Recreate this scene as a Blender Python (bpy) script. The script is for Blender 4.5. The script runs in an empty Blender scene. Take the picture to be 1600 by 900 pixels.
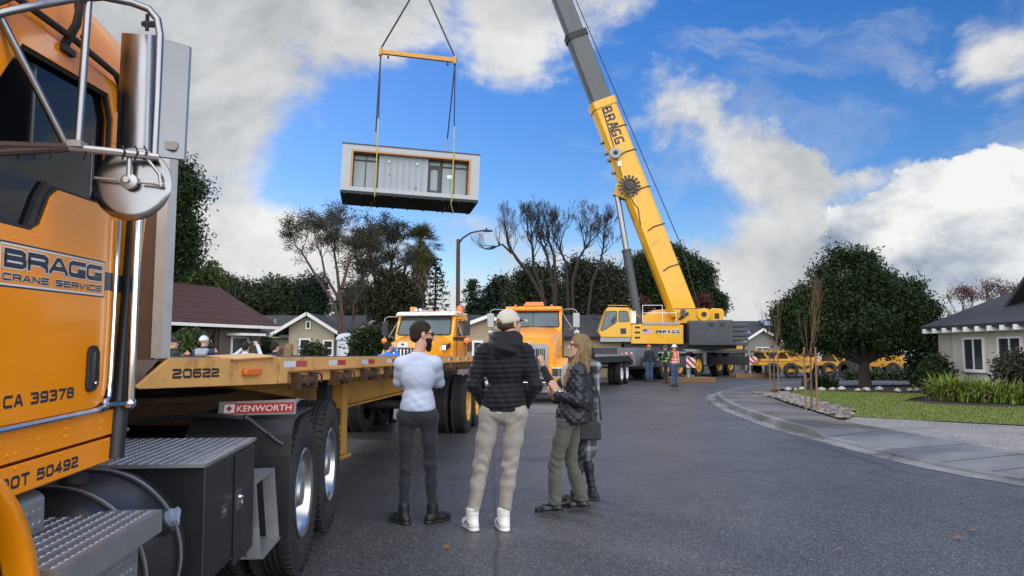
import bpy, bmesh, math, random
import numpy as np
from mathutils import Vector, Matrix, Euler, Quaternion
R = math.radians
PI = math.pi
rnd = random.Random(7)
SC = bpy.context.scene
COL = SC.collection
# ------------------------------------------------------------------ camera
FPX = 1155.0; HC = 1.52; PITCH = math.atan(99 / FPX)
cam_d = bpy.data.cameras.new('Camera'); cam = bpy.data.objects.new('Camera', cam_d); COL.objects.link(cam)
cam.location = (0, 0, HC); cam.rotation_euler = (PI / 2 + PITCH, 0, 0)
cam_d.sensor_width = 36; cam_d.lens = 36 * FPX / 1600; cam_d.clip_start = 0.05; cam_d.clip_end = 4000
SC.camera = cam
SC.render.resolution_x = 1024; SC.render.resolution_y = 576
SC.view_settings.view_transform = 'Standard'; SC.view_settings.look = 'None'
SC.view_settings.exposure = 0.0; SC.view_settings.gamma = 1
SC.render.engine = 'CYCLES'
SC.cycles.max_bounces = 6; SC.cycles.diffuse_bounces = 3; SC.cycles.glossy_bounces = 3
SC.cycles.transmission_bounces = 4; SC.cycles.transparent_max_bounces = 8
SC.cycles.caustics_reflective = False; SC.cycles.caustics_refractive = False
_d = np.array([0, math.cos(PITCH), math.sin(PITCH)]); _u = np.array([0, -math.sin(PITCH), math.cos(PITCH)]); _r = np.array([1., 0, 0])
def ray(px, py): return _d + _r * (px - 800) / FPX - _u * (py - 450) / FPX
def at(px, py, Y):
    v = ray(px, py); p = np.array([0, 0, HC]) + v * (Y / v[1]); return Vector(p)
def gnd(px, py, z=0.0):
    v = ray(px, py); p = np.array([0, 0, HC]) + v * ((z - HC) / v[2]); return Vector(p)
# ------------------------------------------------------------------ sun and sky
SUN_EL = R(34); SUN_AZ = R(-38)      # azimuth measured from +Y towards +X: sun is ahead and to the left, behind cloud
sd = bpy.data.lights.new('Sun', 'SUN'); sun = bpy.data.objects.new('Sun', sd); COL.objects.link(sun)
sd.energy = 1.1; sd.angle = R(14); sd.color = (1.0, 0.95, 0.88)
sv = Vector((math.sin(SUN_AZ) * math.cos(SUN_EL), math.cos(SUN_AZ) * math.cos(SUN_EL), math.sin(SUN_EL)))
sun.rotation_euler = sv.to_track_quat('Z', 'Y').to_euler()
W = bpy.data.worlds.new('World'); SC.world = W; W.use_nodes = True
NT = W.node_tree; NT.nodes.clear()
class G:
    """tiny node-graph helper"""
    def __init__(s, nt): s.nt = nt
    def n(s, typ, **kw):
        o = s.nt.nodes.new(typ)
        for k, v in kw.items():
            if hasattr(o, k): setattr(o, k, v)
        return o
    def l(s, a, b): s.nt.links.new(a, b)
    def put(s, sock, v):
        if hasattr(v, 'is_output') or isinstance(v, bpy.types.NodeSocket): s.nt.links.new(v, sock)
        else: sock.default_value = v
    def math(s, op, a, b=0.0, c=None, clamp=False):
        o = s.nt.nodes.new('ShaderNodeMath'); o.operation = op; o.use_clamp = clamp
        s.put(o.inputs[0], a); s.put(o.inputs[1], b)
        if c is not None: s.put(o.inputs[2], c)
        return o.outputs[0]
    def vm(s, op, a, b=None, scale=None):
        o = s.nt.nodes.new('ShaderNodeVectorMath'); o.operation = op
        s.put(o.inputs[0], a)
        if b is not None: s.put(o.inputs[1], b)
        if scale is not None: s.put(o.inputs[3], scale)
        return o.outputs['Value'] if op in ('LENGTH', 'DOT_PRODUCT', 'DISTANCE') else o.outputs[0]
    def noise(s, vec, scale, detail=4, rough=0.55, dist=0.0, dim='3D', lac=2.0):
        o = s.nt.nodes.new('ShaderNodeTexNoise'); o.noise_dimensions = dim
        if vec is not None: s.put(o.inputs['Vector'], vec)
        o.inputs['Scale'].default_value = scale; o.inputs['Detail'].default_value = detail
        o.inputs['Roughness'].default_value = rough; o.inputs['Distortion'].default_value = dist; o.inputs['Lacunarity'].default_value = lac
        return o.outputs['Fac']
    def ramp(s, v, a, b, lo=0.0, hi=1.0, smooth=True):
        o = s.nt.nodes.new('ShaderNodeMapRange'); o.interpolation_type = 'SMOOTHSTEP' if smooth else 'LINEAR'
        s.put(o.inputs[0], v); s.put(o.inputs[1], a); s.put(o.inputs[2], b); s.put(o.inputs[3], lo); s.put(o.inputs[4], hi)
        return o.outputs[0]
    def mix(s, f, a, b, mode='MIX'):
        o = s.nt.nodes.new('ShaderNodeMix'); o.data_type = 'RGBA'; o.blend_type = mode
        s.put(o.inputs[0], f)
        for k, v in ((6, a), (7, b)):
            if isinstance(v, (tuple, list)): o.inputs[k].default_value = (*v[:3], 1)
            else: s.put(o.inputs[k], v)
        return o.outputs[2]
def build_sky():
    g = G(NT)
    D = g.n('ShaderNodeTexCoord').outputs['Generated']
    sky = g.n('ShaderNodeTexSky'); sky.sky_type = 'NISHITA'; sky.sun_disc = False
    sky.sun_elevation = SUN_EL; sky.sun_rotation = SUN_AZ; sky.air_density = 1.0; sky.dust_density = 0.15; sky.ozone_density = 3.0
    hs = g.n('ShaderNodeHueSaturation'); hs.inputs['Saturation'].default_value = 1.36; hs.inputs['Hue'].default_value = 0.512; hs.inputs['Value'].default_value = 1.0
    g.l(sky.outputs[0], hs.inputs['Color'])
    blue = g.vm('SCALE', hs.outputs[0], scale=SKY_K)
    # banks of cloud and clear gaps, each a soft ellipse of directions
    warp = g.n('ShaderNodeTexNoise'); g.l(D, warp.inputs['Vector']); warp.inputs['Scale'].default_value = 5.0; warp.inputs['Detail'].default_value = 5; warp.inputs['Roughness'].default_value = 0.6
    wv = g.vm('SCALE', g.vm('SUBTRACT', warp.outputs['Color'], (0.5, 0.5, 0.5)), scale=0.16)
    DW = g.vm('ADD', D, wv)
    def blob(px, py, rx, ry, vec, soft=1.0):
        c = Vector(ray(px, py)).normalized()
        k = g.vm('MULTIPLY', g.vm('SUBTRACT', vec, tuple(c)), (FPX / rx, 0.6 * FPX / max(rx, ry), FPX / ry))
        return g.ramp(g.vm('LENGTH', k), 1.45, 0.15 * soft)
    def total(lst, vec):
        acc = None
        for (px, py, rx, ry, w) in lst:
            v = g.math('MULTIPLY', blob(px, py, rx, ry, vec), w)
            acc = v if acc is None else g.math('ADD', acc, v)
        return acc
    banks = [(170, 150, 310, 470, .62), (640, -60, 330, 110, .50), (640, 200, 180, 130, -.52), (800, 95, 85, 62, .30), (930, 20, 140, 95, .36),
             (1095, 180, 125, 70, .52), (1020, 320, 80, 90, -.20), (1290, 110, 250, 110, -.40), (1420, 60, 130, 45, .24), (1205, 265, 105, 60, .60), (1565, 110, 80, 130, .42),
             (1120, 430, 190, 90, .34), (760, 480, 420, 110, .42), (900, 240, 100, 140, -.36), (450, 300, 60, 50, -.08),
             (1430, 255, 190, 34, .24), (450, 395, 100, 60, .34), (1400, 190, 170, 50, -.34), (1260, 370, 90, 70, .26), (1450, 440, 180, 110, .3)]
    bias = total(banks, DW)
    P = g.vm('MULTIPLY', D, (1.0, 1.0, 1.55))
    fb = g.noise(P, 3.6, 11, 0.61, 0.25)
    dens = g.math('ADD', g.math('MULTIPLY', g.math('SUBTRACT', fb, 0.5), 1.9), bias)
    alpha = g.ramp(dens, 0.06, 0.44)
    veil = g.noise(g.vm('MULTIPLY', DW, (2.2, 1.0, 5.0)), 2.6, 8, 0.62, 0.5)
    alpha = g.math('MAXIMUM', alpha, g.math('MULTIPLY', g.ramp(veil, 0.48, 0.78), 0.42))
    # billows: the same noise a little nearer to the light is subtracted, so edges towards it glow and hollows go grey
    L_ = tuple(Vector((0.35, 0.0, 0.75)) * 0.06)
    fb2 = g.noise(g.vm('ADD', P, L_), 3.6, 5, 0.57, 0.3)
    rim = g.math('MULTIPLY', g.math('SUBTRACT', fb, fb2), 1.7)
    greys = [(260, 40, 420, 200, -.15), (580, 0, 300, 90, -.04), (1370, 395, 110, 75, -.42), (1480, 440, 140, 60, -.16), (1560, 300, 140, 60, .20), (455, 372, 70, 45, .28), (200, 320, 160, 160, -.06),
             (1090, 215, 110, 60, -.10), (1110, 450, 120, 80, .10), (380, 420, 110, 60, -.04), (1230, 300, 80, 50, -.16), (1190, 240, 70, 40, .12), (1575, 90, 80, 60, .10), (780, 440, 200, 60, .04), (1180, 380, 90, 40, -.10)]
    lum = g.math('ADD', g.math('ADD', total(greys, DW), rim), 0.66)
    lum = g.math('ADD', lum, g.math('MULTIPLY', g.math('SUBTRACT', g.noise(P, 2.4, 7, 0.6), 0.5), 0.78))
    lum = g.ramp(lum, 0.0, 1.0, 0.0, 1.0, smooth=False)
    cloud = g.mix(lum, (0.235, 0.270, 0.325), (0.90, 0.90, 0.885))
    col = g.mix(alpha, blue, cloud)
    # the towering cumulus on the right stands in front of the rest with crisp edges
    tower = total([(1490, 400, 175, 125, .95), (1585, 320, 120, 85, .55), (1360, 350, 70, 50, .25)], D)
    f3 = g.noise(P, 7.0, 10, 0.60, 0.2)
    d3 = g.math('ADD', g.math('MULTIPLY', g.math('SUBTRACT', f3, 0.5), 1.7), tower)
    f4 = g.noise(g.vm('ADD', P, tuple(Vector((0.62, 0.0, 0.60)) * 0.035)), 7.5, 5, 0.58, 0.2)
    l3 = g.math('ADD', g.math('MULTIPLY', g.math('SUBTRACT', f3, f4), 2.6), g.math('ADD', total([(1375, 405, 120, 90, -.55), (1460, 450, 120, 60, -.28), (1575, 320, 120, 90, .22)], DW), 0.72))
    col = g.mix(g.ramp(d3, 0.38, 0.46), col, g.mix(g.ramp(l3, 0.0, 1.0, smooth=False), (0.27, 0.345, 0.46), (0.92, 0.92, 0.91)))
    # below the horizon: plain grey ground light
    sz = g.n('ShaderNodeSeparateXYZ'); g.l(D, sz.inputs[0])
    col = g.mix(g.ramp(sz.outputs[2], 0.075, 0.01, 0.0, 0.7), col, (0.74, 0.77, 0.80))
    col = g.mix(g.ramp(sz.outputs[2], -0.02, 0.0), (0.10, 0.10, 0.10), col)
    # added fill: unseen sky behind camera and overhead boosted to light the near side
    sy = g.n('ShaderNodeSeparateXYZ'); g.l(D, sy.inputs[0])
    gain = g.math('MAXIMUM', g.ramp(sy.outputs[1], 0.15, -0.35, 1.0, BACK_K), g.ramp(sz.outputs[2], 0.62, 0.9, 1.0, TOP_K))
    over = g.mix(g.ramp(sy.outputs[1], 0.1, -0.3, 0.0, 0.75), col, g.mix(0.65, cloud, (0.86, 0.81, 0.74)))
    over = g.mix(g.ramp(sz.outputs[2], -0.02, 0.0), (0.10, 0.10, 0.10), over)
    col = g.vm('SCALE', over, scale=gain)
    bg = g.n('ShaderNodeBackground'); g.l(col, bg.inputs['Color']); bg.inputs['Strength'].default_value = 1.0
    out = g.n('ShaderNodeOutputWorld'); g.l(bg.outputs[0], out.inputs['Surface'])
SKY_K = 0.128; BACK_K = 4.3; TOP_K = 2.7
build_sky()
# ------------------------------------------------------------------ materials
MATS = {}
def mat(name, col, rough=0.5, metal=0.0, var=0.12, nscale=6.0, bump=0.0, bscale=60.0, coat=0.0, dirt=None, dirt_amt=0.0, dirt_scale=2.5, trans=0.0, ior=1.45, emit=None, spec=0.5, island=0.0, rvar=0.12, stretch=None, sheen=0.0, bdist=0.01):
    if name in MATS: return MATS[name]
    m = bpy.data.materials.new(name); m.use_nodes = True; nt = m.node_tree; nt.nodes.clear(); g = G(nt)
    b = g.n('ShaderNodeBsdfPrincipled'); out = g.n('ShaderNodeOutputMaterial'); g.l(b.outputs[0], out.inputs[0])
    tc = g.n('ShaderNodeTexCoord').outputs['Object']
    if stretch: tc = g.vm('MULTIPLY', tc, stretch)
    n1 = g.noise(tc, nscale, 5, 0.6)
    c = g.mix(g.ramp(n1, 0.25, 0.75, smooth=False), tuple(x * (1 - var) for x in col), tuple(min(1, x * (1 + var)) for x in col))
    if island:
        gi = g.n('ShaderNodeNewGeometry')
        c2 = g.mix(gi.outputs['Random Per Island'], tuple(x * (1 - island) for x in col), tuple(min(1, x * (1 + island)) for x in col))
        c = g.mix(0.75, c, c2)
    if dirt:
        d1 = g.ramp(g.noise(tc, dirt_scale, 8, 0.7), 0.5, 0.72)
        c = g.mix(g.math('MULTIPLY', d1, dirt_amt), c, dirt)
    g.l(c, b.inputs['Base Color'])
    rr = g.ramp(n1, 0.2, 0.8, max(0.02, rough - rvar * rough), min(1, rough + rvar * rough), smooth=False)
    g.l(rr, b.inputs['Roughness'])
    b.inputs['Metallic'].default_value = metal; b.inputs['IOR'].default_value = ior
    b.inputs['Specular IOR Level'].default_value = spec
    b.inputs['Coat Weight'].default_value = coat; b.inputs['Coat Roughness'].default_value = 0.06
    b.inputs['Transmission Weight'].default_value = trans
    if sheen: b.inputs['Sheen Weight'].default_value = sheen
    if emit: b.inputs['Emission Color'].default_value = (*emit, 1); b.inputs['Emission Strength'].default_value = 1
    if bump:
        bp = g.n('ShaderNodeBump'); bp.inputs['Strength'].default_value = bump; bp.inputs['Distance'].default_value = bdist
        g.l(g.noise(tc, bscale, 4, 0.6), bp.inputs['Height']); g.l(bp.outputs[0], b.inputs['Normal'])
    MATS[name] = m; return m
def bsdf(m): return next(n for n in m.node_tree.nodes if n.type == 'BSDF_PRINCIPLED')
M_ORANGE = mat('orange_paint', (0.93, 0.31, 0.003), 0.28, var=0.05, nscale=2, coat=0.6, dirt=(0.45, 0.2, 0.03), dirt_amt=0.25)
M_YELLOW = mat('yellow_paint', (0.68, 0.355, 0.012), 0.35, var=0.06, nscale=1.5, coat=0.3, dirt=(0.25, 0.16, 0.03), dirt_amt=0.35, dirt_scale=1.2)
M_TRAIL = mat('worn_yellow_paint', (0.66, 0.345, 0.10), 0.5, var=0.12, nscale=5, dirt=(0.10, 0.045, 0.018), dirt_amt=0.7, dirt_scale=4.5, bump=0.15, bscale=30)
M_TRAILB = mat('beam_yellow_paint', (0.55, 0.28, 0.045), 0.5, var=0.15, nscale=3, dirt=(0.12, 0.06, 0.02), dirt_amt=0.6, dirt_scale=3)
M_RUST = mat('rusty_steel', (0.10, 0.055, 0.030), 0.75, 0.3, var=0.4, nscale=18, dirt=(0.05, 0.03, 0.02), dirt_amt=0.7, bump=0.4, bscale=60)
M_BLACK = mat('black_paint', (0.018, 0.019, 0.021), 0.38, var=0.2, nscale=3, dirt=(0.07, 0.065, 0.06), dirt_amt=0.3)
M_FRAME = mat('dark_frame', (0.022, 0.022, 0.023), 0.65, var=0.3, nscale=4, dirt=(0.08, 0.07, 0.06), dirt_amt=0.5)
M_RUBBER = mat('tyre_rubber', (0.022, 0.022, 0.022), 0.75, var=0.25, nscale=7, dirt=(0.07, 0.065, 0.06), dirt_amt=0.35, bump=0.1, bscale=80)
M_CHROME = mat('polished_steel', (0.68, 0.69, 0.70), 0.10, 1.0, var=0.05, nscale=3, rvar=0.5)
M_BRUSH = mat('brushed_steel', (0.29, 0.293, 0.297), 0.36, 1.0, var=0.07, nscale=4, stretch=(6, 6, 1), rvar=0.4)
M_ALU = mat('aluminium', (0.40, 0.40, 0.395), 0.42, 0.75, var=0.1, nscale=8, dirt=(0.3, 0.29, 0.27), dirt_amt=0.3)
M_GREYP = mat('grey_paint', (0.050, 0.055, 0.062), 0.42, var=0.1, nscale=2, dirt=(0.14, 0.13, 0.11), dirt_amt=0.25)
M_LGREY = mat('light_grey_paint', (0.30, 0.31, 0.31), 0.45, var=0.1, nscale=2, dirt=(0.12, 0.11, 0.1), dirt_amt=0.3)
M_WHITE = mat('white_paint', (0.75, 0.75, 0.73), 0.45, var=0.05, nscale=3, dirt=(0.45, 0.43, 0.38), dirt_amt=0.3)
M_NAVY = mat('navy_vinyl', (0.022, 0.028, 0.042), 0.4, var=0.08)
M_GLASS = mat('dark_window_glass', (0.006, 0.007, 0.008), 0.04, 0.0, var=0.1, spec=0.28)
M_WGLASS = mat('windshield_glass', (0.035, 0.055, 0.065), 0.05, 0.0, var=0.5, nscale=2.5, spec=0.7)
M_AMBER = mat('amber_lens', (0.75, 0.17, 0.01), 0.2, var=0.1, coat=0.5)
M_REDL = mat('red_reflector', (0.42, 0.035, 0.03), 0.35, var=0.12, nscale=20)
M_WHITER = mat('white_reflector', (0.62, 0.63, 0.64), 0.35, var=0.12, nscale=20)
M_LENS = mat('headlight_lens', (0.55, 0.57, 0.6), 0.08, 0.6, var=0.1)
M_SKIN = mat('skin', (0.50, 0.28, 0.19), 0.5, var=0.08, nscale=14, spec=0.35)
# ------------------------------------------------------------------ mesh building
class MB:
    def __init__(s): s.v = []; s.f = []; s.m = []; s.sm = []
    def add(s, verts, faces, mi=0, smooth=False):
        o = len(s.v); s.v.extend([tuple(p) for p in verts])
        for f in faces: s.f.append(tuple(i + o for i in f)); s.m.append(mi); s.sm.append(smooth)
        return s
    def box(s, c, size, mi=0, rot=None, taper=None):
        hx, hy, hz = size[0] / 2, size[1] / 2, size[2] / 2
        P = [Vector((x * hx, y * hy, z * hz)) for z in (-1, 1) for y in (-1, 1) for x in (-1, 1)]
        if taper:
            for p in P:
                if p.z > 0: p.x *= taper[0]; p.y *= taper[1]
        if rot is not None:
            q = rot if isinstance(rot, (Matrix, Quaternion)) else Euler(rot)
            q = q.to_matrix() if not isinstance(q, Matrix) else q.to_3x3()
            P = [q @ p for p in P]
        c = Vector(c)
        return s.add([p + c for p in P], [(0, 2, 3, 1), (4, 5, 7, 6), (0, 1, 5, 4), (2, 6, 7, 3), (0, 4, 6, 2), (1, 3, 7, 5)], mi)
    def bx(s, x0, x1, y0, y1, z0, z1, mi=0):
        return s.box(((x0 + x1) / 2, (y0 + y1) / 2, (z0 + z1) / 2), (abs(x1 - x0), abs(y1 - y0), abs(z1 - z0)), mi)
    def tube(s, pts, r, n=8, mi=0, caps=True, smooth=True):
        pts = [Vector(p) for p in pts]; k = len(pts)
        rs = r if isinstance(r, (list, tuple)) else [r] * k
        V = []; prev = None
        for i, p in enumerate(pts):
            t = (pts[min(i + 1, k - 1)] - pts[max(i - 1, 0)])
            t = t.normalized() if t.length > 1e-9 else Vector((0, 0, 1))
            if prev is None:
                a = Vector((0, 0, 1)) if abs(t.z) < 0.9 else Vector((1, 0, 0))
                u = t.cross(a).normalized()
            else:
                u = prev - t * prev.dot(t); u = u.normalized() if u.length > 1e-6 else t.orthogonal().normalized()
            prev = u; w = t.cross(u)
            for j in range(n):
                a = 2 * PI * j / n; V.append(p + (u * math.cos(a) + w * math.sin(a)) * rs[i])
        F = [(i * n + j, i * n + (j + 1) % n, (i + 1) * n + (j + 1) % n, (i + 1) * n + j) for i in range(k - 1) for j in range(n)]
        s.add(V, F, mi, smooth)
        if caps:
            s.add(V[:n], [tuple(range(n - 1, -1, -1))], mi); s.add(V[-n:], [tuple(range(n))], mi)
        return s
    def cyl(s, p0, p1, r0, r1=None, n=16, mi=0, caps=True, smooth=True):
        return s.tube([p0, p1], [r0, r0 if r1 is None else r1], n, mi, caps, smooth)
    def lathe(s, prof, c=(0, 0, 0), axis=(0, 0, 1), n=24, mi=0, smooth=True, a0=0, a1=2 * PI, mis=None):
        """prof = [(radius, height)] along axis"""
        ax = Vector(axis).normalized(); u = ax.orthogonal().normalized()
        if abs(ax.x) > 0.9: u = Vector((0, 1, 0))
        w = ax.cross(u); c = Vector(c); full = abs(a1 - a0 - 2 * PI) < 1e-6; m = n if full else n + 1
        V = [c + ax * h + (u * math.cos(a0 + (a1 - a0) * j / n) + w * math.sin(a0 + (a1 - a0) * j / n)) * r for (r, h) in prof for j in range(m)]
        for i in range(len(prof) - 1):
            F = [(i * m + j, i * m + (j + 1) % m, (i + 1) * m + (j + 1) % m, (i + 1) * m + j) for j in range(n)]
            o = len(s.v)
            if i == 0: s.v.extend([tuple(p) for p in V]); base = o
            for f in F: s.f.append(tuple(q + base for q in f)); s.m.append(mis[i] if mis else mi); s.sm.append(smooth)
        return s
    def sph(s, c, r, n=12, mi=0, k=None):
        k = k or max(4, n // 2 + 1); rr = r if isinstance(r, (tuple, list)) else (r, r, r)
        V = []; F = []
        for i in range(k + 1):
            ph = PI * i / k
            for j in range(n):
                a = 2 * PI * j / n
                V.append((c[0] + rr[0] * math.sin(ph) * math.cos(a), c[1] + rr[1] * math.sin(ph) * math.sin(a), c[2] + rr[2] * math.cos(ph)))
        F = [(i * n + j, (i + 1) * n + j, (i + 1) * n + (j + 1) % n, i * n + (j + 1) % n) for i in range(k) for j in range(n)]
        return s.add(V, F, mi, True)
    def prism(s, poly, d0, d1, axis='x', mi=0, mside=None):
        """poly in the two other axes; extruded along axis from d0 to d1"""
        n = len(poly)
        def P(a, b, d):
            return {'x': (d, a, b), 'y': (a, d, b), 'z': (a, b, d)}[axis]
        V = [P(a, b, d0) for a, b in poly] + [P(a, b, d1) for a, b in poly]
        s.add(V, [tuple(range(n - 1, -1, -1)), tuple(range(n, 2 * n))], mi)
        s.add(V, [(i, (i + 1) % n, n + (i + 1) % n, n + i) for i in range(n)], mi if mside is None else mside)
        return s
    def loft(s, rings, mi=0, smooth=True, closed=True, caps=False):
        n = len(rings[0]); V = [p for r in rings for p in r]; k = n if closed else n - 1
        s.add(V, [(i * n + j, i * n + (j + 1) % n, (i + 1) * n + (j + 1) % n, (i + 1) * n + j) for i in range(len(rings) - 1) for j in range(k)], mi, smooth)
        if caps: s.add(rings[0], [tuple(range(n - 1, -1, -1))], mi); s.add(rings[-1], [tuple(range(n))], mi)
        return s
    def quad(s, a, b, c, d, mi=0): return s.add([a, b, c, d], [(0, 1, 2, 3)], mi)
    def build(s, name, mats, parent=None, bevel=0.0, recalc=True, angle=38, seg=2, loc=None):
        me = bpy.data.meshes.new(name); me.from_pydata(s.v, [], s.f)
        for m in (mats if isinstance(mats, (list, tuple)) else [mats]): me.materials.append(m)
        me.polygons.foreach_set('material_index', s.m); me.polygons.foreach_set('use_smooth', s.sm)
        if recalc:
            bm = bmesh.new(); bm.from_mesh(me); bmesh.ops.remove_doubles(bm, verts=bm.verts, dist=1e-5)
            bmesh.ops.recalc_face_normals(bm, faces=bm.faces); bm.to_mesh(me); bm.free()
        if any(s.sm): me.set_sharp_from_angle(angle=R(angle))
        me.update()
        o = bpy.data.objects.new(name, me); COL.objects.link(o)
        if parent is not None: o.parent = parent
        if loc is not None: o.location = loc
        if bevel:
            b = o.modifiers.new('Bevel', 'BEVEL'); b.width = bevel; b.segments = seg; b.limit_method = 'ANGLE'; b.angle_limit = R(40); b.harden_normals = False
        return o
def tag(o, label=None, cat=None, group=None, kind=None):
    if label: o['label'] = label
    if cat: o['category'] = cat
    if group: o['group'] = group
    if kind: o['kind'] = kind
    return o
def thing(name, label, cat, loc=(0, 0, 0), rz=0.0, group=None, rx=0.0, ry=0.0):
    o = bpy.data.objects.new(name, None); COL.objects.link(o); o.empty_display_size = 0.3
    o.location = loc; o.rotation_euler = (rx, ry, rz)
    return tag(o, label, cat, group)
def kids(o): return [c for c in bpy.data.objects if c.parent == o]
def dup(root, loc, rz, label=None, group=None, scale=None):
    r = root.copy(); COL.objects.link(r); r.location = loc; r.rotation_euler = (0, 0, rz)
    if scale: r.scale = scale
    if label: r['label'] = label
    if group: r['group'] = group
    for ch in kids(root):
        c = ch.copy(); COL.objects.link(c); c.parent = r
        for gch in kids(ch):
            d = gch.copy(); COL.objects.link(d); d.parent = c
    return r
def text_mesh(mb, txt, origin, xdir, updir, width, height, mi=0, bold=0.0, depth=0.0006, shear=0.0, space=1.0):
    cu = bpy.data.curves.new('t', 'FONT'); cu.body = txt; cu.size = 1; cu.offset = bold; cu.extrude = 0.0; cu.resolution_u = 3; cu.shear = shear; cu.space_character = space
    ob = bpy.data.objects.new('t', cu); COL.objects.link(ob)
    bpy.context.view_layer.update()
    dg = bpy.context.evaluated_depsgraph_get(); me = bpy.data.meshes.new_from_object(ob.evaluated_get(dg))
    V = np.array([v.co[:] for v in me.vertices]); F = [tuple(p.vertices) for p in me.polygons]
    bpy.data.objects.remove(ob); bpy.data.curves.remove(cu); bpy.data.meshes.remove(me)
    lo = V.min(0); hi = V.max(0); x = Vector(xdir).normalized(); u = Vector(updir).normalized(); nrm = x.cross(u); o = Vector(origin)
    mb.add([o + x * ((p[0] - lo[0]) / (hi[0] - lo[0]) * width) + u * ((p[1] - lo[1]) / (hi[1] - lo[1]) * height) + nrm * depth for p in V], F, mi)
    return mb
GLY = {'A': [[(0, 0), (.40, 1), (.60, 1), (1, 0)], [(.17, .30), (.83, .30)]], 'B': [[(0, 0), (0, 1), (.80, 1), (.94, .88), (.94, .64), (.80, .52), (0, .52)], [(.80, .52), (1, .38), (1, .14), (.84, 0), (0, 0)]],
 'C': [[(1, 1), (.15, 1), (0, .85), (0, .15), (.15, 0), (1, 0)]], 'D': [[(0, 0), (0, 1), (.82, 1), (1, .8), (1, .2), (.82, 0), (0, 0)]], 'E': [[(1, 1), (0, 1), (0, 0), (1, 0)], [(0, .52), (.9, .52)]],
 'G': [[(1, 1), (.15, 1), (0, .85), (0, .15), (.15, 0), (1, 0), (1, .38), (.60, .38)]], 'H': [[(0, 0), (0, 1)], [(1, 0), (1, 1)], [(0, .5), (1, .5)]], 'I': [[(.5, 0), (.5, 1)]], 'K': [[(0, 0), (0, 1)], [(.95, 1), (.1, .48), (1, 0)]],
 'N': [[(0, 0), (0, 1), (1, 0), (1, 1)]], 'O': [[(.5, 1), (.15, 1), (0, .85), (0, .15), (.15, 0), (.85, 0), (1, .15), (1, .85), (.85, 1), (.5, 1)]], 'R': [[(0, 0), (0, 1), (.84, 1), (1, .86), (1, .60), (.84, .46), (0, .46)], [(.62, .46), (1, .2), (1, 0)]],
 'S': [[(1, 1), (.15, 1), (0, .86), (0, .66), (.15, .53), (.85, .47), (1, .34), (1, .14), (.85, 0), (0, 0)]], 'T': [[(0, 1), (1, 1)], [(.5, 1), (.5, 0)]], 'V': [[(0, 1), (.5, 0), (1, 1)]], 'W': [[(0, 1), (.25, 0), (.5, 1), (.75, 0), (1, 1)]],
 '2': [[(0, 1), (.86, 1), (1, .86), (1, .64), (.86, .54), (.14, .46), (0, .34), (0, 0), (1, 0)]], '3': [[(0, 1), (.86, 1), (.97, .87), (.97, .64), (.84, .53), (.3, .53)], [(.84, .53), (1, .40), (1, .14), (.86, 0), (0, 0)]], '4': [[(.75, 0), (.75, 1), (0, .30), (1, .30)]],
 '5': [[(.96, 1), (.04, 1), (0, .55), (.85, .58), (1, .46), (1, .14), (.86, 0), (0, 0)]], '6': [[(1, 1), (.14, 1), (0, .86), (0, .14), (.14, 0), (.86, 0), (1, .14), (1, .42), (.86, .55), (0, .55)]], '7': [[(0, 1), (1, 1), (.35, 0)]],
 '8': [[(.5, .53), (.14, .53), (.03, .64), (.03, .88), (.14, 1), (.86, 1), (.97, .88), (.97, .64), (.86, .53), (.5, .53)], [(.14, .53), (0, .40), (0, .14), (.14, 0), (.86, 0), (1, .14), (1, .40), (.86, .53)]], '9': [[(0, 0), (.86, 0), (1, .14), (1, .86), (.86, 1), (.14, 1), (0, .86), (0, .58), (.14, .45), (1, .45)]], '0': [[(.5, 1), (.15, 1), (0, .85), (0, .15), (.15, 0), (.85, 0), (1, .15), (1, .85), (.85, 1), (.5, 1)]], ' ': []}
def stroke_text(mb, txt, origin, xdir, updir, width, height, thick, mi=0, depth=0.0006, gap=None, extra=0.0):
    """wide square-shouldered capitals drawn as mitred ribbons; thick in metres, extra widens the stroke for an outline"""
    x = Vector(xdir).normalized(); u = Vector(updir).normalized(); nrm = x.cross(u); o = Vector(origin)
    gap = thick * .9 if gap is None else gap
    adv = [.28 if c == 'I' else (.55 if c == ' ' else (1.25 if c == 'W' else 1.0)) for c in txt]
    lw = (width - gap * (len(txt) - 1)) / sum(adv); px = 0.0; lay = 0
    for c, a in zip(txt, adv):
        w = lw * a - thick; h = height - thick
        for st in GLY[c]:
            P = [Vector((px + thick / 2 + p[0] * w, thick / 2 + p[1] * h)) for p in st]; t2 = thick / 2 + extra; closed = (P[0] - P[-1]).length < 1e-6 and len(P) > 2
            if not closed:
                e0 = (P[0] - P[1]).normalized(); e1 = (P[-1] - P[-2]).normalized(); k = t2 if closed else (thick / 2 + extra)
                P[0] = P[0] + e0 * k * .98; P[-1] = P[-1] + e1 * k * .98
            L = []; Rr = []; n = len(P)
            for i in range(n):
                d0 = (P[i] - P[i - 1]).normalized() if i > 0 else ((P[0] - P[-2]).normalized() if closed else None)
                d1 = (P[i + 1] - P[i]).normalized() if i < n - 1 else ((P[1] - P[0]).normalized() if closed else None)
                d0 = d1 if d0 is None else d0; d1 = d0 if d1 is None else d1
                n0 = Vector((-d0.y, d0.x)); n1 = Vector((-d1.y, d1.x)); m = (n0 + n1); m = m.normalized() if m.length > 1e-6 else n0
                k = t2 / max(.35, m.dot(n0)); L.append(P[i] + m * k); Rr.append(P[i] - m * k)
            dz = depth + lay * 0.00006; lay += 1
            V = [o + x * p.x + u * p.y + nrm * dz for p in L] + [o + x * p.x + u * p.y + nrm * dz for p in Rr]
            mb.add(V, [(i, n + i, n + i + 1, i + 1) for i in range(n - 1)], mi)
        px += lw * a + gap
    return mb
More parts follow.
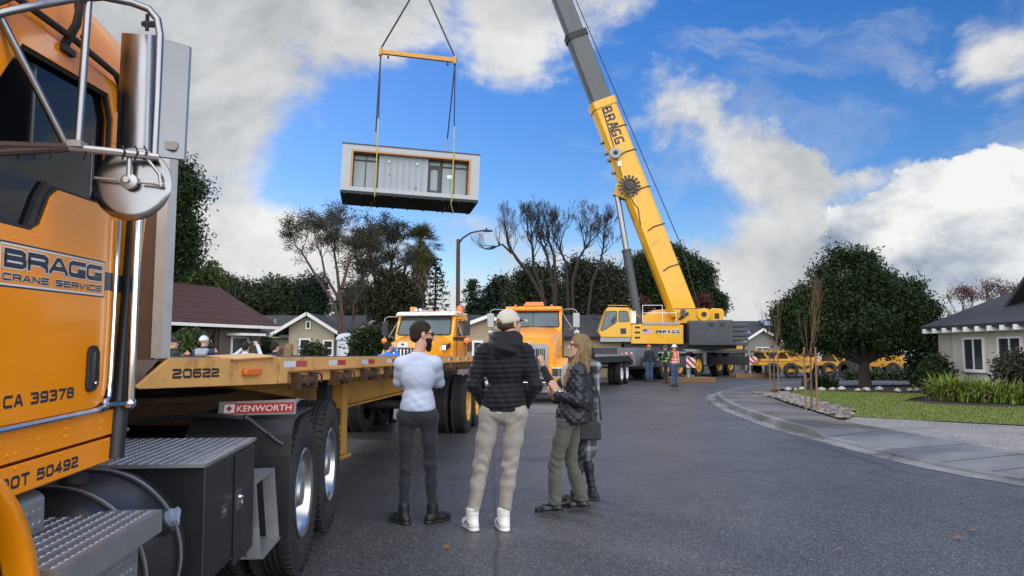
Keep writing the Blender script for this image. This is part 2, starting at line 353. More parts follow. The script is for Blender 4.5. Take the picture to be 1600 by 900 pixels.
def flat(name, poly, z, m, kind='structure', parent=None):
    mb = MB(); mb.add([(x, y, z) for x, y in poly], [tuple(range(len(poly)))])
    o = mb.build(name, m, parent)
    if kind: o['kind'] = kind
    return o
# ================================================================== SETTING: ground, road, kerb, pavement
def m_asphalt():
    m = bpy.data.materials.new('asphalt'); m.use_nodes = True; nt = m.node_tree; nt.nodes.clear(); g = G(nt)
    b = g.n('ShaderNodeBsdfPrincipled'); b.inputs['Specular IOR Level'].default_value = 0.3; out = g.n('ShaderNodeOutputMaterial'); g.l(b.outputs[0], out.inputs[0])
    P = g.n('ShaderNodeTexCoord').outputs['Object']
    b.inputs['Specular IOR Level'].default_value = 0.5
    big = g.noise(P, 0.22, 5, 0.6, 0.6); mid = g.noise(P, 1.3, 6, 0.65); fine = g.noise(P, 55, 3, 0.7)
    c = g.mix(g.ramp(big, 0.35, 0.65), (0.044, 0.042, 0.039), (0.066, 0.063, 0.0585))
    c = g.mix(g.math('MULTIPLY', g.ramp(mid, 0.45, 0.75), 0.35), c, (0.034, 0.033, 0.032))
    vo = g.n('ShaderNodeTexVoronoi'); vo.inputs['Scale'].default_value = 105; g.l(P, vo.inputs['Vector'])
    sp = g.n('ShaderNodeSeparateXYZ'); g.l(vo.outputs['Color'], sp.inputs[0])
    c = g.mix(g.math('MULTIPLY', g.ramp(sp.outputs[0], 0.70, 0.97), 0.80), c, (0.22, 0.213, 0.20))
    c = g.mix(g.math('MULTIPLY', g.ramp(fine, 0.5, 0.75), 0.45), c, (0.022, 0.022, 0.024))
    # dark seal bands along the road and cracks
    st = g.noise(g.vm('MULTIPLY', P, (1.3, 0.09, 1)), 0.9, 5, 0.6, 1.2)
    c = g.mix(g.math('MULTIPLY', g.ramp(st, 0.56, 0.68), 0.45), c, (0.024, 0.024, 0.024))
    PW = g.vm('ADD', P, g.vm('SCALE', g.vm('SUBTRACT', (lambda t: (g.l(P, t.inputs['Vector']), t.inputs['Scale'].__setattr__('default_value', 1.4), t.inputs['Detail'].__setattr__('default_value', 6), t.outputs['Color'])[-1])(g.n('ShaderNodeTexNoise')), (0.5, 0.5, 0.5)), scale=0.9))
    v2 = g.n('ShaderNodeTexVoronoi'); v2.feature = 'DISTANCE_TO_EDGE'; v2.inputs['Scale'].default_value = 0.28; g.l(PW, v2.inputs['Vector'])
    cr = g.math('MULTIPLY', g.ramp(v2.outputs['Distance'], 0.004, 0.0008), g.ramp(g.noise(P, 0.35, 3), 0.46, 0.56))
    c = g.mix(g.math('MULTIPLY', cr, 0.5), c, (0.014, 0.014, 0.015))
    oil = g.math('MULTIPLY', g.ramp(g.noise(P, 0.75, 3, 0.5, 0.3), 0.62, 0.74), 0.55)
    c = g.mix(oil, c, (0.018, 0.018, 0.018))
    sx = g.n('ShaderNodeSeparateXYZ'); g.l(g.vm('ADD', P, g.vm('SCALE', g.vm('SUBTRACT', PW, P), scale=0.12)), sx.inputs[0])
    seam = g.ramp(g.math('ABSOLUTE', g.math('SUBTRACT', g.math('ADD', sx.outputs[1], g.math('MULTIPLY', sx.outputs[0], 0.08)), 10.6)), 0.035, 0.012)
    seam = g.math('MAXIMUM', seam, g.ramp(g.math('ABSOLUTE', g.math('SUBTRACT', g.math('ADD', sx.outputs[0], g.math('MULTIPLY', sx.outputs[1], 0.03)), 0.05)), 0.03, 0.008))
    c = g.mix(g.math('MULTIPLY', seam, 0.55), c, (0.02, 0.02, 0.02))
    g.l(c, b.inputs['Base Color'])
    g.l(g.ramp(mid, 0.3, 0.7, 0.36, 0.56, smooth=False), b.inputs['Roughness'])
    bp = g.n('ShaderNodeBump'); bp.inputs['Strength'].default_value = 0.55; bp.inputs['Distance'].default_value = 0.006
    hh = g.math('SUBTRACT', g.math('ADD', fine, g.math('MULTIPLY', sp.outputs[0], 0.5)), g.math('MULTIPLY', cr, 1.5))
    g.l(hh, bp.inputs['Height']); g.l(bp.outputs[0], b.inputs['Normal'])
    return m
def m_patch(name, c1, c2, s1, c3=None, sp_scale=0, rough=0.8, wet=0.0, bump=0.3):
    m = bpy.data.materials.new(name); m.use_nodes = True; nt = m.node_tree; nt.nodes.clear(); g = G(nt)
    b = g.n('ShaderNodeBsdfPrincipled'); b.inputs['Specular IOR Level'].default_value = 0.3; out = g.n('ShaderNodeOutputMaterial'); g.l(b.outputs[0], out.inputs[0])
    P = g.n('ShaderNodeTexCoord').outputs['Object']
    n1 = g.noise(P, s1, 6, 0.62, 0.4); n2 = g.noise(P, 40, 4, 0.7)
    c = g.mix(g.ramp(n1, 0.36, 0.64), c1, c2)
    c = g.mix(g.math('MULTIPLY', g.ramp(n2, 0.45, 0.8), 0.35), c, tuple(x * 0.55 for x in c1))
    if c3:
        vo = g.n('ShaderNodeTexVoronoi'); vo.inputs['Scale'].default_value = sp_scale; g.l(P, vo.inputs['Vector'])
        sp = g.n('ShaderNodeSeparateXYZ'); g.l(vo.outputs['Color'], sp.inputs[0])
        c = g.mix(g.ramp(sp.outputs[0], 0.4, 0.95), c, c3)
        c = g.mix(g.math('MULTIPLY', g.ramp(sp.outputs[1], 0.8, 0.95), 0.8), c, (0.09, 0.08, 0.07))
    r = rough
    if wet:
        w = g.ramp(g.noise(P, 0.55, 4, 0.6, 0.5), 0.48, 0.6)
        c = g.mix(g.math('MULTIPLY', w, wet), c, tuple(x * 0.45 for x in c1))
        r = g.math('SUBTRACT', rough, g.math('MULTIPLY', w, 0.35 * wet))
    g.l(c, b.inputs['Base Color']); g.put(b.inputs['Roughness'], r)
    bp = g.n('ShaderNodeBump'); bp.inputs['Strength'].default_value = bump; bp.inputs['Distance'].default_value = 0.008
    g.l(n2, bp.inputs['Height']); g.l(bp.outputs[0], b.inputs['Normal'])
    return m
M_ASPH = m_asphalt()
M_CONC = m_patch('concrete', (0.105, 0.098, 0.086), (0.16, 0.15, 0.134), 0.8, rough=0.75, wet=0.6)
M_APRON = m_patch('apron_concrete', (0.15, 0.148, 0.142), (0.20, 0.198, 0.19), 0.9, rough=0.6, wet=0.55)
M_KERB = m_patch('kerb_concrete', (0.16, 0.155, 0.145), (0.25, 0.245, 0.23), 1.4, rough=0.5, wet=0.6)
M_AGG = m_patch('exposed_aggregate', (0.17, 0.16, 0.145), (0.23, 0.22, 0.20), 1.0, (0.34, 0.32, 0.29), 45, rough=0.7, wet=0.25, bump=0.6)
M_LAWN = m_patch('lawn_grass', (0.075, 0.110, 0.016), (0.115, 0.140, 0.026), 1.1, (0.15, 0.16, 0.04), 30, rough=0.9, bump=0.8)
M_SOIL = m_patch('bark_soil', (0.030, 0.022, 0.016), (0.050, 0.036, 0.026), 2.0, rough=0.9, bump=0.8)
M_GROUND = m_patch('far_ground', (0.06, 0.065, 0.035), (0.085, 0.08, 0.05), 0.15, rough=0.95)
flat('ground', [(-700, -120), (900, -120), (900, 1400), (-700, 1400)], -0.06, M_GROUND)
flat('road', [(-9.5, -30), (8, -30), (8, 28), (12, 33), (80, 34), (80, 62), (-60, 62), (-60, 40), (-9.5, 34)], 0.0, M_ASPH)
CURB = [(6.95, -30), (6.9, -4), (6.75, 4), (6.112, 8.213), (5.759, 9.454), (5.587, 10.505), (5.491, 12.415), (5.405, 14.707), (5.539, 16.808), (5.73, 19.1), (6.131, 21.583), (6.542, 23.779), (7.019, 25.594), (8.022, 27.504), (9.359, 29.796), (11.078, 32.088), (13.848, 33.998), (19, 36.8), (30, 37.4), (80, 38)]
def smooth_line(pts, n=6):
    out = []
    for i in range(len(pts) - 1):
        p0 = Vector(pts[max(i - 1, 0)]); p1 = Vector(pts[i]); p2 = Vector(pts[i + 1]); p3 = Vector(pts[min(i + 2, len(pts) - 1)])
        for k in range(n):
            t = k / n
            out.append(0.5 * ((2 * p1) + (p2 - p0) * t + (2 * p0 - 5 * p1 + 4 * p2 - p3) * t * t + (3 * p1 - p0 - 3 * p2 + p3) * t ** 3))
    out.append(Vector(pts[-1])); return out
CS = smooth_line(CURB)
def offset(line, d):
    o = []
    for i, p in enumerate(line):
        t = (line[min(i + 1, len(line) - 1)] - line[max(i - 1, 0)]).normalized(); o.append(p + Vector((t.y, -t.x)) * d)
    return o
def strip(name, A, B, za, zb, m, skirt=None):
    mb = MB(); k = len(A)
    V = [(p.x, p.y, za) for p in A] + [(p.x, p.y, zb) for p in B]
    mb.add(V, [(i, i + 1, k + i + 1, k + i) for i in range(k - 1)])
    if skirt is not None:
        V = [(p.x, p.y, za) for p in A] + [(p.x, p.y, skirt) for p in A]
        mb.add(V, [(i, i + 1, k + i + 1, k + i) for i in range(k - 1)])
    o = mb.build(name, m); o['kind'] = 'structure'; return o
KH = 0.12
def drop(p):    # dropped kerb at the driveway
    return 0.03 if 8.6 < p.y < 13.4 and p.x < 8 else KH
strip('gutter', offset(CS, -0.30), offset(CS, -0.012), 0.005, 0.009, M_KERB)
mbk = MB(); A = CS; B = offset(CS, 0.16); k = len(A)
V = [(p.x, p.y, -0.02) for p in A] + [(p.x + 0.01, p.y, drop(p)) for p in A] + [(q.x, q.y, drop(p) + 0.004) for p, q in zip(A, B)]
mbk.add(V, [(i, i + 1, k + i + 1, k + i) for i in range(k - 1)] + [(k + i, k + i + 1, 2 * k + i + 1, 2 * k + i) for i in range(k - 1)])
mbk.build('kerb', M_KERB)['kind'] = 'structure'
INN = [(8.3, -30), (8.25, -4), (8.1, 4), (7.169, 8.325), (7.049, 10.268), (6.891, 12.025), (6.678, 14.8), (6.891, 16.65), (7.169, 18.685), (7.492, 20.72), (7.863, 22.755), (8.232, 24.42), (8.973, 26.085), (9.99, 27.657), (11.655, 29.23), (14.338, 30.525), (17.575, 31.358), (30, 34.5), (80, 35)]
IS = smooth_line(INN)
mbs = MB()
def resample(l, n):
    L = [0]
    for a, b in zip(l, l[1:]): L.append(L[-1] + (b - a).length)
    return [(lambda j: l[j] + (l[j + 1] - l[j]) * ((t - L[j]) / max(1e-9, L[j + 1] - L[j])))(min(max(0, int(np.searchsorted(L, t, side='right')) - 1), len(l) - 2)) for t in np.linspace(0, L[-1], n)]
def by_y(line, ys):   # follow the same stations on both lines
    return line
SO = offset(CS, 0.16)
A, B = SO, [min(IS, key=lambda q: (q - p).length) for p in SO]
k = len(A); V = [(p.x, p.y, drop(c) + 0.004) for p, c in zip(A, CS)] + [(q.x, q.y, KH + 0.006) for q in B]
apron = [i for i in range(k - 1) if 8.6 < CS[i].y < 13.4 and CS[i].x < 8]
walk = [i for i in range(k - 1) if i not in apron]
mbs.add(V, [(i, i + 1, k + i + 1, k + i) for i in walk]); mbs.build('sidewalk', M_CONC)['kind'] = 'structure'
mba = MB(); mba.add(V, [(i, i + 1, k + i + 1, k + i) for i in apron]); mba.build('driveway_apron', M_APRON)['kind'] = 'structure'
# joints scored across the pavement: thin dark grooves
mj = MB()
for i in range(8, k - 20, 5):
    a = Vector((*A[i], drop(CS[i]) + 0.008)); b = Vector((*B[i], KH + 0.010)); t = (A[i + 1] - A[i]).normalized() * 0.009; t3 = Vector((t.x, t.y, 0))
    mj.quad(a - t3, a + t3, b + t3, b - t3)
mj.build('sidewalk_joints', mat('joint_dark', (0.05, 0.05, 0.048), 0.9))['kind'] = 'structure'
flat('yard_soil', [(7.4, 15.4), (8.35, 24.6), (9.8, 27.1), (11.65, 29.1), (14.3, 30.3), (20, 31.5), (60, 32.4), (60, 8), (11, 11)], 0.085, M_SOIL)
flat('driveway', [(p.x, p.y) for p in IS if 7.6 < p.y < 15.0 and p.x < 7.6] + [(6.72, 15.3), (7.25, 16.5), (7.7, 16.3), (8.6, 15.1), (9.8, 14.15), (11.56, 13.1), (14.8, 12.0), (30, 9), (30, -6), (8.3, -4)][0:], 0.105, M_AGG)
LAWN = [(7.382, 16.188), (8.603, 15.189), (9.851, 14.264), (11.655, 13.228), (14.893, 12.117), (20.35, 10.453), (20.35, 18.5), (12.21, 18.777), (11.285, 19.887), (11.1, 21.275), (13.135, 23.68), (13.505, 24.605), (10.545, 26.455), (10.083, 26.64), (9.435, 25.16), (8.787, 21.275), (8.047, 17.482)]
flat('lawn', LAWN, 0.115, M_LAWN)
def in_poly(x, y, P):
    c = False; j = len(P) - 1
    for i in range(len(P)):
        if (P[i][1] > y) != (P[j][1] > y) and x < (P[j][0] - P[i][0]) * (y - P[i][1]) / (P[j][1] - P[i][1]) + P[i][0]: c = not c
        j = i
    return c
# grass blades over the lawn
M_BLADE = mat('grass_blade', (0.125, 0.165, 0.024), 0.7, var=0.3, nscale=1.2, island=0.5)
mg = MB(); rg = random.Random(3); cnt = 0
while cnt < 26000:
    x = rg.uniform(7.2, 17); y = rg.uniform(11.4, 27)
    if not in_poly(x, y, LAWN): continue
    h = rg.uniform(0.02, 0.05); a = rg.uniform(0, PI); w = 0.012; l = rg.uniform(-.03, .03)
    mg.v += [(x - w * math.cos(a), y - w * math.sin(a), 0.112), (x + w * math.cos(a), y + w * math.sin(a), 0.112), (x + l, y + l, 0.115 + h)]
    o = len(mg.v); mg.f.append((o - 3, o - 2, o - 1)); mg.m.append(0); mg.sm.append(False); cnt += 1
tag(mg.build('lawn_grass', M_BLADE, recalc=False), 'short green lawn grass in front of the corner house', 'grass', kind='stuff')
# river stones round the young trees
ROCK = [(8.066, 24.975), (9.25, 25.16), (8.741, 21.738), (7.973, 17.482), (7.354, 16.141), (6.771, 15.263), (7.03, 16.835), (7.354, 19.055), (7.77, 21.645)]
M_ROCK = mat('river_stone', (0.185, 0.160, 0.132), 0.8, var=0.2, nscale=9, island=0.8)
flat('stone_bed_soil', ROCK, 0.112, M_SOIL)
mr = MB(); rg = random.Random(5); cnt = 0
ico = bmesh.new(); bmesh.ops.create_icosphere(ico, subdivisions=1, radius=1); IV = [v.co.copy() for v in ico.verts]; IF = [tuple(v.index for v in f.verts) for f in ico.faces]; ico.free()
while cnt < 820:
    x = rg.uniform(6.6, 9.4); y = rg.uniform(15.1, 25.3)
    if not in_poly(x, y, ROCK): continue
    s = rg.uniform(0.04, 0.10); e = Euler((rg.uniform(0, 3), rg.uniform(0, 3), rg.uniform(0, 3))).to_matrix()
    sc = (s * rg.uniform(.8, 1.3), s * rg.uniform(.7, 1.1), s * .5)
    mr.add([Vector((x, y, 0.12 + s * .35)) + Vector([q * z for q, z in zip(e @ v * rg.uniform(.86, 1.1), sc)]) for v in IV], IF, 0, True); cnt += 1
tag(mr.build('river_stones', M_ROCK, recalc=False), 'bed of grey and tan river stones between pavement and lawn', 'stones', kind='stuff')
# pale stones edging the soil bed behind the lawn
for i in range(16):
    x = 10.0 + i * 0.40 + rg.uniform(-.15, .15); y = 26.9 + (i % 3) * 0.35 - i * 0.08
    mb = MB(); s = rg.uniform(.07, .13)
    mb.add([Vector((v.x * s * 1.3, v.y * s, v.z * s * .7)) * rg.uniform(.88, 1.1) for v in IV], IF, 0, True)
    o = mb.build('edging_stone', mat('pale_stone', (0.42, 0.39, 0.34), 0.8, var=0.2), recalc=False, loc=(x, y, 0.12 + s * .4))
    tag(o, 'small pale stone lying in the dark soil bed under the big tree', 'stone', 'pale stones edging the soil bed')
# verge on the far left, behind the trailer
flat('left_pavement', [(-9.6, -30), (-9.6, 33), (-11.2, 33), (-11.2, -30)], 0.10, M_CONC)
flat('left_lawn', [(-11.2, -30), (-11.2, 33.2), (-40, 40), (-40, -30)], 0.06, M_LAWN)
# ================================================================== FOLIAGE AND TREES
def leaf_mat(name, c, var=0.45, rough=0.6, nscale=0.6):
    m = mat(name, c, rough, var=0.3, nscale=nscale, island=var, spec=0.25); return m
L_DARK = leaf_mat('leaf_dark', (0.0150, 0.0290, 0.0070)); L_OAK = leaf_mat('leaf_oak', (0.0364, 0.0509, 0.0219)); L_CON = leaf_mat('leaf_conifer', (0.0192, 0.0360, 0.0204))
L_MID = leaf_mat('leaf_mid', (0.0419, 0.0628, 0.0151)); L_BROWN = leaf_mat('leaf_brown', (0.0380, 0.0390, 0.0240)); L_RED = leaf_mat('leaf_red', (0.06, 0.02, 0.015)); L_OLIVE = leaf_mat('leaf_olive', (0.0223, 0.0260, 0.0099))
L_STRAP = leaf_mat('leaf_strap', (0.15, 0.22, 0.030), rough=0.4); L_DRY = leaf_mat('leaf_dry', (0.15, 0.11, 0.065)); L_PALM = leaf_mat('leaf_palm', (0.12, 0.125, 0.040))
B_GREY = mat('bark_grey', (0.060, 0.050, 0.042), 0.9, var=0.3, nscale=8, bump=0.5, bscale=20); B_RED = mat('bark_reddish', (0.075, 0.043, 0.032), 0.9, var=0.3, nscale=8); B_DARK = mat('bark_dark', (0.030, 0.025, 0.021), 0.9, var=0.3, nscale=8)
B_TAN = mat('bark_tan', (0.20, 0.115, 0.062), 0.85, var=0.25, nscale=10)
def leaves(mb, centers, npts, spread, size, rng, mi=0, aspect=1.6, droop=0.0):
    """small leaf quads gathered round clump centres (numpy)"""
    C = np.asarray(centers, float); n = len(C) * npts
    P = np.repeat(C, npts, 0) + rng.normal(0, 1, (n, 3)) * np.asarray(spread)
    a = rng.normal(0, 1, (n, 3)); a[:, 2] -= droop; a /= np.linalg.norm(a, axis=1)[:, None]
    b = rng.normal(0, 1, (n, 3)); b -= a * (a * b).sum(1)[:, None]; b /= np.linalg.norm(b, axis=1)[:, None]
    s = size * rng.uniform(0.6, 1.4, (n, 1))
    A = a * s * aspect; B = b * s
    V = np.stack([P - A, P + B * .6, P + A, P - B * .6], 1).reshape(-1, 3)
    o = len(mb.v); mb.v.extend(map(tuple, V))
    mb.f.extend([(o + 4 * i, o + 4 * i + 1, o + 4 * i + 2, o + 4 * i + 3) for i in range(n)]); mb.m.extend([mi] * n); mb.sm.extend([False] * n)
def clumps(n, rad, c, rng, shell=0.55, flat_bottom=None):
    """clump centres in an ellipsoid, denser near its skin"""
    d = rng.normal(0, 1, (n, 3)); d /= np.linalg.norm(d, axis=1)[:, None]
    r = (shell + (1 - shell) * rng.uniform(0, 1, (n, 1))) * rng.uniform(0.86, 1.1, (n, 1))
    P = d * r * np.asarray(rad) + np.asarray(c)
    if flat_bottom is not None: P[:, 2] = np.maximum(P[:, 2], flat_bottom + rng.uniform(0, .5, n))
    return P
def grow(mb, p, d, length, r, depth, rg, tips, up=0.15, spread=0.55, nkid=(2, 3), shrink=0.72, wob=0.16, mi=0, rmin=0.012, nseg=3):
    """recursive limb; tips collects the twig ends"""
    pts = [p]; rs = [r]; q = p.copy(); dd = d.copy()
    for i in range(nseg):
        dd = (dd + Vector((rg.gauss(0, wob), rg.gauss(0, wob), rg.gauss(0, wob) + up * 0.35))).normalized()
        q = q + dd * (length / nseg); pts.append(q.copy()); rs.append(max(rmin * .7, r * (1 - 0.35 * (i + 1) / nseg)))
    mb.tube(pts, rs, 6 if r > 0.05 else (4 if r > 0.02 else 3), mi, caps=False)
    if depth <= 0: tips.append(q.copy()); return
    for j in range(rg.randint(*nkid)):
        ax = Vector((rg.gauss(0, 1), rg.gauss(0, 1), rg.gauss(0, .5))); ax = (ax - dd * ax.dot(dd)).normalized()
        nd = (dd * math.cos(spread) + ax * math.sin(spread) * rg.uniform(.6, 1.3) + Vector((0, 0, up))).normalized()
        st = pts[-1] if j < 2 else pts[rg.randint(1, nseg)]
        grow(mb, st, nd, length * shrink * rg.uniform(.75, 1.2), max(rmin, rs[-1] * (0.78 if j == 0 else .62)), depth - 1, rg, tips, up, spread, nkid, shrink, wob, mi, rmin, nseg)
def tree(name, label, base, trunk_h, trunk_r, blobs, leafm, bark, npc, size, seed, group=None, nclump=70, spread=0.45, lean=(0, 0), limbs=5, droop=0.0, cat='tree', shell=.5, aspect=1.6):
    """trunk with limbs reaching into each lobe; crown of small leaf faces. blobs=[((cx,cy,cz),(rx,ry,rz),weight)] relative to base"""
    rng = np.random.default_rng(seed); rg = random.Random(seed)
    t = thing(name, label, cat, base, 0, group)
    mt = MB(); top = Vector((lean[0], lean[1], trunk_h))
    mt.tube([(0, 0, -0.1), (rg.gauss(0, .03), rg.gauss(0, .03), trunk_h * .4), top], [trunk_r * 1.25, trunk_r, trunk_r * .8], 9)
    mc = MB()
    for (c, r, w) in blobs:
        cc = Vector(c)
        for i in range(limbs):
            e = cc + Vector((rg.gauss(0, .45) * r[0], rg.gauss(0, .45) * r[1], rg.gauss(0, .4) * r[2]))
            mid = top.lerp(e, .5) + Vector((rg.gauss(0, .15), rg.gauss(0, .15), -.12 * (e - top).length * .3)); 
            mt.tube([top - Vector((0, 0, .2)), mid, e], [trunk_r * .5, trunk_r * .3, trunk_r * .08], 5, caps=False)
        leaves(mc, clumps(int(nclump * w), r, c, rng, shell), npc, spread, size, rng, 0, aspect, droop)
    mt.build('trunk', bark, t, recalc=False); mc.build('crown', leafm, t, recalc=False)
    return t

M_FALL = mat('fallen_leaf', (0.16, 0.085, 0.03), .8, island=.5); ml = MB(); rg = random.Random(12)
for i in range(150):
    if i < 110: c = CS[rg.randint(30, 85)] ; x, y = c.x - rg.uniform(.02, .55) ** 1.5, c.y + rg.uniform(-.4, .4)
    else: x, y = rg.uniform(-2.5, 5), rg.uniform(5.2, 16)
    a = rg.uniform(0, 6.3); s_ = rg.uniform(.018, .04); d = Vector((math.cos(a), math.sin(a), rg.uniform(-.2, .3))) * s_; e = Vector((-d.y, d.x, rg.uniform(-.01, .015))) * .6; p = Vector((x, y, .022))
    ml.add([p - d, p + e, p + d, p - e], [(0, 1, 2, 3)])
tag(ml.build('fallen_leaves', M_FALL, recalc=False), 'dry brown leaves scattered along the gutter and road', 'leaves', kind='stuff')
# ================================================================== HOUSES
M_SHING = mat('dark_shingles', (0.034, 0.034, 0.035), 0.9, var=0.55, nscale=7, bump=0.6, bscale=14, stretch=(1, 1, 6))
M_BEIGE = mat('beige_stucco', (0.36, 0.31, 0.225), 0.85, var=0.06, nscale=2, bump=0.2, bscale=40)
M_STUCCO = mat('pale_stucco', (0.46, 0.42, 0.35), 0.85, var=0.05, nscale=2, bump=0.2, bscale=40)
M_TRIM = mat('white_trim', (0.72, 0.71, 0.68), 0.5, var=0.05)
M_WOOD = mat('brown_siding', (0.05, 0.028, 0.02), 0.75, var=0.25, nscale=4, stretch=(1, 1, 8))
M_REDWOOD = mat('red_boards', (0.15, 0.05, 0.035), 0.7, var=0.25, nscale=5, stretch=(8, 8, 1))
M_POST = mat('porch_brown', (0.06, 0.04, 0.03), 0.7, var=0.2)
M_CURT = mat('curtain', (0.25, 0.26, 0.25), 0.8, var=0.2, nscale=9, stretch=(9, 9, .3))
M_HGLASS = mat('house_glass', (0.03, 0.035, 0.04), 0.06, var=0.3, nscale=3)
def m_tiles():
    m = mat('brown_roof_tiles', (0.058, 0.024, 0.016), 0.7, var=0.25, nscale=2); g = G(m.node_tree); b = bsdf(m)
    P = g.n('ShaderNodeTexCoord').outputs['Object']; w = g.n('ShaderNodeTexWave'); w.wave_type = 'BANDS'; w.bands_direction = 'Z'; w.wave_profile = 'SAW'; w.inputs['Scale'].default_value = 1.25; w.inputs['Distortion'].default_value = 0.25
    g.l(P, w.inputs['Vector']); bp = g.n('ShaderNodeBump'); bp.inputs['Strength'].default_value = 1.0; bp.inputs['Distance'].default_value = 0.06
    g.l(w.outputs['Fac'], bp.inputs['Height']); g.l(bp.outputs[0], b.inputs['Normal'])
    old = b.inputs['Base Color'].links[0].from_socket; g.l(g.mix(g.ramp(w.outputs['Fac'], 0.0, 0.25), (0.03, 0.016, 0.012), old), b.inputs['Base Color']); return m
M_TILE = m_tiles()
def window(parent, c, w, h, nrm, mull=1, frame=M_TRIM, glass=M_HGLASS, fw=0.06, hor=False, name='window', sill=False):
    """framed window on a wall; c centre, nrm outward horizontal direction"""
    n = Vector(nrm).normalized(); x = Vector((0, 0, 1)).cross(n); c = Vector(c)
    M = Matrix((x, n, Vector((0, 0, 1)))).transposed()
    mb = MB(); mp = MB()
    def bar(cx, cz, sx, sz, d=0.07): mb.box(c + x * cx + Vector((0, 0, cz)) + n * 0.02, (sx, d, sz), 0, M)
    bar(-w / 2, 0, fw, h + fw); bar(w / 2, 0, fw, h + fw); bar(0, h / 2, w - fw, fw); bar(0, -h / 2, w - fw, fw)
    for i in range(mull):
        if hor: bar(0, h * ((i + 1) / (mull + 1) - .5), w - fw, fw * .7, .06)
        else: bar(w * ((i + 1) / (mull + 1) - .5), 0, fw * .7, h - fw, .06)
    if sill: bar(0, -h / 2 - .05, w + .16, .05, .14)
    o = mb.build(name, frame, parent)
    mp.box(c + n * 0.008, (w - fw * .5, 0.016, h - fw * .5), 0, M); mp.build('pane', glass, o)
    return o
def wall_box(name, parent, x0, x1, y0, y1, z1, m, gable=None):
    mb = MB(); mb.bx(x0, x1, y0, y1, -0.05, z1)
    return mb.build(name, m, parent)
def slab(mb, a, b, c, d, t=0.12, mi=0):
    a, b, c, d = map(Vector, (a, b, c, d)); n = (b - a).cross(d - a).normalized() * t
    if n.z > 0: n = -n
    V = [a, b, c, d, a + n, b + n, c + n, d + n]
    mb.add(V, [(0, 1, 2, 3), (7, 6, 5, 4), (0, 4, 5, 1), (1, 5, 6, 2), (2, 6, 7, 3), (3, 7, 4, 0)], mi)
# --- brown-roofed house on the left
fd = Vector((0.40, 0.917, 0)).normalized(); fn = Vector((fd.y, -fd.x, 0))
h1 = thing('house', 'low house with brown ribbed tile roof and dark wood porch behind the trailer', 'house', (-10.9, 31.7, 0), math.atan2(-fd.x, fd.y))
# local: +y along the facade (away), +x outwards to the street
mb = MB(); mb.bx(-6, -1.6, -13, 0.3, -.05, 2.55); mb.bx(-1.6, -0.05, -13, -5.6, -.05, 2.55); mb.build('wall', M_WOOD, h1)
mb = MB(); mb.bx(-1.58, -.04, -2.1, 0.25, -.05, 2.5); mb.build('entry_wall', mat('brown_grey_wall', (.10, .078, .06), .8), h1)
mb = MB()
slab(mb, (0.55, -13.5, 2.62), (0.55, 0.7, 2.62), (-2.95, 0.7, 4.42), (-2.95, -13.5, 4.42)); slab(mb, (-6.5, -13.5, 2.62), (-6.5, 0.7, 2.62), (-2.97, 0.7, 4.42), (-2.97, -13.5, 4.42))
rf = mb.build('roof', M_TILE, h1)
mb = MB(); mb.bx(0.5, 0.60, -13.5, 0.75, 2.47, 2.59); mb.build('gutter', M_TRIM, rf)
mb = MB(); mb.prism([(-6, 2.5), (-.1, 2.5), (-2.95, 4.2)], 0.0, 0.3, 'y'); mb.build('gable_wall', M_WOOD, h1)
for py in (-5.4, -3.9, -2.3):
    mb = MB(); mb.bx(-.12, 0.02, py - .07, py + .07, 0, 2.45); mb.build('porch_post', M_POST, h1)
mb = MB()
for i in range(9):
    for s in (1, -1):
        mb.box((-.05, -3.1 + (i - 4) * .12, 2.05), (.02, .02, .85), 0, (s * R(38), 0, 0))
mb.build('lattice', mat('lattice_grey', (.22, .2, .18), .8), h1)
mb = MB(); mb.bx(-1.63, -1.57, -3.7, -2.8, 0, 2.05); d = mb.build('door', mat('dark_door', (.025, .02, .02), .5), h1)
window(h1, (-1.58, -5.0, 1.5), 1.3, 1.0, (1, 0, 0), 1)
window(h1, (-.03, -1.0, 1.55), 0.9, 1.1, (1, 0, 0), 0)
mb = MB(); mb.bx(-.02, .75, -1.7, -.3, 2.16, 2.26); mb.build('awning', M_TRIM, h1)
mb = MB(); slab(mb, (.5, -8.0, 3.0), (.5, -5.6, 2.35), (-1.5, -5.6, 2.35), (-1.5, -8.0, 3.0)); mb.build('porch_roof', M_TRIM, h1)
mb = MB(); mb.bx(-.02, .1, -9, -5.7, 0, 2.4); mb.build('board_wall', M_REDWOOD, h1)
# --- beige gabled house in the middle
h2 = thing('house', 'beige ranch house with dark roof and white trimmed front gable behind the tall sparse tree', 'house', (0, 0, 0))
wall_box('wall', h2, -17.5, -6.0, 46.6, 54, 2.45, M_BEIGE)
mb = MB(); slab(mb, (-18.2, 46.0, 2.5), (-5.4, 46.0, 2.5), (-5.4, 50.2, 3.95), (-18.2, 50.2, 3.95)); slab(mb, (-18.2, 54.6, 2.5), (-5.4, 54.6, 2.5), (-5.4, 50.22, 3.95), (-18.2, 50.22, 3.95))
rf = mb.build('roof', M_SHING, h2)
for fx in ((-18.2, -13.8), (-10.5, -9.4)): mb = MB(); mb.bx(*fx, 45.86, 45.98, 2.36, 2.54); mb.build('fascia', M_TRIM, rf)
mb = MB(); mb.cyl((-15.2, 47.5, 3), (-15.2, 47.5, 3.6), .07, n=8); mb.build('vent_pipe', M_LGREY, rf)
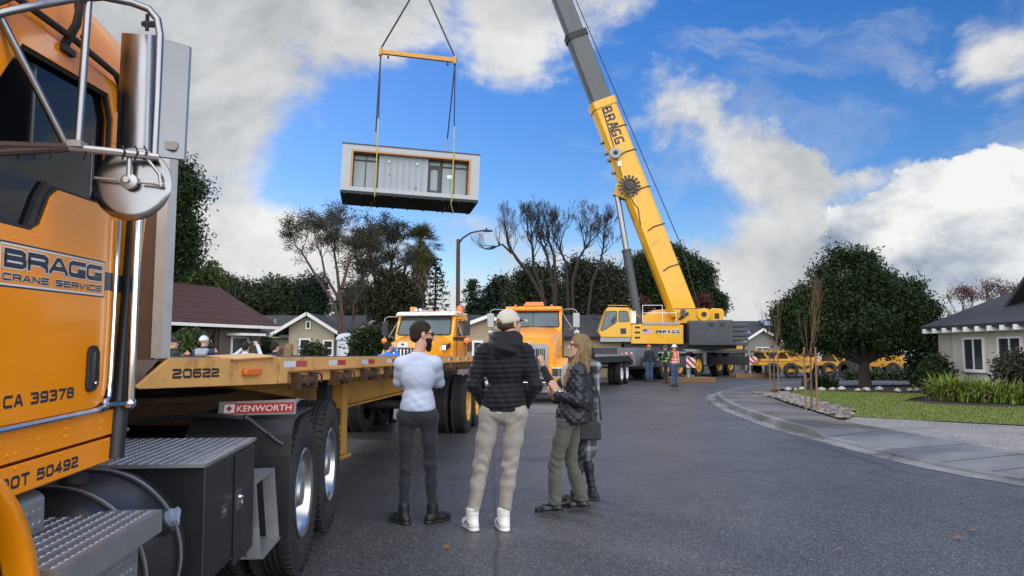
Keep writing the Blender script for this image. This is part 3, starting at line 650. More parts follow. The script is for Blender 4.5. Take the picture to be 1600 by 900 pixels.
def front_gable(par, xl, xr, xp, zl, zr, zp, yf, yb, wx0, wx1):
    mb = MB(); mb.prism([(wx0, -.05), (wx1, -.05), (wx1, zp - (zp - zr) * (wx1 - xp) / (xr - xp) - .08), (xp, zp - .08), (wx0, zp - (zp - zl) * (xp - wx0) / (xp - xl) - .08)], yf, yf + .25, 'y'); g_ = mb.build('gable_wall', M_BEIGE, par)
    mb = MB(); slab(mb, (xl, yf - .4, zl), (xl, yb, zl), (xp, yb, zp), (xp, yf - .4, zp)); slab(mb, (xr, yf - .4, zr), (xr, yb, zr), (xp + .002, yb, zp), (xp + .002, yf - .4, zp)); r_ = mb.build('gable_roof', M_SHING, par)
    mb = MB()
    for (xa, za) in ((xl, zl), (xr, zr)):
        a = Vector((xa, yf - .44, za - .06)); b = Vector((xp, yf - .44, zp - .06)); u = (b - a).normalized(); w = Vector((-u.z, 0, u.x)); w = w if w.z > 0 else -w
        V = [a - w * .1, b - w * .1, b + w * .09, a + w * .09]; V += [v + Vector((0, .035, 0)) for v in V]
        mb.add(V, [(0, 1, 2, 3), (7, 6, 5, 4), (0, 4, 5, 1), (1, 5, 6, 2), (2, 6, 7, 3), (3, 7, 4, 0)])
    mb.build('rake_board', M_TRIM, r_)
front_gable(h2, -14.6, -10.35, -12.35, 2.5, 2.62, 3.85, 44.8, 48.5, -13.5, -10.75)
window(h2, (-12.5, 44.78, 1.68), 0.62, 1.15, (0, -1, 0), 1, hor=True, fw=.1, sill=True)
window(h2, (-11.1, 44.78, 1.72), 0.55, .9, (0, -1, 0), 1, hor=True, fw=.1, sill=True)
window(h2, (-12.33, 44.78, 3.1), 0.24, .42, (0, -1, 0), 0, fw=.08, name='attic_vent')
front_gable(h2, -9.7, -6.3, -7.9, 2.55, 2.6, 3.75, 45.2, 48.5, -9.1, -6.7)
window(h2, (-7.75, 45.18, 3.0), 0.3, .45, (0, -1, 0), 0, fw=.08, name='attic_vent')
mb = MB()
for i in range(14): mb.bx(-17.3 + i * .27, -17.06 + i * .27, 46.2, 46.24, 0, 1.7 + .02 * (i % 2))
tag(mb.build('board_fence', M_REDWOOD), 'reddish board fence left of the beige gabled house', 'fence')
# --- tan house between the two trucks
h3 = thing('house', 'tan house with horizontal siding and white gable rake between the two oncoming trucks', 'house')
M_TAN = mat('tan_siding', (0.40, 0.31, 0.20), 0.8, var=0.06, nscale=1.5)
def siding(m, sc=3.2):
    g = G(m.node_tree); b = bsdf(m); P = g.n('ShaderNodeTexCoord').outputs['Object']; w = g.n('ShaderNodeTexWave'); w.bands_direction = 'Z'; w.wave_profile = 'SAW'; w.inputs['Scale'].default_value = sc
    g.l(P, w.inputs['Vector']); bp = g.n('ShaderNodeBump'); bp.inputs['Strength'].default_value = .8; bp.inputs['Distance'].default_value = .03; g.l(w.outputs['Fac'], bp.inputs['Height']); g.l(bp.outputs[0], b.inputs['Normal'])
siding(M_TAN, 2.4)
wall_box('wall', h3, -5.5, 6.5, 44, 51, 2.4, M_TAN)
mb = MB(); slab(mb, (-6.2, 43.4, 2.4), (7.2, 43.4, 2.4), (7.2, 47.5, 3.85), (-6.2, 47.5, 3.85)); slab(mb, (-6.2, 51.6, 2.4), (7.2, 51.6, 2.4), (7.2, 47.52, 3.85), (-6.2, 47.52, 3.85)); mb.build('roof', M_SHING, h3)
BE = M_BEIGE; M_BEIGE = M_TAN
front_gable(h3, -4.9, 2.2, -1.35, 2.25, 2.25, 3.55, 42.0, 46.5, -4.3, 1.6); M_BEIGE = BE
window(h3, (-1.95, 41.98, 1.7), .5, .75, (0, -1, 0), 0, fw=.12)
mb = MB(); mb.bx(-3.0, -2.3, 41.9, 41.97, 1.55, 2.05); mb.build('shutter_panel', mat('maroon_panel', (.08, .02, .02), .6), h3)
# --- more roofs further back
def far_house(label, X, Y, w, d, zw, zr, wallm, roofm, gx=None):
    h = thing('house', label, 'house', (X, Y, 0))
    mb = MB(); mb.bx(-w / 2, w / 2, 0, d, -.05, zw); mb.build('wall', wallm, h)
    mb = MB(); slab(mb, (-w / 2 - .5, -.5, zw), (w / 2 + .5, -.5, zw), (w / 2 + .5, d / 2, zr), (-w / 2 - .5, d / 2, zr)); slab(mb, (-w / 2 - .5, d + .5, zw), (w / 2 + .5, d + .5, zw), (w / 2 + .5, d / 2 + .01, zr), (-w / 2 - .5, d / 2 + .01, zr)); mb.build('roof', roofm, h)
    if gx is not None:
        BE2 = globals()['M_BEIGE']; globals()['M_BEIGE'] = wallm
        front_gable(h, gx - 1.9, gx + 1.9, gx, zw - .05, zw - .05, zw + 1.15, -.9, d / 2, gx - 1.5, gx + 1.5); globals()['M_BEIGE'] = BE2
        window(h, (gx, -.92, zw - .9), 1.1, .9, (0, -1, 0), 1)
    return h
far_house('far house with small white trimmed gable above the roof of the tan house', -2.6, 62, 13, 8, 3.2, 5.0, M_TAN, M_SHING, -0.5)
far_house('dark grey roofed house behind the orange truck and the crane cab', 6.2, 58, 9, 8, 2.5, 4.3, M_POST, M_SHING)
h4 = far_house('pale house with small gable and solar panels to the right of the crane counterweights', 22.5, 64, 10, 8, 2.3, 4.3, mat('grey_stucco', (.20, .19, .17), .85), M_SHING, -1.2)
mb = MB(); mb.box((-2.6, .8, 3.35), (1.6, 1.7, .05), 0, (R(22), 0, 0)); mb.box((2.0, 2.6, 4.1), (4.0, 1.5, .05), 0, (R(22), 0, 0)); mb.build('solar_panel', mat('solar', (.30, .34, .40), .15, .3), h4)
# --- corner house on the right
h5 = thing('house', 'pale stucco house with dark shingle roof and white rafter tails behind the strappy green plants', 'house')
mb = MB(); mb.bx(15.8, 27, 8, 27.3, -.05, 2.32); mb.build('wall', M_STUCCO, h5)
M_LAP = mat('pale_lap_siding', (0.42, 0.38, 0.31), 0.8, var=0.06); siding(M_LAP, 2.0)
mb = MB(); mb.bx(15.74, 15.797, 26.6, 27.36, .1, 2.3); mb.bx(15.72, 15.797, 8, 21.9, .1, 2.3); mb.build('lap_siding', M_LAP, h5)
mb = MB(); slab(mb, (15.2, 7.5, 2.42), (15.2, 27.62, 2.42), (20.6, 27.62, 4.45), (20.6, 7.5, 4.45), .14); slab(mb, (26, 7.5, 2.42), (26, 27.62, 2.42), (20.602, 27.62, 4.45), (20.602, 7.5, 4.45), .14); rf = mb.build('roof', M_SHING, h5)
mb = MB(); mb.prism([(15.8, 2.3), (25.4, 2.3), (20.6, 4.25)], 27.0, 27.28, 'y'); mb.build('gable_wall', M_STUCCO, h5)
for i in range(16):
    yy = 27.3 - i * .62; mb = MB(); mb.bx(15.16, 15.78, yy - .07, yy + .07, 2.17, 2.335); mb.build('rafter_tail', M_TRIM, h5, bevel=.01)
mb = MB(); slab(mb, (16.8, 20.3, 3.0), (16.8, 22.8, 5.1), (21, 22.8, 5.1), (21, 20.3, 3.0)); slab(mb, (16.8, 25.3, 3.0), (16.8, 22.81, 5.1), (21, 22.81, 5.1), (21, 25.3, 3.0)); mb.build('upper_roof', M_SHING, h5)
mb = MB(); mb.prism([(20.7, 2.7), (24.9, 2.7), (22.8, 4.85)], 17.2, 17.4, 'x'); mb.build('upper_gable', M_POST, h5)
for yc in (25.35, 23.5): window(h5, (15.79, yc, 1.42), 1.08, 1.08, (-1, 0, 0), 1, sill=True)
# ================================================================== TREES
def B(px, v, rx, rz, Y, base, w=1.0, ry=None):
    """lobe seen at pixel px,v with half-sizes in pixels, at distance Y, relative to base"""
    p = at(px, v, Y); s = Y / FPX
    return ((p.x - base[0], p.y - base[1], p.z - base[2]), (rx * s, (ry or rx) * s, rz * s), w)
b = (-15.9, 32.6, 0)
tree('broadleaf_tree', 'dark green broadleaf tree rising behind the first truck mirrors, left of the brown roof', b, 4.5, .22, [B(232, 340, 84, 80, 32.6, b, 1.6), B(270, 295, 45, 42, 32.6, b, .6), B(268, 390, 38, 42, 32.6, b, .5), B(215, 420, 70, 40, 32.6, b, .5)], L_DARK, B_DARK, 120, .058, 11, nclump=130, spread=.32)
b = (-20.0, 46, 0)
tree('broadleaf_tree', 'pale green tree showing just above the brown tile roof', b, 3, .2, [B(300, 440, 34, 22, 46, b), B(265, 445, 30, 26, 46, b)], L_MID, B_GREY, 60, .11, 12, nclump=60, spread=.4)
for i, (px, v, rx, rz, lm, lab) in enumerate([(372, 470, 36, 36, L_OAK, 'dark oak behind the brown roofed house, leftmost of the backyard oaks'), (428, 462, 38, 34, L_OAK, 'dark oak above the low roof left of the beige gable, middle of the backyard oaks'), (478, 462, 32, 40, L_CON, 'dark green oak directly above the white attic gable of the beige house'), (348, 452, 26, 20, L_MID, 'small green tree between the brown roof and the dark oaks'), (560, 470, 30, 34, L_OAK, 'dark oak behind the dark roof to the right of the reddish trunk')]):
    Y = 57 + i % 3; p = at(px, 549, Y); b = (p.x, Y, 0)
    tree('oak_tree', lab, b, 2.6, .2, [B(px, v, rx, rz, Y, b, 1.2), B(px - 14, v + 12, rx * .8, rz * .7, Y, b, .7), B(px + 13, v + 8, rx * .7, rz * .8, Y, b, .7), B(px, v + 30, rx * 1.1, 26, Y, b, .7)], lm, B_DARK, 100, .085, 20 + i, nclump=48, spread=.33, group='oaks in the back yards')
# sparse conifers
def conifer(name, label, px, top_v, width, Y, seed, lm, dens=1.0, z0=1.0, group=None):
    rng = np.random.default_rng(seed); rg = random.Random(seed)
    p = at(px, top_v, Y); H = p.z; t = thing(name, label, 'tree', (p.x, Y, 0), 0, group); w = width / 2 * Y / FPX
    mt = MB(); mt.tube([(0, 0, -.1), (0, 0, H)], [.16, .02], 7); mc = MB(); n = int(H / .32)
    for i in range(n):
        z = z0 + (H - z0) * i / n; L = w * 1.3 * (1 - (i / n)) ** .8 * rg.uniform(.7, 1.15) + .15
        for j in range(6):
            a = rg.uniform(0, 2 * PI); e = Vector((math.cos(a) * L, math.sin(a) * L, z - .12 * L + rg.uniform(-.1, .1)))
            mt.tube([(0, 0, z), e], [.03, .008], 3, caps=False)
            k = max(2, int(L * 3.2 * dens)); C = [Vector((0, 0, z)).lerp(e, (q + .7) / k) for q in range(k)]
            leaves(mc, C, max(3, int(9 * dens)), (.16, .16, .07), .085, rng)
    mt.build('trunk', B_DARK, t, recalc=False); mc.build('crown', lm, t, recalc=False); return t
conifer('conifer_tree', 'thin sparse conifer with layered boughs beside the palm', 681, 400, 58, 48, 31, L_OAK, .55)
conifer('conifer_tree', 'small bare looking conifer tip above the pale green tree', 332, 405, 34, 52, 32, L_OAK, .4, 4)
conifer('conifer_tree', 'dense dark conifer right of the street lamp, nearer the lamp', 738, 434, 52, 58, 33, L_CON, 1.2, 2)
b = (at(776, 549, 58).x, 58, 0)
tree('conifer_tree', 'flat topped dark cedar between the street lamp and the bare trees', b, 4, .18, [B(776, 462, 24, 13, 58, b), B(770, 480, 28, 14, 58, b), B(782, 446, 12, 7, 58, b, .4), B(776, 500, 30, 14, 58, b)], L_CON, B_DARK, 45, .11, 34, nclump=45, spread=.32)
# tall sparse tree with reddish trunk
def branchy(name, label, base, stems, seed, bark, leafm=None, leaf_n=8, leaf_s=.05, leaf_spread=.22, cat='tree', group=None, **kw):
    rg = random.Random(seed); rng = np.random.default_rng(seed); t = thing(name, label, cat, base, 0, group); mt = MB(); tips = []
    for (pts, r0, r1, depth, L) in stems:
        P = [Vector(p) for p in pts]; k = len(P); mt.tube(P, [r0 + (r1 - r0) * i / (k - 1) for i in range(k)], 8)
        d = (P[-1] - P[-2]).normalized()
        for j in range(kw.get('top', 3)):
            ax = Vector((rg.gauss(0, 1), rg.gauss(0, 1), 0)).normalized(); grow(mt, P[-1], (d + ax * .5).normalized(), L, r1 * .8, depth, rg, tips, **{q: v for q, v in kw.items() if q != 'top'})
        for j in range(kw.get('top', 3)):
            q = P[-2].lerp(P[-1], rg.uniform(.2, .9)); ax = Vector((rg.gauss(0, 1), rg.gauss(0, 1), .3)).normalized(); grow(mt, q, (d * .6 + ax * .7).normalized(), L * .8, r1 * .55, max(1, depth - 1), rg, tips, **{q: v for q, v in kw.items() if q != 'top'})
    mt.build('trunk', bark, t, recalc=False)
    if leafm is not None and tips:
        mc = MB(); leaves(mc, [tuple(p) for p in tips], leaf_n, (leaf_spread, leaf_spread, leaf_spread * .7), leaf_s, rng); mc.build('crown', leafm, t, recalc=False)
    return t
def W2(base, px, v, Y):
    p = at(px, v, Y); return (p.x - base[0], p.y - base[1], p.z - base[2])
b = (at(533, 560, 39).x, 39, 0)
S = lambda px, v, dy=0: W2(b, px, v, 39 + dy)
branchy('sparse_tree', 'tall open crowned tree with reddish trunk and thin dark foliage left of the palm', b,
        [([(0, 0, -.1), S(530, 500), S(520, 470), S(490, 425), S(472, 395)], .12, .045, 5, .62), ([(.05, 0, -.1), S(533, 480, .3), S(527, 425, .3), S(522, 392, .4)], .13, .05, 5, .70),
         ([S(531, 470), S(508, 430, -.5), S(502, 398, -.8)], .09, .045, 5, .60), ([S(534, 450, .2), S(548, 400, .5), S(556, 400, .6)], .09, .045, 5, .56)],
        41, B_RED, L_BROWN, 12, .030, .17, spread=.52, up=.16, shrink=.76, rmin=.007)
b = (at(592, 560, 46).x, 46, 0)
S = lambda px, v, dy=0: W2(b, px, v, 46 + dy)
branchy('sparse_tree', 'dark twiggy tree with several trunks between the reddish trunk and the palm', b,
        [([(0, 0, -.1), S(590, 470), S(584, 420), S(582, 410)], .18, .07, 5, .80), ([(.5, .3, -.1), S(607, 460), S(612, 410), S(612, 408)], .18, .07, 5, .80), ([(-.2, 0, -.1), S(572, 470), S(566, 430), S(565, 415)], .15, .06, 5, .72), ([(.9, .3, -.1), S(628, 450), S(634, 410), S(628, 415)], .14, .06, 5, .7)],
        42, B_DARK, L_BROWN, 12, .036, .18, spread=.5, up=.2, shrink=.76, rmin=.008)
b = (at(506, 560, 41).x, 41, 0)
S = lambda px, v, dy=0: W2(b, px, v, 41 + dy)
branchy('sparse_tree', 'slim tree with pinkish trunk just right of the tall reddish trunk', (at(548, 560, 43).x, 43, 0), [([(0, 0, -.1), (0.02, 0, 2.3), (.12, 0, 4.2)], .1, .06, 4, 1.1)], 43, B_RED, L_BROWN, 14, .05, .26, spread=.5, up=.3)
b = (at(622, 549, 44).x, 44, 0)
tree('dense_tree', 'dense dark rounded evergreen below the palm, left of the street lamp', b, 2, .2, [B(615, 457, 28, 30, 44, b, 1.2), B(604, 475, 24, 28, 44, b, .7), B(634, 478, 22, 30, 44, b, .7)], L_OLIVE, B_DARK, 60, .09, 44, nclump=70, spread=.3, droop=1.0)
# palm
def palm(label, px, top_v, Y):
    p = at(px, 549, Y); t = thing('palm_tree', label, 'tree', (p.x, Y, 0)); rg = random.Random(9); H = at(px, 385, Y).z
    mt = MB(); mt.tube([(-.35, 0, -.1), (-.25, 0, H * .5), (0, 0, H)], [.24, .2, .2], 9); mt.build('trunk', B_GREY, t)
    mk = MB()
    for i in range(420):
        a = rg.uniform(0, 2 * PI); z = H + .3 - rg.uniform(.0, 3.3); r = .26 + .5 * (1 - (H - z) / 3.4) * rg.uniform(.5, 1.2); l = rg.uniform(.5, 1.1)
        A = Vector((math.cos(a) * .2, math.sin(a) * .2, z + .25)); Bv = Vector((math.cos(a) * r * 1.25, math.sin(a) * r * 1.25, z - l)); s = Vector((-math.sin(a), math.cos(a), 0)) * .05
        mk.add([A - s * .3, A + s * .3, Bv + s, Bv - s], [(0, 1, 2, 3)])
    mk.build('dead_frond_skirt', L_DRY, t, recalc=False)
    mf = MB()
    for i in range(120):
        a = rg.uniform(0, 2 * PI); el = rg.uniform(-1.25, 1.4); L = rg.uniform(1.3, 1.95); d = Vector((math.cos(a) * math.cos(el), math.sin(a) * math.cos(el), math.sin(el)))
        st = Vector((0, 0, H + .1)); mid = st + d * L * .55; side = d.cross(Vector((0, 0, 1))); side = side.normalized() if side.length > .1 else Vector((1, 0, 0)); up = side.cross(d)
        mf.add([st - side * .015, st + side * .015, mid + side * .02, mid - side * .02], [(0, 1, 2, 3)])
        for q in range(13):
            b_ = (q / 12 - .5) * 2.5; e = mid + (d * math.cos(b_) + side * math.sin(b_)) * L * .5 + up * .03 + Vector((0, 0, -.22 * rg.random() - .1)); w = side * math.cos(b_) * .028 - d * math.sin(b_) * .028
            m2 = mid.lerp(e, .5); mf.add([mid, m2 + w, e, m2 - w], [(0, 1, 2, 3)])
    mf.build('fronds', L_PALM, t, recalc=False); return t
palm('fan palm with a skirt of dead fronds left of the street lamp', 655, 352, 50)
# bare pollarded trees
b = (at(862, 549, 50).x, 50, 0)
S = lambda px, v, dy=0: W2(b, px, v, 50 + dy)
kw = dict(spread=.40, up=.34, shrink=.76, wob=.2, rmin=.008, top=4)
branchy('bare_tree', 'bare black limbed tree right of the street lamp, widest of the leafless trees', b, [([(-.3, 0, -.1), S(850, 470), S(828, 430), S(808, 405), S(795, 385)], .20, .075, 5, .95), ([(-.2, 0, -.1), S(846, 450), S(834, 420), S(832, 385)], .19, .075, 6, .85), ([(0, 0, -.1), S(866, 460), S(858, 415), S(852, 388)], .18, .07, 6, .82),
         ([(.1, 0, -.1), S(868, 450), S(866, 400), S(858, 378)], .17, .065, 5, .85), ([S(800, 396), S(785, 382), S(776, 385)], .08, .05, 3, .8)], 51, B_DARK, **kw)
b = (at(898, 549, 50.5).x, 50.5, 0)
S = lambda px, v, dy=0: W2(b, px, v, 50.5 + dy)
branchy('bare_tree', 'bare tree with curving limbs directly left of the crane lift cylinder', b, [([(-.3, 0, -.1), S(886, 440), S(884, 410), S(876, 392)], .15, .065, 6, .82), ([(0, 0, -.1), S(894, 440), S(904, 405), S(914, 388)], .15, .065, 6, .86), ([(.3, 0, -.1), S(925, 440), S(938, 410), S(943, 385)], .13, .06, 6, .80)], 52, B_DARK, **kw)
for i, (pxs, lab, lm) in enumerate([([(838, 455, 40, 44), (815, 475, 26, 30), (860, 480, 30, 34), (840, 500, 50, 26)], 'dark ivy covered tree mass behind the orange truck roof', L_OAK), ([(930, 450, 42, 46), (905, 440, 26, 34), (955, 460, 28, 40), (925, 490, 52, 26)], 'brownish dense tree between the orange truck and the crane cab', L_BROWN),
                                    ([(1055, 420, 42, 36), (1085, 440, 30, 40), (1020, 440, 34, 40), (1000, 425, 22, 30), (1060, 470, 60, 26)], 'broad dark tree behind the foot of the crane boom', L_DARK), ([(1112, 476, 20, 16), (1098, 470, 18, 18)], 'small dark tree above the crane winch, right of the boom', L_DARK)]):
    Y = [52, 53, 60, 62][i]; b = (at(pxs[0][0], 549, Y).x, Y, 0)
    tree('dense_tree', lab, b, 3, .25, [B(p, v, rx, rz, Y, b, .9) for p, v, rx, rz in pxs], lm, B_DARK, 130, .08, 60 + i, nclump=62, spread=.32, shell=.62)
for i, (px, v, rx, rz, Y, lab) in enumerate([(928, 522, 14, 20, 47, 'rust red shrub left of the crane cab'), (1003, 478, 16, 14, 55, 'dark red leaved shrub above the crane body, left of the boom'), (1098, 473, 15, 10, 55, 'dark red leaved shrub right of the boom foot')]):
    b = (at(px, 549, Y).x, Y, 0); tree('red_shrub', lab, b, .8, .06, [B(px, v, rx, rz, Y, b, .6), B(px, v + rz, rx * .8, rz, Y, b, .4)], L_RED, B_DARK, 40, .07, 70 + i, nclump=50, spread=.2, cat='shrub', group='red leaved shrubs near the crane')
# big dark tree on the right
b = (at(1350, 549, 29.6).x, 29.6, 0.1); Y = 29.6
tree('evergreen_tree', 'large dense dark green tree with a short thick trunk on the corner lawn', b, 1.15, .22,
     [B(1327, 440, 46, 46, Y, b, .9), B(1290, 482, 46, 44, Y, b, .8), B(1262, 505, 40, 46, Y, b, .7), B(1236, 490, 22, 20, Y, b, .25), B(1372, 462, 42, 38, Y, b, .7), B(1404, 498, 46, 42, Y, b, .9), B(1340, 505, 70, 38, Y, b, 1.1), B(1432, 480, 28, 26, Y, b, .35), B(1250, 522, 28, 24, Y, b, .3), B(1300, 526, 44, 24, Y, b, .5), B(1395, 524, 46, 26, Y, b, .5), B(1396, 440, 9, 12, Y, b, .06), B(1310, 405, 16, 16, Y, b, .1), B(1345, 408, 14, 14, Y, b, .08), B(1280, 436, 15, 13, Y, b, .08), B(1362, 416, 12, 12, Y, b, .06), B(1424, 452, 14, 12, Y, b, .08), B(1447, 488, 14, 13, Y, b, .08), B(1220, 505, 12, 14, Y, b, .07), B(1248, 468, 13, 12, Y, b, .07)],
     L_DARK, B_DARK, 150, .046, 81, nclump=80, spread=.21, limbs=3, shell=.66)
b = (at(1447, 549, 30.5).x, 30.5, 0.1)
tree('evergreen_shrub', 'dark bushy evergreen against the left end of the pale house', b, .8, .1, [B(1448, 535, 24, 26, 30.5, b, .8), B(1446, 575, 22, 22, 30.5, b, .7)], L_DARK, B_DARK, 60, .06, 82, nclump=70, spread=.22, cat='shrub')
# young staked street trees
def young(label, px, bv, H, seed, sc=1.0):
    g_ = gnd(px, bv, .12); b = (g_.x, g_.y, .12)
    t = branchy('young_tree', label, b, [([(0, 0, -.05), (.02, 0, 1.0), (.03, 0.02, 1.5 * sc)], .026 * sc, .014 * sc, 3, .55 * sc)], seed, mat('bark_young', (.12, .07, .042), .85, var=.2), spread=.26, up=.5, shrink=.8, wob=.07, rmin=.0025, top=4)
    mb = MB()
    mb.cyl((-.10, .08, -.1), (-.10, .08, 1.5 * sc), .024, n=8); s = mb.build('stake', B_TAN, t)
    mb = MB(); mb.cyl((.12, -.05, -.1), (.12, -.05, 1.5 * sc), .024, n=8); mb.build('stake', B_TAN, t)
    mb = MB(); mb.bx(-.13, .15, -.07, .1, 1.30 * sc, 1.33 * sc); mb.build('tie', M_FRAME, t); return t
young('leafless young tree between wooden stakes, nearer one in the stone bed', 1268, 641, 3.4, 91)
young('leafless young tree with thin stake at the far tip of the stone bed', 1210, 616, 3.4, 92, 1.0)
# bare reddish tree behind the right house
b = (at(1530, 549, 36).x, 36, 0)
branchy('bare_tree', 'bare reddish crowned tree showing over the roof of the pale house', b, [([(0, 0, 0), (0, 0, 1.6), (-.6, 0, 2.4)], .14, .07, 4, .8), ([(0, 0, 0), (.2, 0, 1.8), (.7, 0, 2.6)], .14, .07, 4, .8), ([(0, 0, 0), (1.2, 0, 1.8), (1.8, 0, 2.6)], .14, .07, 4, .75)], 93, B_DARK, mat('twig_bud', (.10, .045, .04), .8, island=.4), 10, .035, .16, spread=.5, up=.2, top=3)
# plants along the right house: strappy clumps
def strappy(label, x, y, h, n, seed, lm=None, group='strappy plants in front of the pale house'):
    rg = random.Random(seed); t = thing('strappy_plant', label, 'plant', (x, y, .1), 0, group); mb = MB(); md = MB()
    for i in range(n):
        a = rg.uniform(0, 2 * PI); L = h * rg.uniform(.65, 1.15); ln = rg.uniform(.5, 2.0); w = rg.uniform(.014, .026); d = Vector((math.cos(a), math.sin(a), 0)); s = Vector((-d.y, d.x, 0)) * w
        o = Vector((rg.gauss(0, .27), rg.gauss(0, .27), 0)); prev = None
        P = [o + d * (ln * L * .5 * q ** 1.3) + Vector((0, 0, L * (q - .42 * ln * q * q))) for q in (0, .35, .65, .85, 1)]
        m_ = md if (i % 7 == 0) else mb
        ws = [1, 1.1, .9, .6, .1]; V = [p - s * k for p, k in zip(P, ws)] + [p + s * k for p, k in zip(P, ws)]
        m_.add(V, [(q, q + 1, 6 + q, 5 + q) for q in range(4)])
    mb.build('leaves', lm or L_STRAP, t, recalc=False)
    md.build('old_leaves', L_DRY, t, recalc=False); return t
for i, (x, y, h, n, lab) in enumerate([(12.9, 21.9, .95, 420, 'big bright green strappy plant, left end of the row by the lawn'), (13.6, 21.2, .85, 360, 'strappy plant second in the row, in front of the left window of the pale house'), (14.2, 20.6, .75, 300, 'shorter strappy plant in the middle of the row, below the house windows'), (14.7, 20.2, .8, 320, 'strappy plant near the right end of the row by the lawn'), (13.7, 22.6, .8, 240, 'strappy plant in the second row close to the house wall'), (15.0, 21.4, .8, 260, 'strappy plant at the right edge of the photo against the house wall')]):
    strappy(lab, x, y, h * 1.05, int(n * 1.6), 100 + i)
strappy('dark green strappy plant beside the young tree and soil bed', at(1282, 549, 30).x, 30, .75, 320, 110, L_DARK, 'strappy plants near the big tree')
def shrub(name, label, px, v, rx, rz, Y, lm, seed, group=None, size=.05, n=60):
    b = (at(px, 549, Y).x, Y, .05); return tree(name, label, b, .3, .04, [B(px, v, rx, rz, Y, b, 1.0)], lm, B_DARK, 55, size, seed, group, nclump=n, spread=.16, limbs=4, cat='shrub')
shrub('round_shrub', 'dark clipped shrub below the left corner of the pale house', 1462, 582, 22, 22, 25.4, L_DARK, 120)
shrub('round_shrub', 'twiggy brown shrub under the right window of the pale house', 1588, 578, 24, 20, 21.8, L_BROWN, 121)
shrub('leafy_bush', 'dark leafy bush in front of the beige house, right of the portable toilet', 578, 540, 30, 26, 27, L_DARK, 122, n=110)
shrub('leafy_bush', 'green bush against the porch of the brown roofed house', 292, 545, 16, 20, 24, L_MID, 123)
shrub('leafy_bush', 'low green bush under the left window of the beige house', 492, 552, 16, 10, 36, L_OAK, 124)
shrub('leafy_bush', 'dark bush between the porch and the beige house', 410, 540, 18, 18, 38, L_DARK, 125)
mb = MB(); rng = np.random.default_rng(5); leaves(mb, [(x, 36.2 + .2 * math.sin(x * 7), .2 + .2 * k) for x in np.linspace(16.4, 19.6, 34) for k in (0, .6, 1.2)], 34, (.14, .16, .1), .05, rng)
tag(mb.build('low_hedge', L_OAK, recalc=False), 'low clipped hedge beyond the big tree along the side street', 'hedge')
# ================================================================== VEHICLE HELPERS
from mathutils.geometry import tessellate_polygon
def plate_hole(mb, outer, hole, x, th, mi=0, wall=True, mih=None):
    """sheet in the plane x = const (points y,z) with a hole, outer face at x, thickness th inwards"""
    polys = [[Vector((0, *p)) for p in outer], [Vector((0, *p)) for p in hole]]
    tri = tessellate_polygon(polys); P = list(outer) + list(hole)
    V = [(x, y, z) for y, z in P]; V2 = [(x - th, y, z) for y, z in P]; n = len(outer); h = len(hole)
    mb.add(V, tri, mi); mb.add(V2, tri, mi)
    mb.add(V[:n] + V2[:n], [(i, (i + 1) % n, n + (i + 1) % n, n + i) for i in range(n)], mi)
    mb.add(V[n:] + V2[n:], [(i, (i + 1) % h, h + (i + 1) % h, h + i) for i in range(h)], mi if mih is None else mih)
def rounded(poly, r, n=4, which=None):
    out = []; k = len(poly)
    for i in range(k):
        p = Vector(poly[i]); a = Vector(poly[i - 1]) - p; b = Vector(poly[(i + 1) % k]) - p
        q = min(r, a.length * .45, b.length * .45)
        if which is not None and i not in which: out.append(tuple(p)); continue
        A = p + a.normalized() * q; Bq = p + b.normalized() * q
        for j in range(n + 1):
            t = j / n; out.append(tuple((1 - t) ** 2 * A + 2 * t * (1 - t) * p + t * t * Bq))
    return out
WCACHE = {}
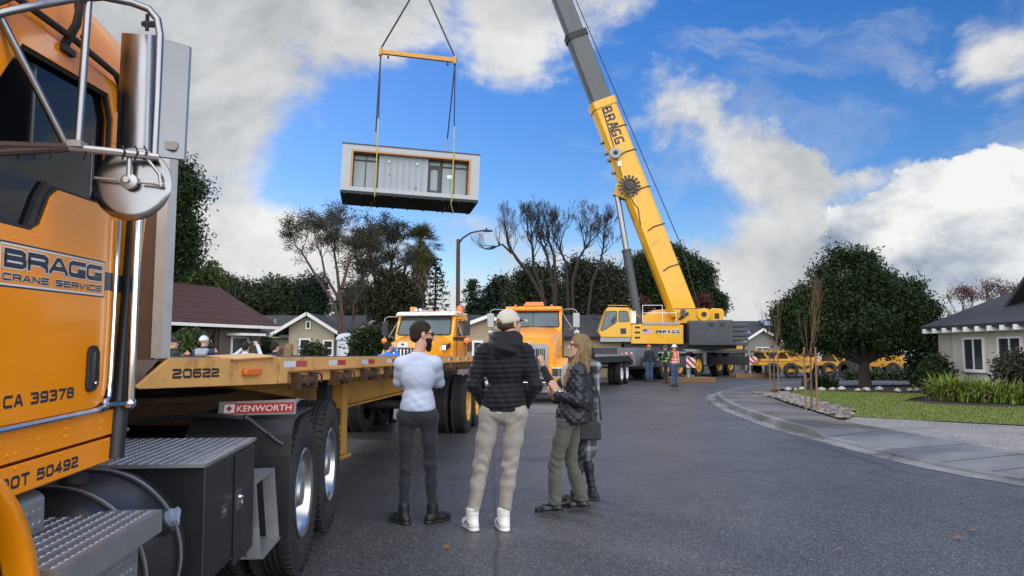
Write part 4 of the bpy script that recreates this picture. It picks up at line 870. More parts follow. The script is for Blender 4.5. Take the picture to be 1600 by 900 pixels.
def wheel(parent, x_out, y, z, Rr, wdt, side, rim='alu', dual=True, name='wheel', rimr=None, steer=False):
    """wheel part: an Empty holding tyre(s), rim and hub. x_out: outer face, side +1/-1 is the outward direction"""
    w = bpy.data.objects.new(name, None); COL.objects.link(w); w.parent = parent; w.location = (x_out, y, z); w.empty_display_size = .2
    w.rotation_euler = (rnd.uniform(0, 6) if abs(side) == 1 else 0, 0, 0)
    key = (round(Rr, 3), round(wdt, 3), side, rim, dual, steer)
    rr = rimr or Rr * .56; s = -side
    if key not in WCACHE:
        obs = []
        def tyre(h0):
            W_ = wdt; e = Rr * .02
            pr = [(rr - .012, h0 + .03), (rr + .012, h0 + .012), (rr + (Rr - rr) * .45, h0 - e), (Rr * .93, h0 + .006), (Rr * .975, h0 + .02), (Rr, h0 + .045)]
            for gi in range(4):
                c = h0 + .045 + (W_ - .09) * (gi + 1) / 5
                pr += [(Rr, c - .010), (Rr * .972, c - .007), (Rr * .972, c + .007), (Rr, c + .010)]
            pr += [(Rr, h0 + W_ - .045), (Rr * .975, h0 + W_ - .02), (Rr * .93, h0 + W_ - .006), (rr + (Rr - rr) * .45, h0 + W_ + e), (rr + .012, h0 + W_ - .012), (rr - .012, h0 + W_ - .03)]
            mb = MB(); mb.lathe(pr, axis=(s, 0, 0), n=48)
            # tread blocks: shallow shoulder lugs
            for i in range(56):
                a = 2 * PI * i / 56
                for hh in (h0 + .03, h0 + W_ - .03):
                    mb.box((s * hh, math.cos(a) * Rr * .992, math.sin(a) * Rr * .992), (.05, Rr * .055, .018), 0, (a - PI / 2, 0, 0))
            obs.append(mb.build('tyre', M_RUBBER, w, angle=30))
        tyre(0.0)
        if dual: tyre(wdt + .06)
        RM = {'alu': M_ALU if Rr > .6 else mat('rim_aluminium', (0.52, 0.525, 0.53), 0.30, 1.0, var=0.06, nscale=5, dirt=(.4, .38, .35), dirt_amt=.25), 'yellow': mat('rim_yellow', (0.66, 0.33, 0.05), 0.45, var=.1, dirt=(.2, .1, .04), dirt_amt=.5), 'craneyellow': M_YELLOW, 'dark': M_FRAME, 'white': M_WHITE}[rim]
        mb = MB()
        if dual: pr = [(rr - .014, .03), (rr + .006, .008), (rr - .005, .0), (rr - .03, .012), (rr - .045, .05), (rr - .05, .115), (rr * .78, .135), (rr * .6, .14), (rr * .40, .13)]
        else: pr = [(rr - .014, .03), (rr + .006, .008), (rr - .005, .0), (rr - .03, .012), (rr - .045, .04), (rr * .78, .05), (rr * .62, .03), (rr * .40, .02)]
        pr.append((.001, pr[-1][1] + .004)); mb.lathe(pr, axis=(s, 0, 0), n=40)
        d = pr[-2][1]
        for i in range(10):
            a = 2 * PI * i / 10; c = (s * (d + .01), math.cos(a) * rr * .52, math.sin(a) * rr * .52); mb.cyl(c, (c[0] - s * .045, c[1], c[2]), .014, n=6)
        obs.append(mb.build('rim', RM, w))
        mb = MB(); hl = .11 if dual else .07; mb.lathe([(rr * .36, d + .02), (rr * .36, d - hl * .6), (rr * .28, d - hl), (.001, d - hl - .004)], axis=(s, 0, 0), n=20); obs.append(mb.build('hub', RM if rim != 'alu' else M_ALU, w))
        WCACHE[key] = [o.data for o in obs], [o.name.split('.')[0] for o in obs]
    else:
        for me, nm in zip(*WCACHE[key]):
            o = bpy.data.objects.new(nm, me); COL.objects.link(o); o.parent = w
    return w
def diamond(mb, o, u, v, lu, lv, pitch=.034, mi=0, h=.004):
    """raised tread-plate lozenges over a rectangle from o along unit u (lu) and v (lv)"""
    o = Vector(o); u = Vector(u).normalized(); v = Vector(v).normalized(); n = u.cross(v)
    nu = int(lu / pitch); nv = int(lv / (pitch * .6))
    for i in range(nu):
        for j in range(nv):
            c = o + u * ((i + .5 + .5 * (j % 2)) * pitch) + v * ((j + .5) * pitch * .6)
            if (i + .5 + .5 * (j % 2)) * pitch > lu - .01: continue
            d = (u * .85 + v * (.5 if j % 2 else -.5)).normalized(); e = n.cross(d)
            L = pitch * .40; w = pitch * .12
            mb.add([c - d * L, c - e * w, c + d * L, c + e * w, c - d * L * .5 + n * h, c + d * L * .5 + n * h], [(0, 1, 4), (1, 5, 4), (1, 2, 5), (2, 3, 5), (3, 4, 5), (3, 0, 4)], mi, True)
def lamp_dome(mb, c, r, h, n=12, mi=0): mb.lathe([(r, 0), (r * .95, h * .6), (r * .6, h), (.001, h)], c=c, axis=(0, 0, 1), n=n, mi=mi)
class Loc:
    def __init__(s, o):
        s.M = Matrix.Translation(o.location) @ Euler(o.rotation_euler).to_matrix().to_4x4(); s.I = s.M.inverted()
    def at(s, px, py, Y): return s.I @ at(px, py, Y)
    def plane(s, px, py, xl):
        c = s.I @ Vector((0, 0, HC)); v = s.I.to_3x3() @ Vector(ray(px, py)); return c + v * ((xl - c.x) / v.x)
    def py(s, px, py, yl):
        c = s.I @ Vector((0, 0, HC)); v = s.I.to_3x3() @ Vector(ray(px, py)); return c + v * ((yl - c.y) / v.y)
# ================================================================== HERO TRACTOR (cab beside the camera, drive wheels further back)
T = thing('semi_truck', 'orange truck cab in the left foreground with round mirror and lettered door', 'truck', (-2.676, 5.5, 0), R(4.7), rx=R(1.2))
TLc = Loc(T)
M_DOOR = mat('door_orange_paint', (0.98, 0.30, 0.001), 0.22, var=0.03, nscale=1.2, spec=.3, coat=0.4, dirt=(0.5, 0.22, 0.03), dirt_amt=0.12, dirt_scale=1.5)
SX = 1.002
# cab shell: right side sheet with the window opening, left side, roof, back wall, windscreen
WIN = [(-3.03, 2.085), (-2.992, 2.15), (-2.988, 2.40), (-3.03, 2.478), (-3.55, 2.45), (-3.66, 2.30), (-3.80, 1.97), (-3.78, 1.937), (-3.47, 1.937), (-3.42, 1.96), (-3.37, 2.05), (-3.33, 2.08)]
SIDE = [(-4.35, 1.22), (-3.55, 1.19), (-2.80, 1.19), (-2.64, 2.1), (-2.60, 2.60), (-3.65, 2.64), (-4.05, 2.36), (-4.35, 1.95)]
def grow_poly(P, d):
    c = Vector((sum(p[0] for p in P) / len(P), sum(p[1] for p in P) / len(P))); return [tuple(Vector(p) + (Vector(p) - c).normalized() * d) for p in P]
cabm = MB()
plate_hole(cabm, SIDE, grow_poly(WIN, .012), SX, .03)
V = [(-SX, y, z) for y, z in SIDE]; cabm.add(V, [tuple(range(len(V)))])
prof = [(1.002, 2.58), (.998, 2.655), (.975, 2.715), (.92, 2.755), (.80, 2.79), (.5, 2.84), (0, 2.86)]
ringp = prof + [(-x, z) for x, z in prof[-2::-1]]
def roof_ring(y, dz, sx=1.0): return [(x * sx, y, z + dz) for x, z in ringp]
cabm.loft([roof_ring(-2.60, -.05), roof_ring(-2.62, -.01), roof_ring(-3.1, .03), roof_ring(-3.65, .055), roof_ring(-3.8, .0, .985), roof_ring(-4.05, -.24, .97)], closed=False)
cabm.add([(SX, -2.80, 1.19), (-SX, -2.80, 1.19), (-SX, -2.64, 2.1), (SX, -2.64, 2.1), (SX, -2.60, 2.6), (-SX, -2.6, 2.6), (0, -2.6, 2.81)], [(0, 1, 2, 3), (3, 2, 5, 4), (4, 5, 6)])
cabm.add([(SX, -4.35, 1.22), (-SX, -4.35, 1.22), (-SX, -4.35, 1.95), (SX, -4.35, 1.95)], [(0, 1, 2, 3)])
cabm.add([(SX, -4.35, 1.22), (-SX, -4.35, 1.22), (-SX, -2.8, 1.19), (SX, -2.8, 1.19)], [(0, 1, 2, 3)])
cab = cabm.build('cab', M_DOOR, T)
# skirt panels below the door, with seams and rivets
mb = MB(); mb.bx(SX + .001, SX + .010, -3.75, -2.812, 1.288, 1.375); mb.bx(SX + .001, SX + .008, -3.75, -2.90, 1.195, 1.278); mb.bx(SX + .001, SX + .008, -2.894, -2.812, 1.195, 1.278)
for (yy, zz) in [(-3.52, 1.365), (-3.48, 1.365), (-3.52, 1.31), (-3.48, 1.31), (-3.37, 1.365), (-3.37, 1.335), (-3.37, 1.305), (-3.22, 1.368), (-3.205, 1.368), (-3.22, 1.345), (-3.205, 1.345), (-3.22, 1.322), (-3.205, 1.322), (-3.08, 1.345), (-3.06, 1.345), (-3.08, 1.32), (-2.98, 1.34), (-2.96, 1.34), (-2.98, 1.315), (-2.93, 1.27), (-3.24, 1.272), (-3.48, 1.27), (-2.85, 1.268), (-2.84, 1.2)]:
    mb.sph((SX + .010, yy, zz), (.004, .006, .006), 8)
mb.build('skirt_panel', M_DOOR, T, bevel=.002)
# door, proud of the shell
DOOR = rounded([(-4.2, 1.395), (-2.965, 1.395), (-2.945, 1.7), (-2.93, 2.52), (-3.0, 2.535), (-3.62, 2.53), (-3.78, 2.33), (-4.0, 1.95)], .10, 5, {1})
mb = MB(); plate_hole(mb, DOOR, WIN, SX + .018, .03)
for (py_, pz_) in [(-3.30, 2.045), (-3.2, 2.035), (-3.1, 2.02), (-3.40, 1.99), (-3.43, 1.925), (-3.55, 1.905), (-3.36, 2.0)]: mb.sph((SX + .018, py_, pz_), (.003, .005, .005), 6)
door = mb.build('door', M_DOOR, T, bevel=.006)
mb = MB(); mb.add([(SX - .012, y, z) for y, z in grow_poly(WIN, .02)], [tuple(range(len(WIN)))]); mb.build('window_pane', M_GLASS, door)
mb = MB(); mb.tube([(SX + .004, y, z) for y, z in grow_poly(WIN, -.004)] + [(SX + .004, *grow_poly(WIN, -.004)[0])], .009, 6); mb.build('window_seal', M_FRAME, door)
mb = MB(); mb.tube([(SX - .006, -3.46, 1.92), (SX - .006, -3.40, 2.04), (SX - .006, -3.36, 2.09)], .016, 6); mb.build('window_divider', M_FRAME, door)
mb = MB(); mb.tube([(SX + .026, y, z) for y, z in [(-4.1, 1.386), (-3.06, 1.386), (-3.0, 1.395), (-2.965, 1.425), (-2.955, 1.49), (-2.945, 1.7), (-2.935, 2.05)]], .0085, 8); mb.build('door_trim', M_CHROME, door)
# gutter above the window
mb = MB(); mb.tube([(SX + .02, -2.955, 2.44), (SX + .03, -2.965, 2.52), (SX + .035, -3.02, 2.552), (SX + .035, -3.3, 2.56), (SX + .03, -3.62, 2.555), (SX + .02, -3.85, 2.38)], .011, 8); mb.build('drip_rail', M_FRAME, cab)
# antenna on the roof side
p = TLc.plane(97, 76, 1.01)
mb = MB(); mb.box(p + Vector((.01, 0, -.005)), (.03, .07, .02), 0); mb.tube([p, p + Vector((.05, -.02, .07)), p + Vector((.09, -.06, .2)), p + Vector((.10, -.09, .55))], [.014, .013, .008, .004], 8); mb.tube([p + Vector((.05, -.02, .08)), p + Vector((.06, -.07, .2)), p + Vector((.10, -.08, .3))], .004, 6); mb.sph(p + Vector((.05, .03, .05)), .012); mb.build('antenna', M_FRAME, cab)
# lettered panel on the door
XS = SX + .0185; y0, y1, z0, z1 = -3.615, -3.008, 1.768, 1.893
def frame_rect(mb, y0, y1, z0, z1, w, x, mi):
    for (a, b, c, d) in ((y0, y1, z0, z0 + w), (y0, y1, z1 - w, z1), (y0, y0 + w, z0 + w, z1 - w), (y1 - w, y1, z0 + w, z1 - w)):
        mb.add([(x, a, c), (x, b, c), (x, b, d), (x, a, d)], [(0, 1, 2, 3)], mi)
mb = MB(); frame_rect(mb, y0, y1, z0, z1, .005, XS, 0); frame_rect(mb, y0 + .005, y1 - .005, z0 + .005, z1 - .005, .0055, XS, 1)
for ex, mi, dp in ((.0036, 1, .0004), (0, 0, .0012)):
    stroke_text(mb, 'BRAGG', (XS, -3.592, 1.822), (0, 1, 0), (0, 0, 1), .556, .052, .0138, mi, dp, gap=.006, extra=ex)
for ex, mi, dp in ((.0017, 1, .0004), (0, 0, .0012)):
    stroke_text(mb, 'CRANE SERVICE', (XS, -3.596, 1.7865), (0, 1, 0), (0, 0, 1), .562, .0205, .0052, mi, dp, gap=.008, extra=ex)
mb.build('door_sign', [M_NAVY, M_WHITE], door, recalc=False)
mb = MB(); stroke_text(mb, 'CA 39378', (XS, -3.565, 1.440), (0, 1, 0), (0, 0, 1), .372, .035, .0085, 0, gap=.008); mb.build('lettering', M_NAVY, door, recalc=False)
mb = MB(); stroke_text(mb, 'DOT 50492', (SX + .0085, -3.545, 1.213), (0, 1, 0), (0, 0, 1), .418, .035, .0085, 0, gap=.008); mb.build('skirt_lettering', M_NAVY, T, recalc=False)
mb = MB(); mb.add([(SX + .0005, -2.945, 1.795), (SX + .0005, -2.69, 1.795), (SX + .0005, -2.68, 1.858), (SX + .0005, -2.945, 1.858)], [(0, 1, 2, 3)]); mb.add([(XS, -3.006, 1.795), (XS, -2.95, 1.795), (XS, -2.95, 1.858), (XS, -3.006, 1.858)], [(0, 1, 2, 3)]); mb.build('stripe', M_NAVY, cab, recalc=False)
# handle
mb = MB(); mb.prism(rounded([(-3.125, 1.45), (-3.05, 1.455), (-3.05, 1.605), (-3.118, 1.605)], .03, 5), SX + .019, SX + .030, 'x'); h_ = mb.build('door_handle', M_FRAME, door, bevel=.004)
mb = MB(); mb.prism(rounded([(-3.095, 1.475), (-3.062, 1.477), (-3.062, 1.588), (-3.09, 1.588)], .014, 4), SX + .030, SX + .036, 'x'); mb.cyl((SX + .03, -3.08, 1.478), (SX + .04, -3.08, 1.478), .008, n=10); mb.build('handle_lever', M_CHROME, h_)
# black strip and grab rail behind the door
mb = MB(); mb.tube([(SX + .012, -2.875, 1.20), (SX + .012, -2.81, 1.75), (SX + .012, -2.755, 2.35)], .034, 12); mb.build('exhaust_guard', M_BLACK, cab)
mb = MB(); a = TLc.plane(203, 630, 1.07); b_ = TLc.plane(213, 400, 1.07); d = (b_ - a).normalized()
mb.tube([a, a + d * .95], .0155, 12); mb.sph(a, .022, 10); mb.cyl(a, TLc.plane(166, 632, SX + .02), .009, n=8); mb.box(TLc.plane(164, 632, SX + .024), (.012, .035, .045)); mb.cyl(a + d * .93, a + d * .93 + Vector((-.06, 0, 0)), .012, n=8); mb.build('grab_rail', M_CHROME, cab)
# hood, grille, bumper (in front of the cab, beyond the picture edge)
mb = MB()
def hood_ring(y, hw, zt, zb): return [(-hw, y, zb), (-hw, y, zt - .12), (-hw + .12, y, zt), (0, y, zt + .03), (hw - .12, y, zt), (hw, y, zt - .12), (hw, y, zb)]
mb.loft([hood_ring(-4.36, .92, 1.93, 1.0), hood_ring(-5.2, .78, 1.85, .95), hood_ring(-6.15, .62, 1.72, .75)], closed=False, caps=True); mb.build('hood', M_DOOR, T, bevel=.01)
mb = MB(); mb.bx(-.5, .5, -6.2, -6.16, .72, 1.62); g_ = mb.build('grille', M_CHROME, T, bevel=.01)
mb = MB()
for i in range(9): mb.bx(-.44 + i * .11 - .03, -.44 + i * .11 + .03, -6.215, -6.205, .78, 1.56)
mb.build('grille_bars', M_FRAME, g_)
mb = MB(); mb.bx(-1.2, 1.2, -6.5, -6.32, .38, .68); mb.build('bumper', M_CHROME, T, bevel=.03)
mb = MB(); mb.add([(-.9, -4.34, 1.96), (.9, -4.34, 1.96), (.88, -4.06, 2.36), (-.88, -4.06, 2.36)], [(0, 1, 2, 3)]); mb.build('windshield', M_WGLASS, T)
# front fender
for s in (1, -1):
    mb = MB(); rings = []; cy, cz = -4.215, .905
    cs = [(.62, .575), (.95, .585), (1.10, .578), (1.175, .560), (1.205, .53), (1.205, .503), (1.19, .492), (1.16, .492), (.62, .50)]
    for i in range(25):
        a = R(-28 + 205 * i / 24); rings.append([(s * x, cy + math.cos(a) * r, cz + math.sin(a) * r) for x, r in cs])
    mb.loft(rings, closed=True, caps=True); mb.build('fender', M_DOOR, T, angle=50)
    mb = MB(); mb.lathe([(.48, .0), (.48, .55)], c=(s * .6, cy, cz), axis=(s, 0, 0), n=30, a0=0, a1=2 * PI); mb.bx(s * .5, s * .6, cy - .5, cy + .5, .5, cz + .45); mb.build('wheel_well', M_FRAME, T)
    mb = MB(); mb.bx(s * .66, s * 1.0, -6.3, -6.2, .98, 1.2); mb.build('headlight', M_LENS, T, bevel=.02)
    wheel(T, s * 1.18, cy, .58, .49, .28, s, 'alu', dual=False)
# step box with tread plate
mb = MB()
mb.bx(.62, 1.21, -3.62, -2.94, 1.015, 1.03); mb.bx(1.198, 1.212, -3.62, -2.94, .955, 1.0145); mb.bx(.62, 1.197, -2.955, -2.94, .955, 1.0145); mb.bx(.62, 1.15, -3.62, -2.98, .45, .96)
diamond(mb, (1.195, -3.61, 1.0305), (0, 1, 0), (-1, 0, 0), .66, .42); diamond(mb, (1.1505, -3.61, .46), (0, 1, 0), (0, 0, 1), .62, .49)
stp = mb.build('cab_step', M_ALU, T)
mb = MB(); rings = []
for i in range(9):
    a = R(180 * i / 8); rings.append([(.90 + .06 * math.cos(a) - (.0 if i < 8 else 0), y, 1.13 + .035 * math.sin(a)) for y in (-3.80, -3.22)])
rings = [[(.96, y, 1.035) for y in (-3.80, -3.22)]] + rings + [[(.84, y, .98) for y in (-3.80, -3.22)]]
mb.loft(rings, closed=False); diamond(mb, (.9605, -3.79, 1.04), (0, 1, 0), (0, 0, 1), .56, .09); mb.build('step_riser', M_ALU, stp)
# fuel tank
mb = MB(); tc = Vector((.82, 0, .77)); Rt = .335
mb.lathe([(.001, -3.06), (Rt * .7, -3.05), (Rt * .93, -3.02), (Rt, -2.96), (Rt, -2.53), (Rt * .93, -2.49), (Rt * .7, -2.475), (.001, -2.47)], c=(tc.x, 0, tc.z), axis=(0, 1, 0), n=56); tk = mb.build('fuel_tank', M_BLACK, T, angle=60)
for yb in (-2.93, -2.60):
    mb = MB(); mb.lathe([(Rt + .001, yb - .02), (Rt + .008, yb - .02), (Rt + .008, yb + .02), (Rt + .001, yb + .02)], c=(tc.x, 0, tc.z), axis=(0, 1, 0), n=56); bd = mb.build('tank_band', M_BLACK, tk)
    mb = MB(); mb.lathe([(Rt + .0082, yb - .006), (Rt + .012, yb - .006), (Rt + .012, yb + .006), (Rt + .0082, yb + .006)], c=(tc.x, 0, tc.z), axis=(0, 1, 0), n=56); mb.build('band_piping', M_ALU, bd)
rd = Vector((math.cos(R(27)), 0, math.sin(R(27)))); p = Vector((tc.x, -2.70, tc.z)) + rd * (Rt - .02)
mb = MB(); mb.cyl(p, p + rd * .055, .052, .046, n=18); v_ = mb.build('filler_neck', M_BLACK, tk)
mb = MB(); mb.cyl(p + rd * .056, p + rd * .078, .034, n=14); mb.box(p + rd * .085, (.018, .075, .020), 0, (R(30), R(-27), 0)); mb.build('filler_cap', mat('pale_blue_valve', (.35, .42, .5), .4, .5), v_)
mb = MB(); mb.cyl((.84, -2.80, 1.09), (.84, -2.80, 1.13), .05, n=18); mb.build('tank_cap', M_FRAME, tk)
# battery / tool box behind the tank
mb = MB(); mb.bx(.08, 1.19, -2.40, -1.66, .58, 1.088); bx_ = mb.build('tool_box', M_BLACK, T, bevel=.012)
mb = MB(); mb.bx(.06, 1.20, -2.46, -1.64, 1.090, 1.104); diamond(mb, (1.19, -2.45, 1.1045), (0, 1, 0), (-1, 0, 0), .80, 1.1); mb.build('tread_plate', M_ALU, bx_)
mb = MB(); mb.bx(1.191, 1.200, -2.0, -1.67, .55, 1.07); dd = mb.build('box_door', M_BLACK, bx_, bevel=.004)
mb = MB(); mb.bx(1.2005, 1.206, -1.97, -1.915, .80, .90); mb.cyl((1.206, -1.94, .86), (1.222, -1.94, .86), .012, n=10); mb.tube([(1.21, -1.94, .86), (1.215, -1.94, .83)], .005, 6); mb.build('latch', M_CHROME, dd)
mb = MB(); frame_rect(mb, -2.18, -2.10, .815, .865, .004, 1.1905, 0); mb.add([(1.1907, -2.165, .83), (1.1907, -2.115, .83), (1.1907, -2.115, .85), (1.1907, -2.165, .85)], [(0, 1, 2, 3)]); mb.build('label_plate', M_ALU, bx_, recalc=False)
mb = MB(); mb.bx(-.15, .62, -2.70, -1.80, 1.165, 1.18); diamond(mb, (.61, -2.69, 1.1805), (0, 1, 0), (-1, 0, 0), .88, .74); mb.build('deck_plate', M_ALU, T)
mb = MB(); mb.bx(-.14, .61, -2.69, -1.81, 1.108, 1.163); mb.build('deck_box', M_FRAME, T)
# small fold-down step behind the box
mb = MB()
for yy in (-1.60, -1.19): mb.prism([(1.12, .865), (1.19, .865), (1.225, .475), (1.155, .475)], yy, yy + .015, 'y'); mb.prism([(.95, .865), (1.0, .865), (1.05, .475), (1.0, .475)], yy, yy + .015, 'y')
mb.bx(.95, 1.19, -1.585, -1.19, .85, .865); mb.bx(1.0, 1.235, -1.585, -1.19, .46, .475); mb.build('frame_step', M_ALU, T)
# quarter fender in front of the first drive wheel, with lettered board
for s in (1, -1):
    mb = MB(); P = [(-.30, 1.135), (-.70, 1.135), (-.86, 1.11), (-.945, 1.03), (-.96, .9), (-.96, .42)]; Q = [(-.30, 1.120), (-.695, 1.120), (-.85, 1.098), (-.93, 1.02), (-.945, .9), (-.945, .42)]
    mb.prism(P + Q[::-1], s * .60, s * 1.235, 'x'); qf = mb.build('quarter_fender', M_BLACK, T, bevel=.003)
    mb = MB(); mb.tube([(s * .35, -1.02, 1.12), (s * .75, -1.03, 1.16), (s * 1.0, -1.03, 1.13), (s * 1.17, -1.03, 1.0), (s * 1.2, -1.02, .98)], .016, 8); mb.sph((s * .98, -1.03, 1.14), .022, 8); mb.sph((s * 1.12, -1.03, 1.04), .022, 8); mb.build('fender_bracket', M_BLACK, qf)
M_SIGNR = mat('sign_red', (0.42, 0.035, 0.03), 0.4, var=.08)
a, b_, c_, d_ = [TLc.py(*q, -.99) for q in ((340, 650), (462, 647), (463, 624), (343, 628))]
mb = MB(); mb.add([a, b_, c_, d_] + [q + Vector((0, .012, 0)) for q in (a, b_, c_, d_)], [(0, 1, 2, 3), (7, 6, 5, 4), (0, 4, 5, 1), (1, 5, 6, 2), (2, 6, 7, 3), (3, 7, 4, 0)]); ld = mb.build('lettered_board', M_ALU, T)
ux = (b_ - a); uz = (d_ - a)
def on(u, v, d=.001): return a + ux * u + uz * v + Vector((0, -d, 0))
mb = MB(); mb.add([on(.06, .14), on(.965, .14), on(.965, .86), on(.06, .86)], [(0, 1, 2, 3)], 0); mb.add([on(.07, .20, .002), on(.205, .20, .002), on(.205, .80, .002), on(.07, .80, .002)], [(0, 1, 2, 3)], 1)
mb.add([on(.10, .5, .003), on(.1375, .28, .003), on(.175, .5, .003), on(.1375, .74, .003)], [(0, 1, 2, 3)], 0)
text_mesh(mb, 'KENWORTH', on(.235, .27, .001), ux, uz, ux.length * .70, uz.length * .44, 1, bold=.01, depth=.0015); mb.build('board_lettering', [M_SIGNR, M_WHITER], ld, recalc=False)
# chassis
mb = MB()
for s in (1, -1): mb.bx(s * .36, s * .44, -6.2, 1.5, .72, .98)
for yy in (-5.5, -4, -2.6, -1.2, -.3, .7, 1.4): mb.bx(-.36, .36, yy - .06, yy + .06, .76, .94)
mb.cyl((-.9, -.36, .56), (.9, -.36, .56), .08, n=12); mb.cyl((-.9, .76, .56), (.9, .76, .56), .08, n=12); mb.cyl((-.9, -4.215, .56), (.9, -4.215, .56), .06, n=12)
mb.bx(-.9, -.45, -2.9, -1.2, .5, 1.05); mb.bx(-1.18, 1.18, 1.38, 1.5, .8, .95); mb.build('chassis', M_FRAME, T)
mb = MB(); mb.lathe([(.55, 1.16), (.55, 1.2), (.1, 1.2), (.1, 1.16)], c=(0, .25, 0), axis=(0, 0, 1), n=24); mb.bx(-.4, .4, 0, .5, .98, 1.16); mb.build('fifth_wheel', M_RUST, T)
mb = MB(); mb.tube([(.3, -2.5, 1.25), (.35, -2.2, 1.1), (.5, -1.6, 1.15), (.3, -1.4, 1.25)], .02, 6); mb.tube([(.2, -2.5, 1.3), (.3, -2.1, 1.15), (.4, -1.6, 1.22), (.2, -1.5, 1.3)], .018, 6); mb.build('air_hoses', M_FRAME, T)
for s in (1, -1):
    for yy in (-.36, .76): wheel(T, s * 1.215, yy, .555, .535, .27, s, 'alu', dual=True)
# mirror on its tubular bracket
A_ = lambda px, py, Y: TLc.at(px, py, Y)
mb = MB()
mb.tube([A_(-40, 30, 1.83), A_(20, 16, 1.88), A_(70, 6, 1.95), A_(110, -1, 2.02), A_(160, -5, 2.08), A_(205, 4, 2.12), A_(232, 14, 2.14), A_(246, 30, 2.15), A_(250, 55, 2.15), A_(246, 150, 2.15), A_(241, 245, 2.15)], .0112, 10)
mb.tube([A_(139, -8, 2.06), A_(122, 222, 2.06)], .0108, 10); mb.tube([A_(0, 26, 1.88), A_(102, 225, 2.05)], .0108, 10)
br = mb.build('mirror_bracket', M_BRUSH, T)
mb = MB(); mb.tube([A_(106, 230, 2.05), A_(175, 237, 2.1), A_(248, 246, 2.14)], .0115, 8); mb.box(A_(120, 226, 2.06), (.04, .04, .018)); mb.build('mirror_arm', M_ALU, br)
M_CABLE = mat('brown_cable', (.06, .035, .025), .6)
mb = MB(); mb.tube([A_(-40, 226, 1.85), A_(105, 230, 2.05)], .012, 8); mb.build('mirror_cable', M_CABLE, br)
mb = MB(); mb.tube([A_(-40, 240, 1.85), A_(105, 232, 2.05)], .011, 8); mb.build('mirror_cable', M_CABLE, br)
mb = MB()
for q in range(3): c = A_(28 + q * 25, 236, 1.95 + .03 * q); mb.tube([c - Vector((0, 0, .022)), c + Vector((.012, -.01, 0)), c + Vector((0, 0, .022))], .003, 6)
for q in (131, 191, 211, 225): c = A_(q, 239, 2.08 + (q - 131) * .0005); mb.tube([c - Vector((0, 0, .02)), c + Vector((.014, -.014, 0)), c + Vector((0, 0, .02))], .003, 6)
mb.build('cable_tie', M_FRAME, br)
# mirror head: half round shell plus flat back, leaning like the photo
def mp(px, py, Y): return TLc.at(px, py, Y)
mb = MB(); top = []; bot = []
for i in range(15):
    a = PI * i / 14; k = (1 - math.cos(a)) / 2; dy = -.055 * math.sin(a)
    top.append(mp(190 + 56 * k, 51 + 4 * k, 2.26 + dy)); bot.append(mp(181 + 60 * k, 237 + 6 * k, 2.26 + dy))
mb.loft([top, bot], closed=True, caps=True); mh = mb.build('mirror_head', M_BRUSH, T, angle=60)
mb = MB(); f = [mp(244, 58, 2.25), mp(298, 73, 2.30), mp(289, 251, 2.30), mp(238, 245, 2.25)]; bk = [mp(244, 60, 2.37), mp(300, 74, 2.36), mp(291, 249, 2.36), mp(238, 244, 2.37)]
mb.add(f + bk, [(0, 1, 2, 3), (7, 6, 5, 4), (0, 4, 5, 1), (1, 5, 6, 2), (2, 6, 7, 3), (3, 7, 4, 0)]); mb.build('mirror_back', mat('mirror_plate', (.17, .172, .175), .26, 1.0, var=.1, nscale=3), mh, bevel=.004)
mb = MB(); c = mp(267, 228, 2.27); mb.prism(rounded([(-.02, -.012), (.02, -.012), (.026, 0), (.02, .014), (-.02, .014), (-.026, 0)], .006, 3), -.004, .004, 'y'); o = mb.build('maker_plate', M_ALU, mh); o.location = c; o.rotation_euler = (0, R(6), R(-8))
mb = MB(); a, b_, c_, d_ = mp(192, 54, 2.375), mp(298, 76, 2.375), mp(289, 248, 2.375), mp(184, 238, 2.375); mb.add([a, b_, c_, d_], [(0, 1, 2, 3)]); mb.build('mirror_glass', M_CHROME, mh)
mb = MB(); p = mp(238, 38, 2.17); mb.box(p + Vector((-.01, 0, .0)), (.03, .012, .016)); mb.cyl(p + Vector((-.015, 0, -.02)), p + Vector((-.015, 0, .03)), .006, n=8); mb.cyl(p + Vector((-.03, 0, .0)), p + Vector((-.0, 0, .0)), .008, n=8); mb.build('mirror_clamp', M_FRAME, mh)
# round convex mirror seen from behind
c = mp(208, 288, 2.16); nrm = (TLc.I.to_3x3() @ Vector((.12, -1, .05))).normalized()
mb = MB(); mb.lathe([(.108, .0), (.112, .004), (.109, .008), (.09, .0105), (.05, .0125), (.001, .013)], c=c, axis=nrm, n=40); rm_ = mb.build('round_mirror', mat('mirror_back_steel', (.25, .25, .25), .22, 1.0, var=.12, nscale=9), T, angle=50)
mb = MB(); mb.lathe([(.001, -.001), (.106, -.001)], c=c, axis=nrm, n=40); mb.build('round_mirror_glass', M_CHROME, rm_)
mb = MB(); lt = TLc.I.to_3x3() @ Vector((1, .12, -.08)).normalized(); e = c + nrm * .034
mb.tube([e - lt * .095, e - lt * .03], .004, 6); mb.tube([e + lt * .03, e + lt * .10], .004, 6); mb.lathe([(.024, .02), (.024, .036), (.012, .042), (.001, .042)], c=c, axis=nrm, n=18); mb.tube([e, e + Vector((0, 0, .075))], .008, 8); mb.cyl(c + nrm * .04, c + nrm * .055, .009, n=6)
mb.tube([e + lt * .05 + Vector((0, 0, .07)), e + lt * .085 + Vector((0, 0, .03)), e + lt * .09 + Vector((0, 0, -.005)), e + lt * .07 + Vector((0, 0, .0))], .005, 6)
mb.build('round_mirror_mount', M_ALU, rm_)
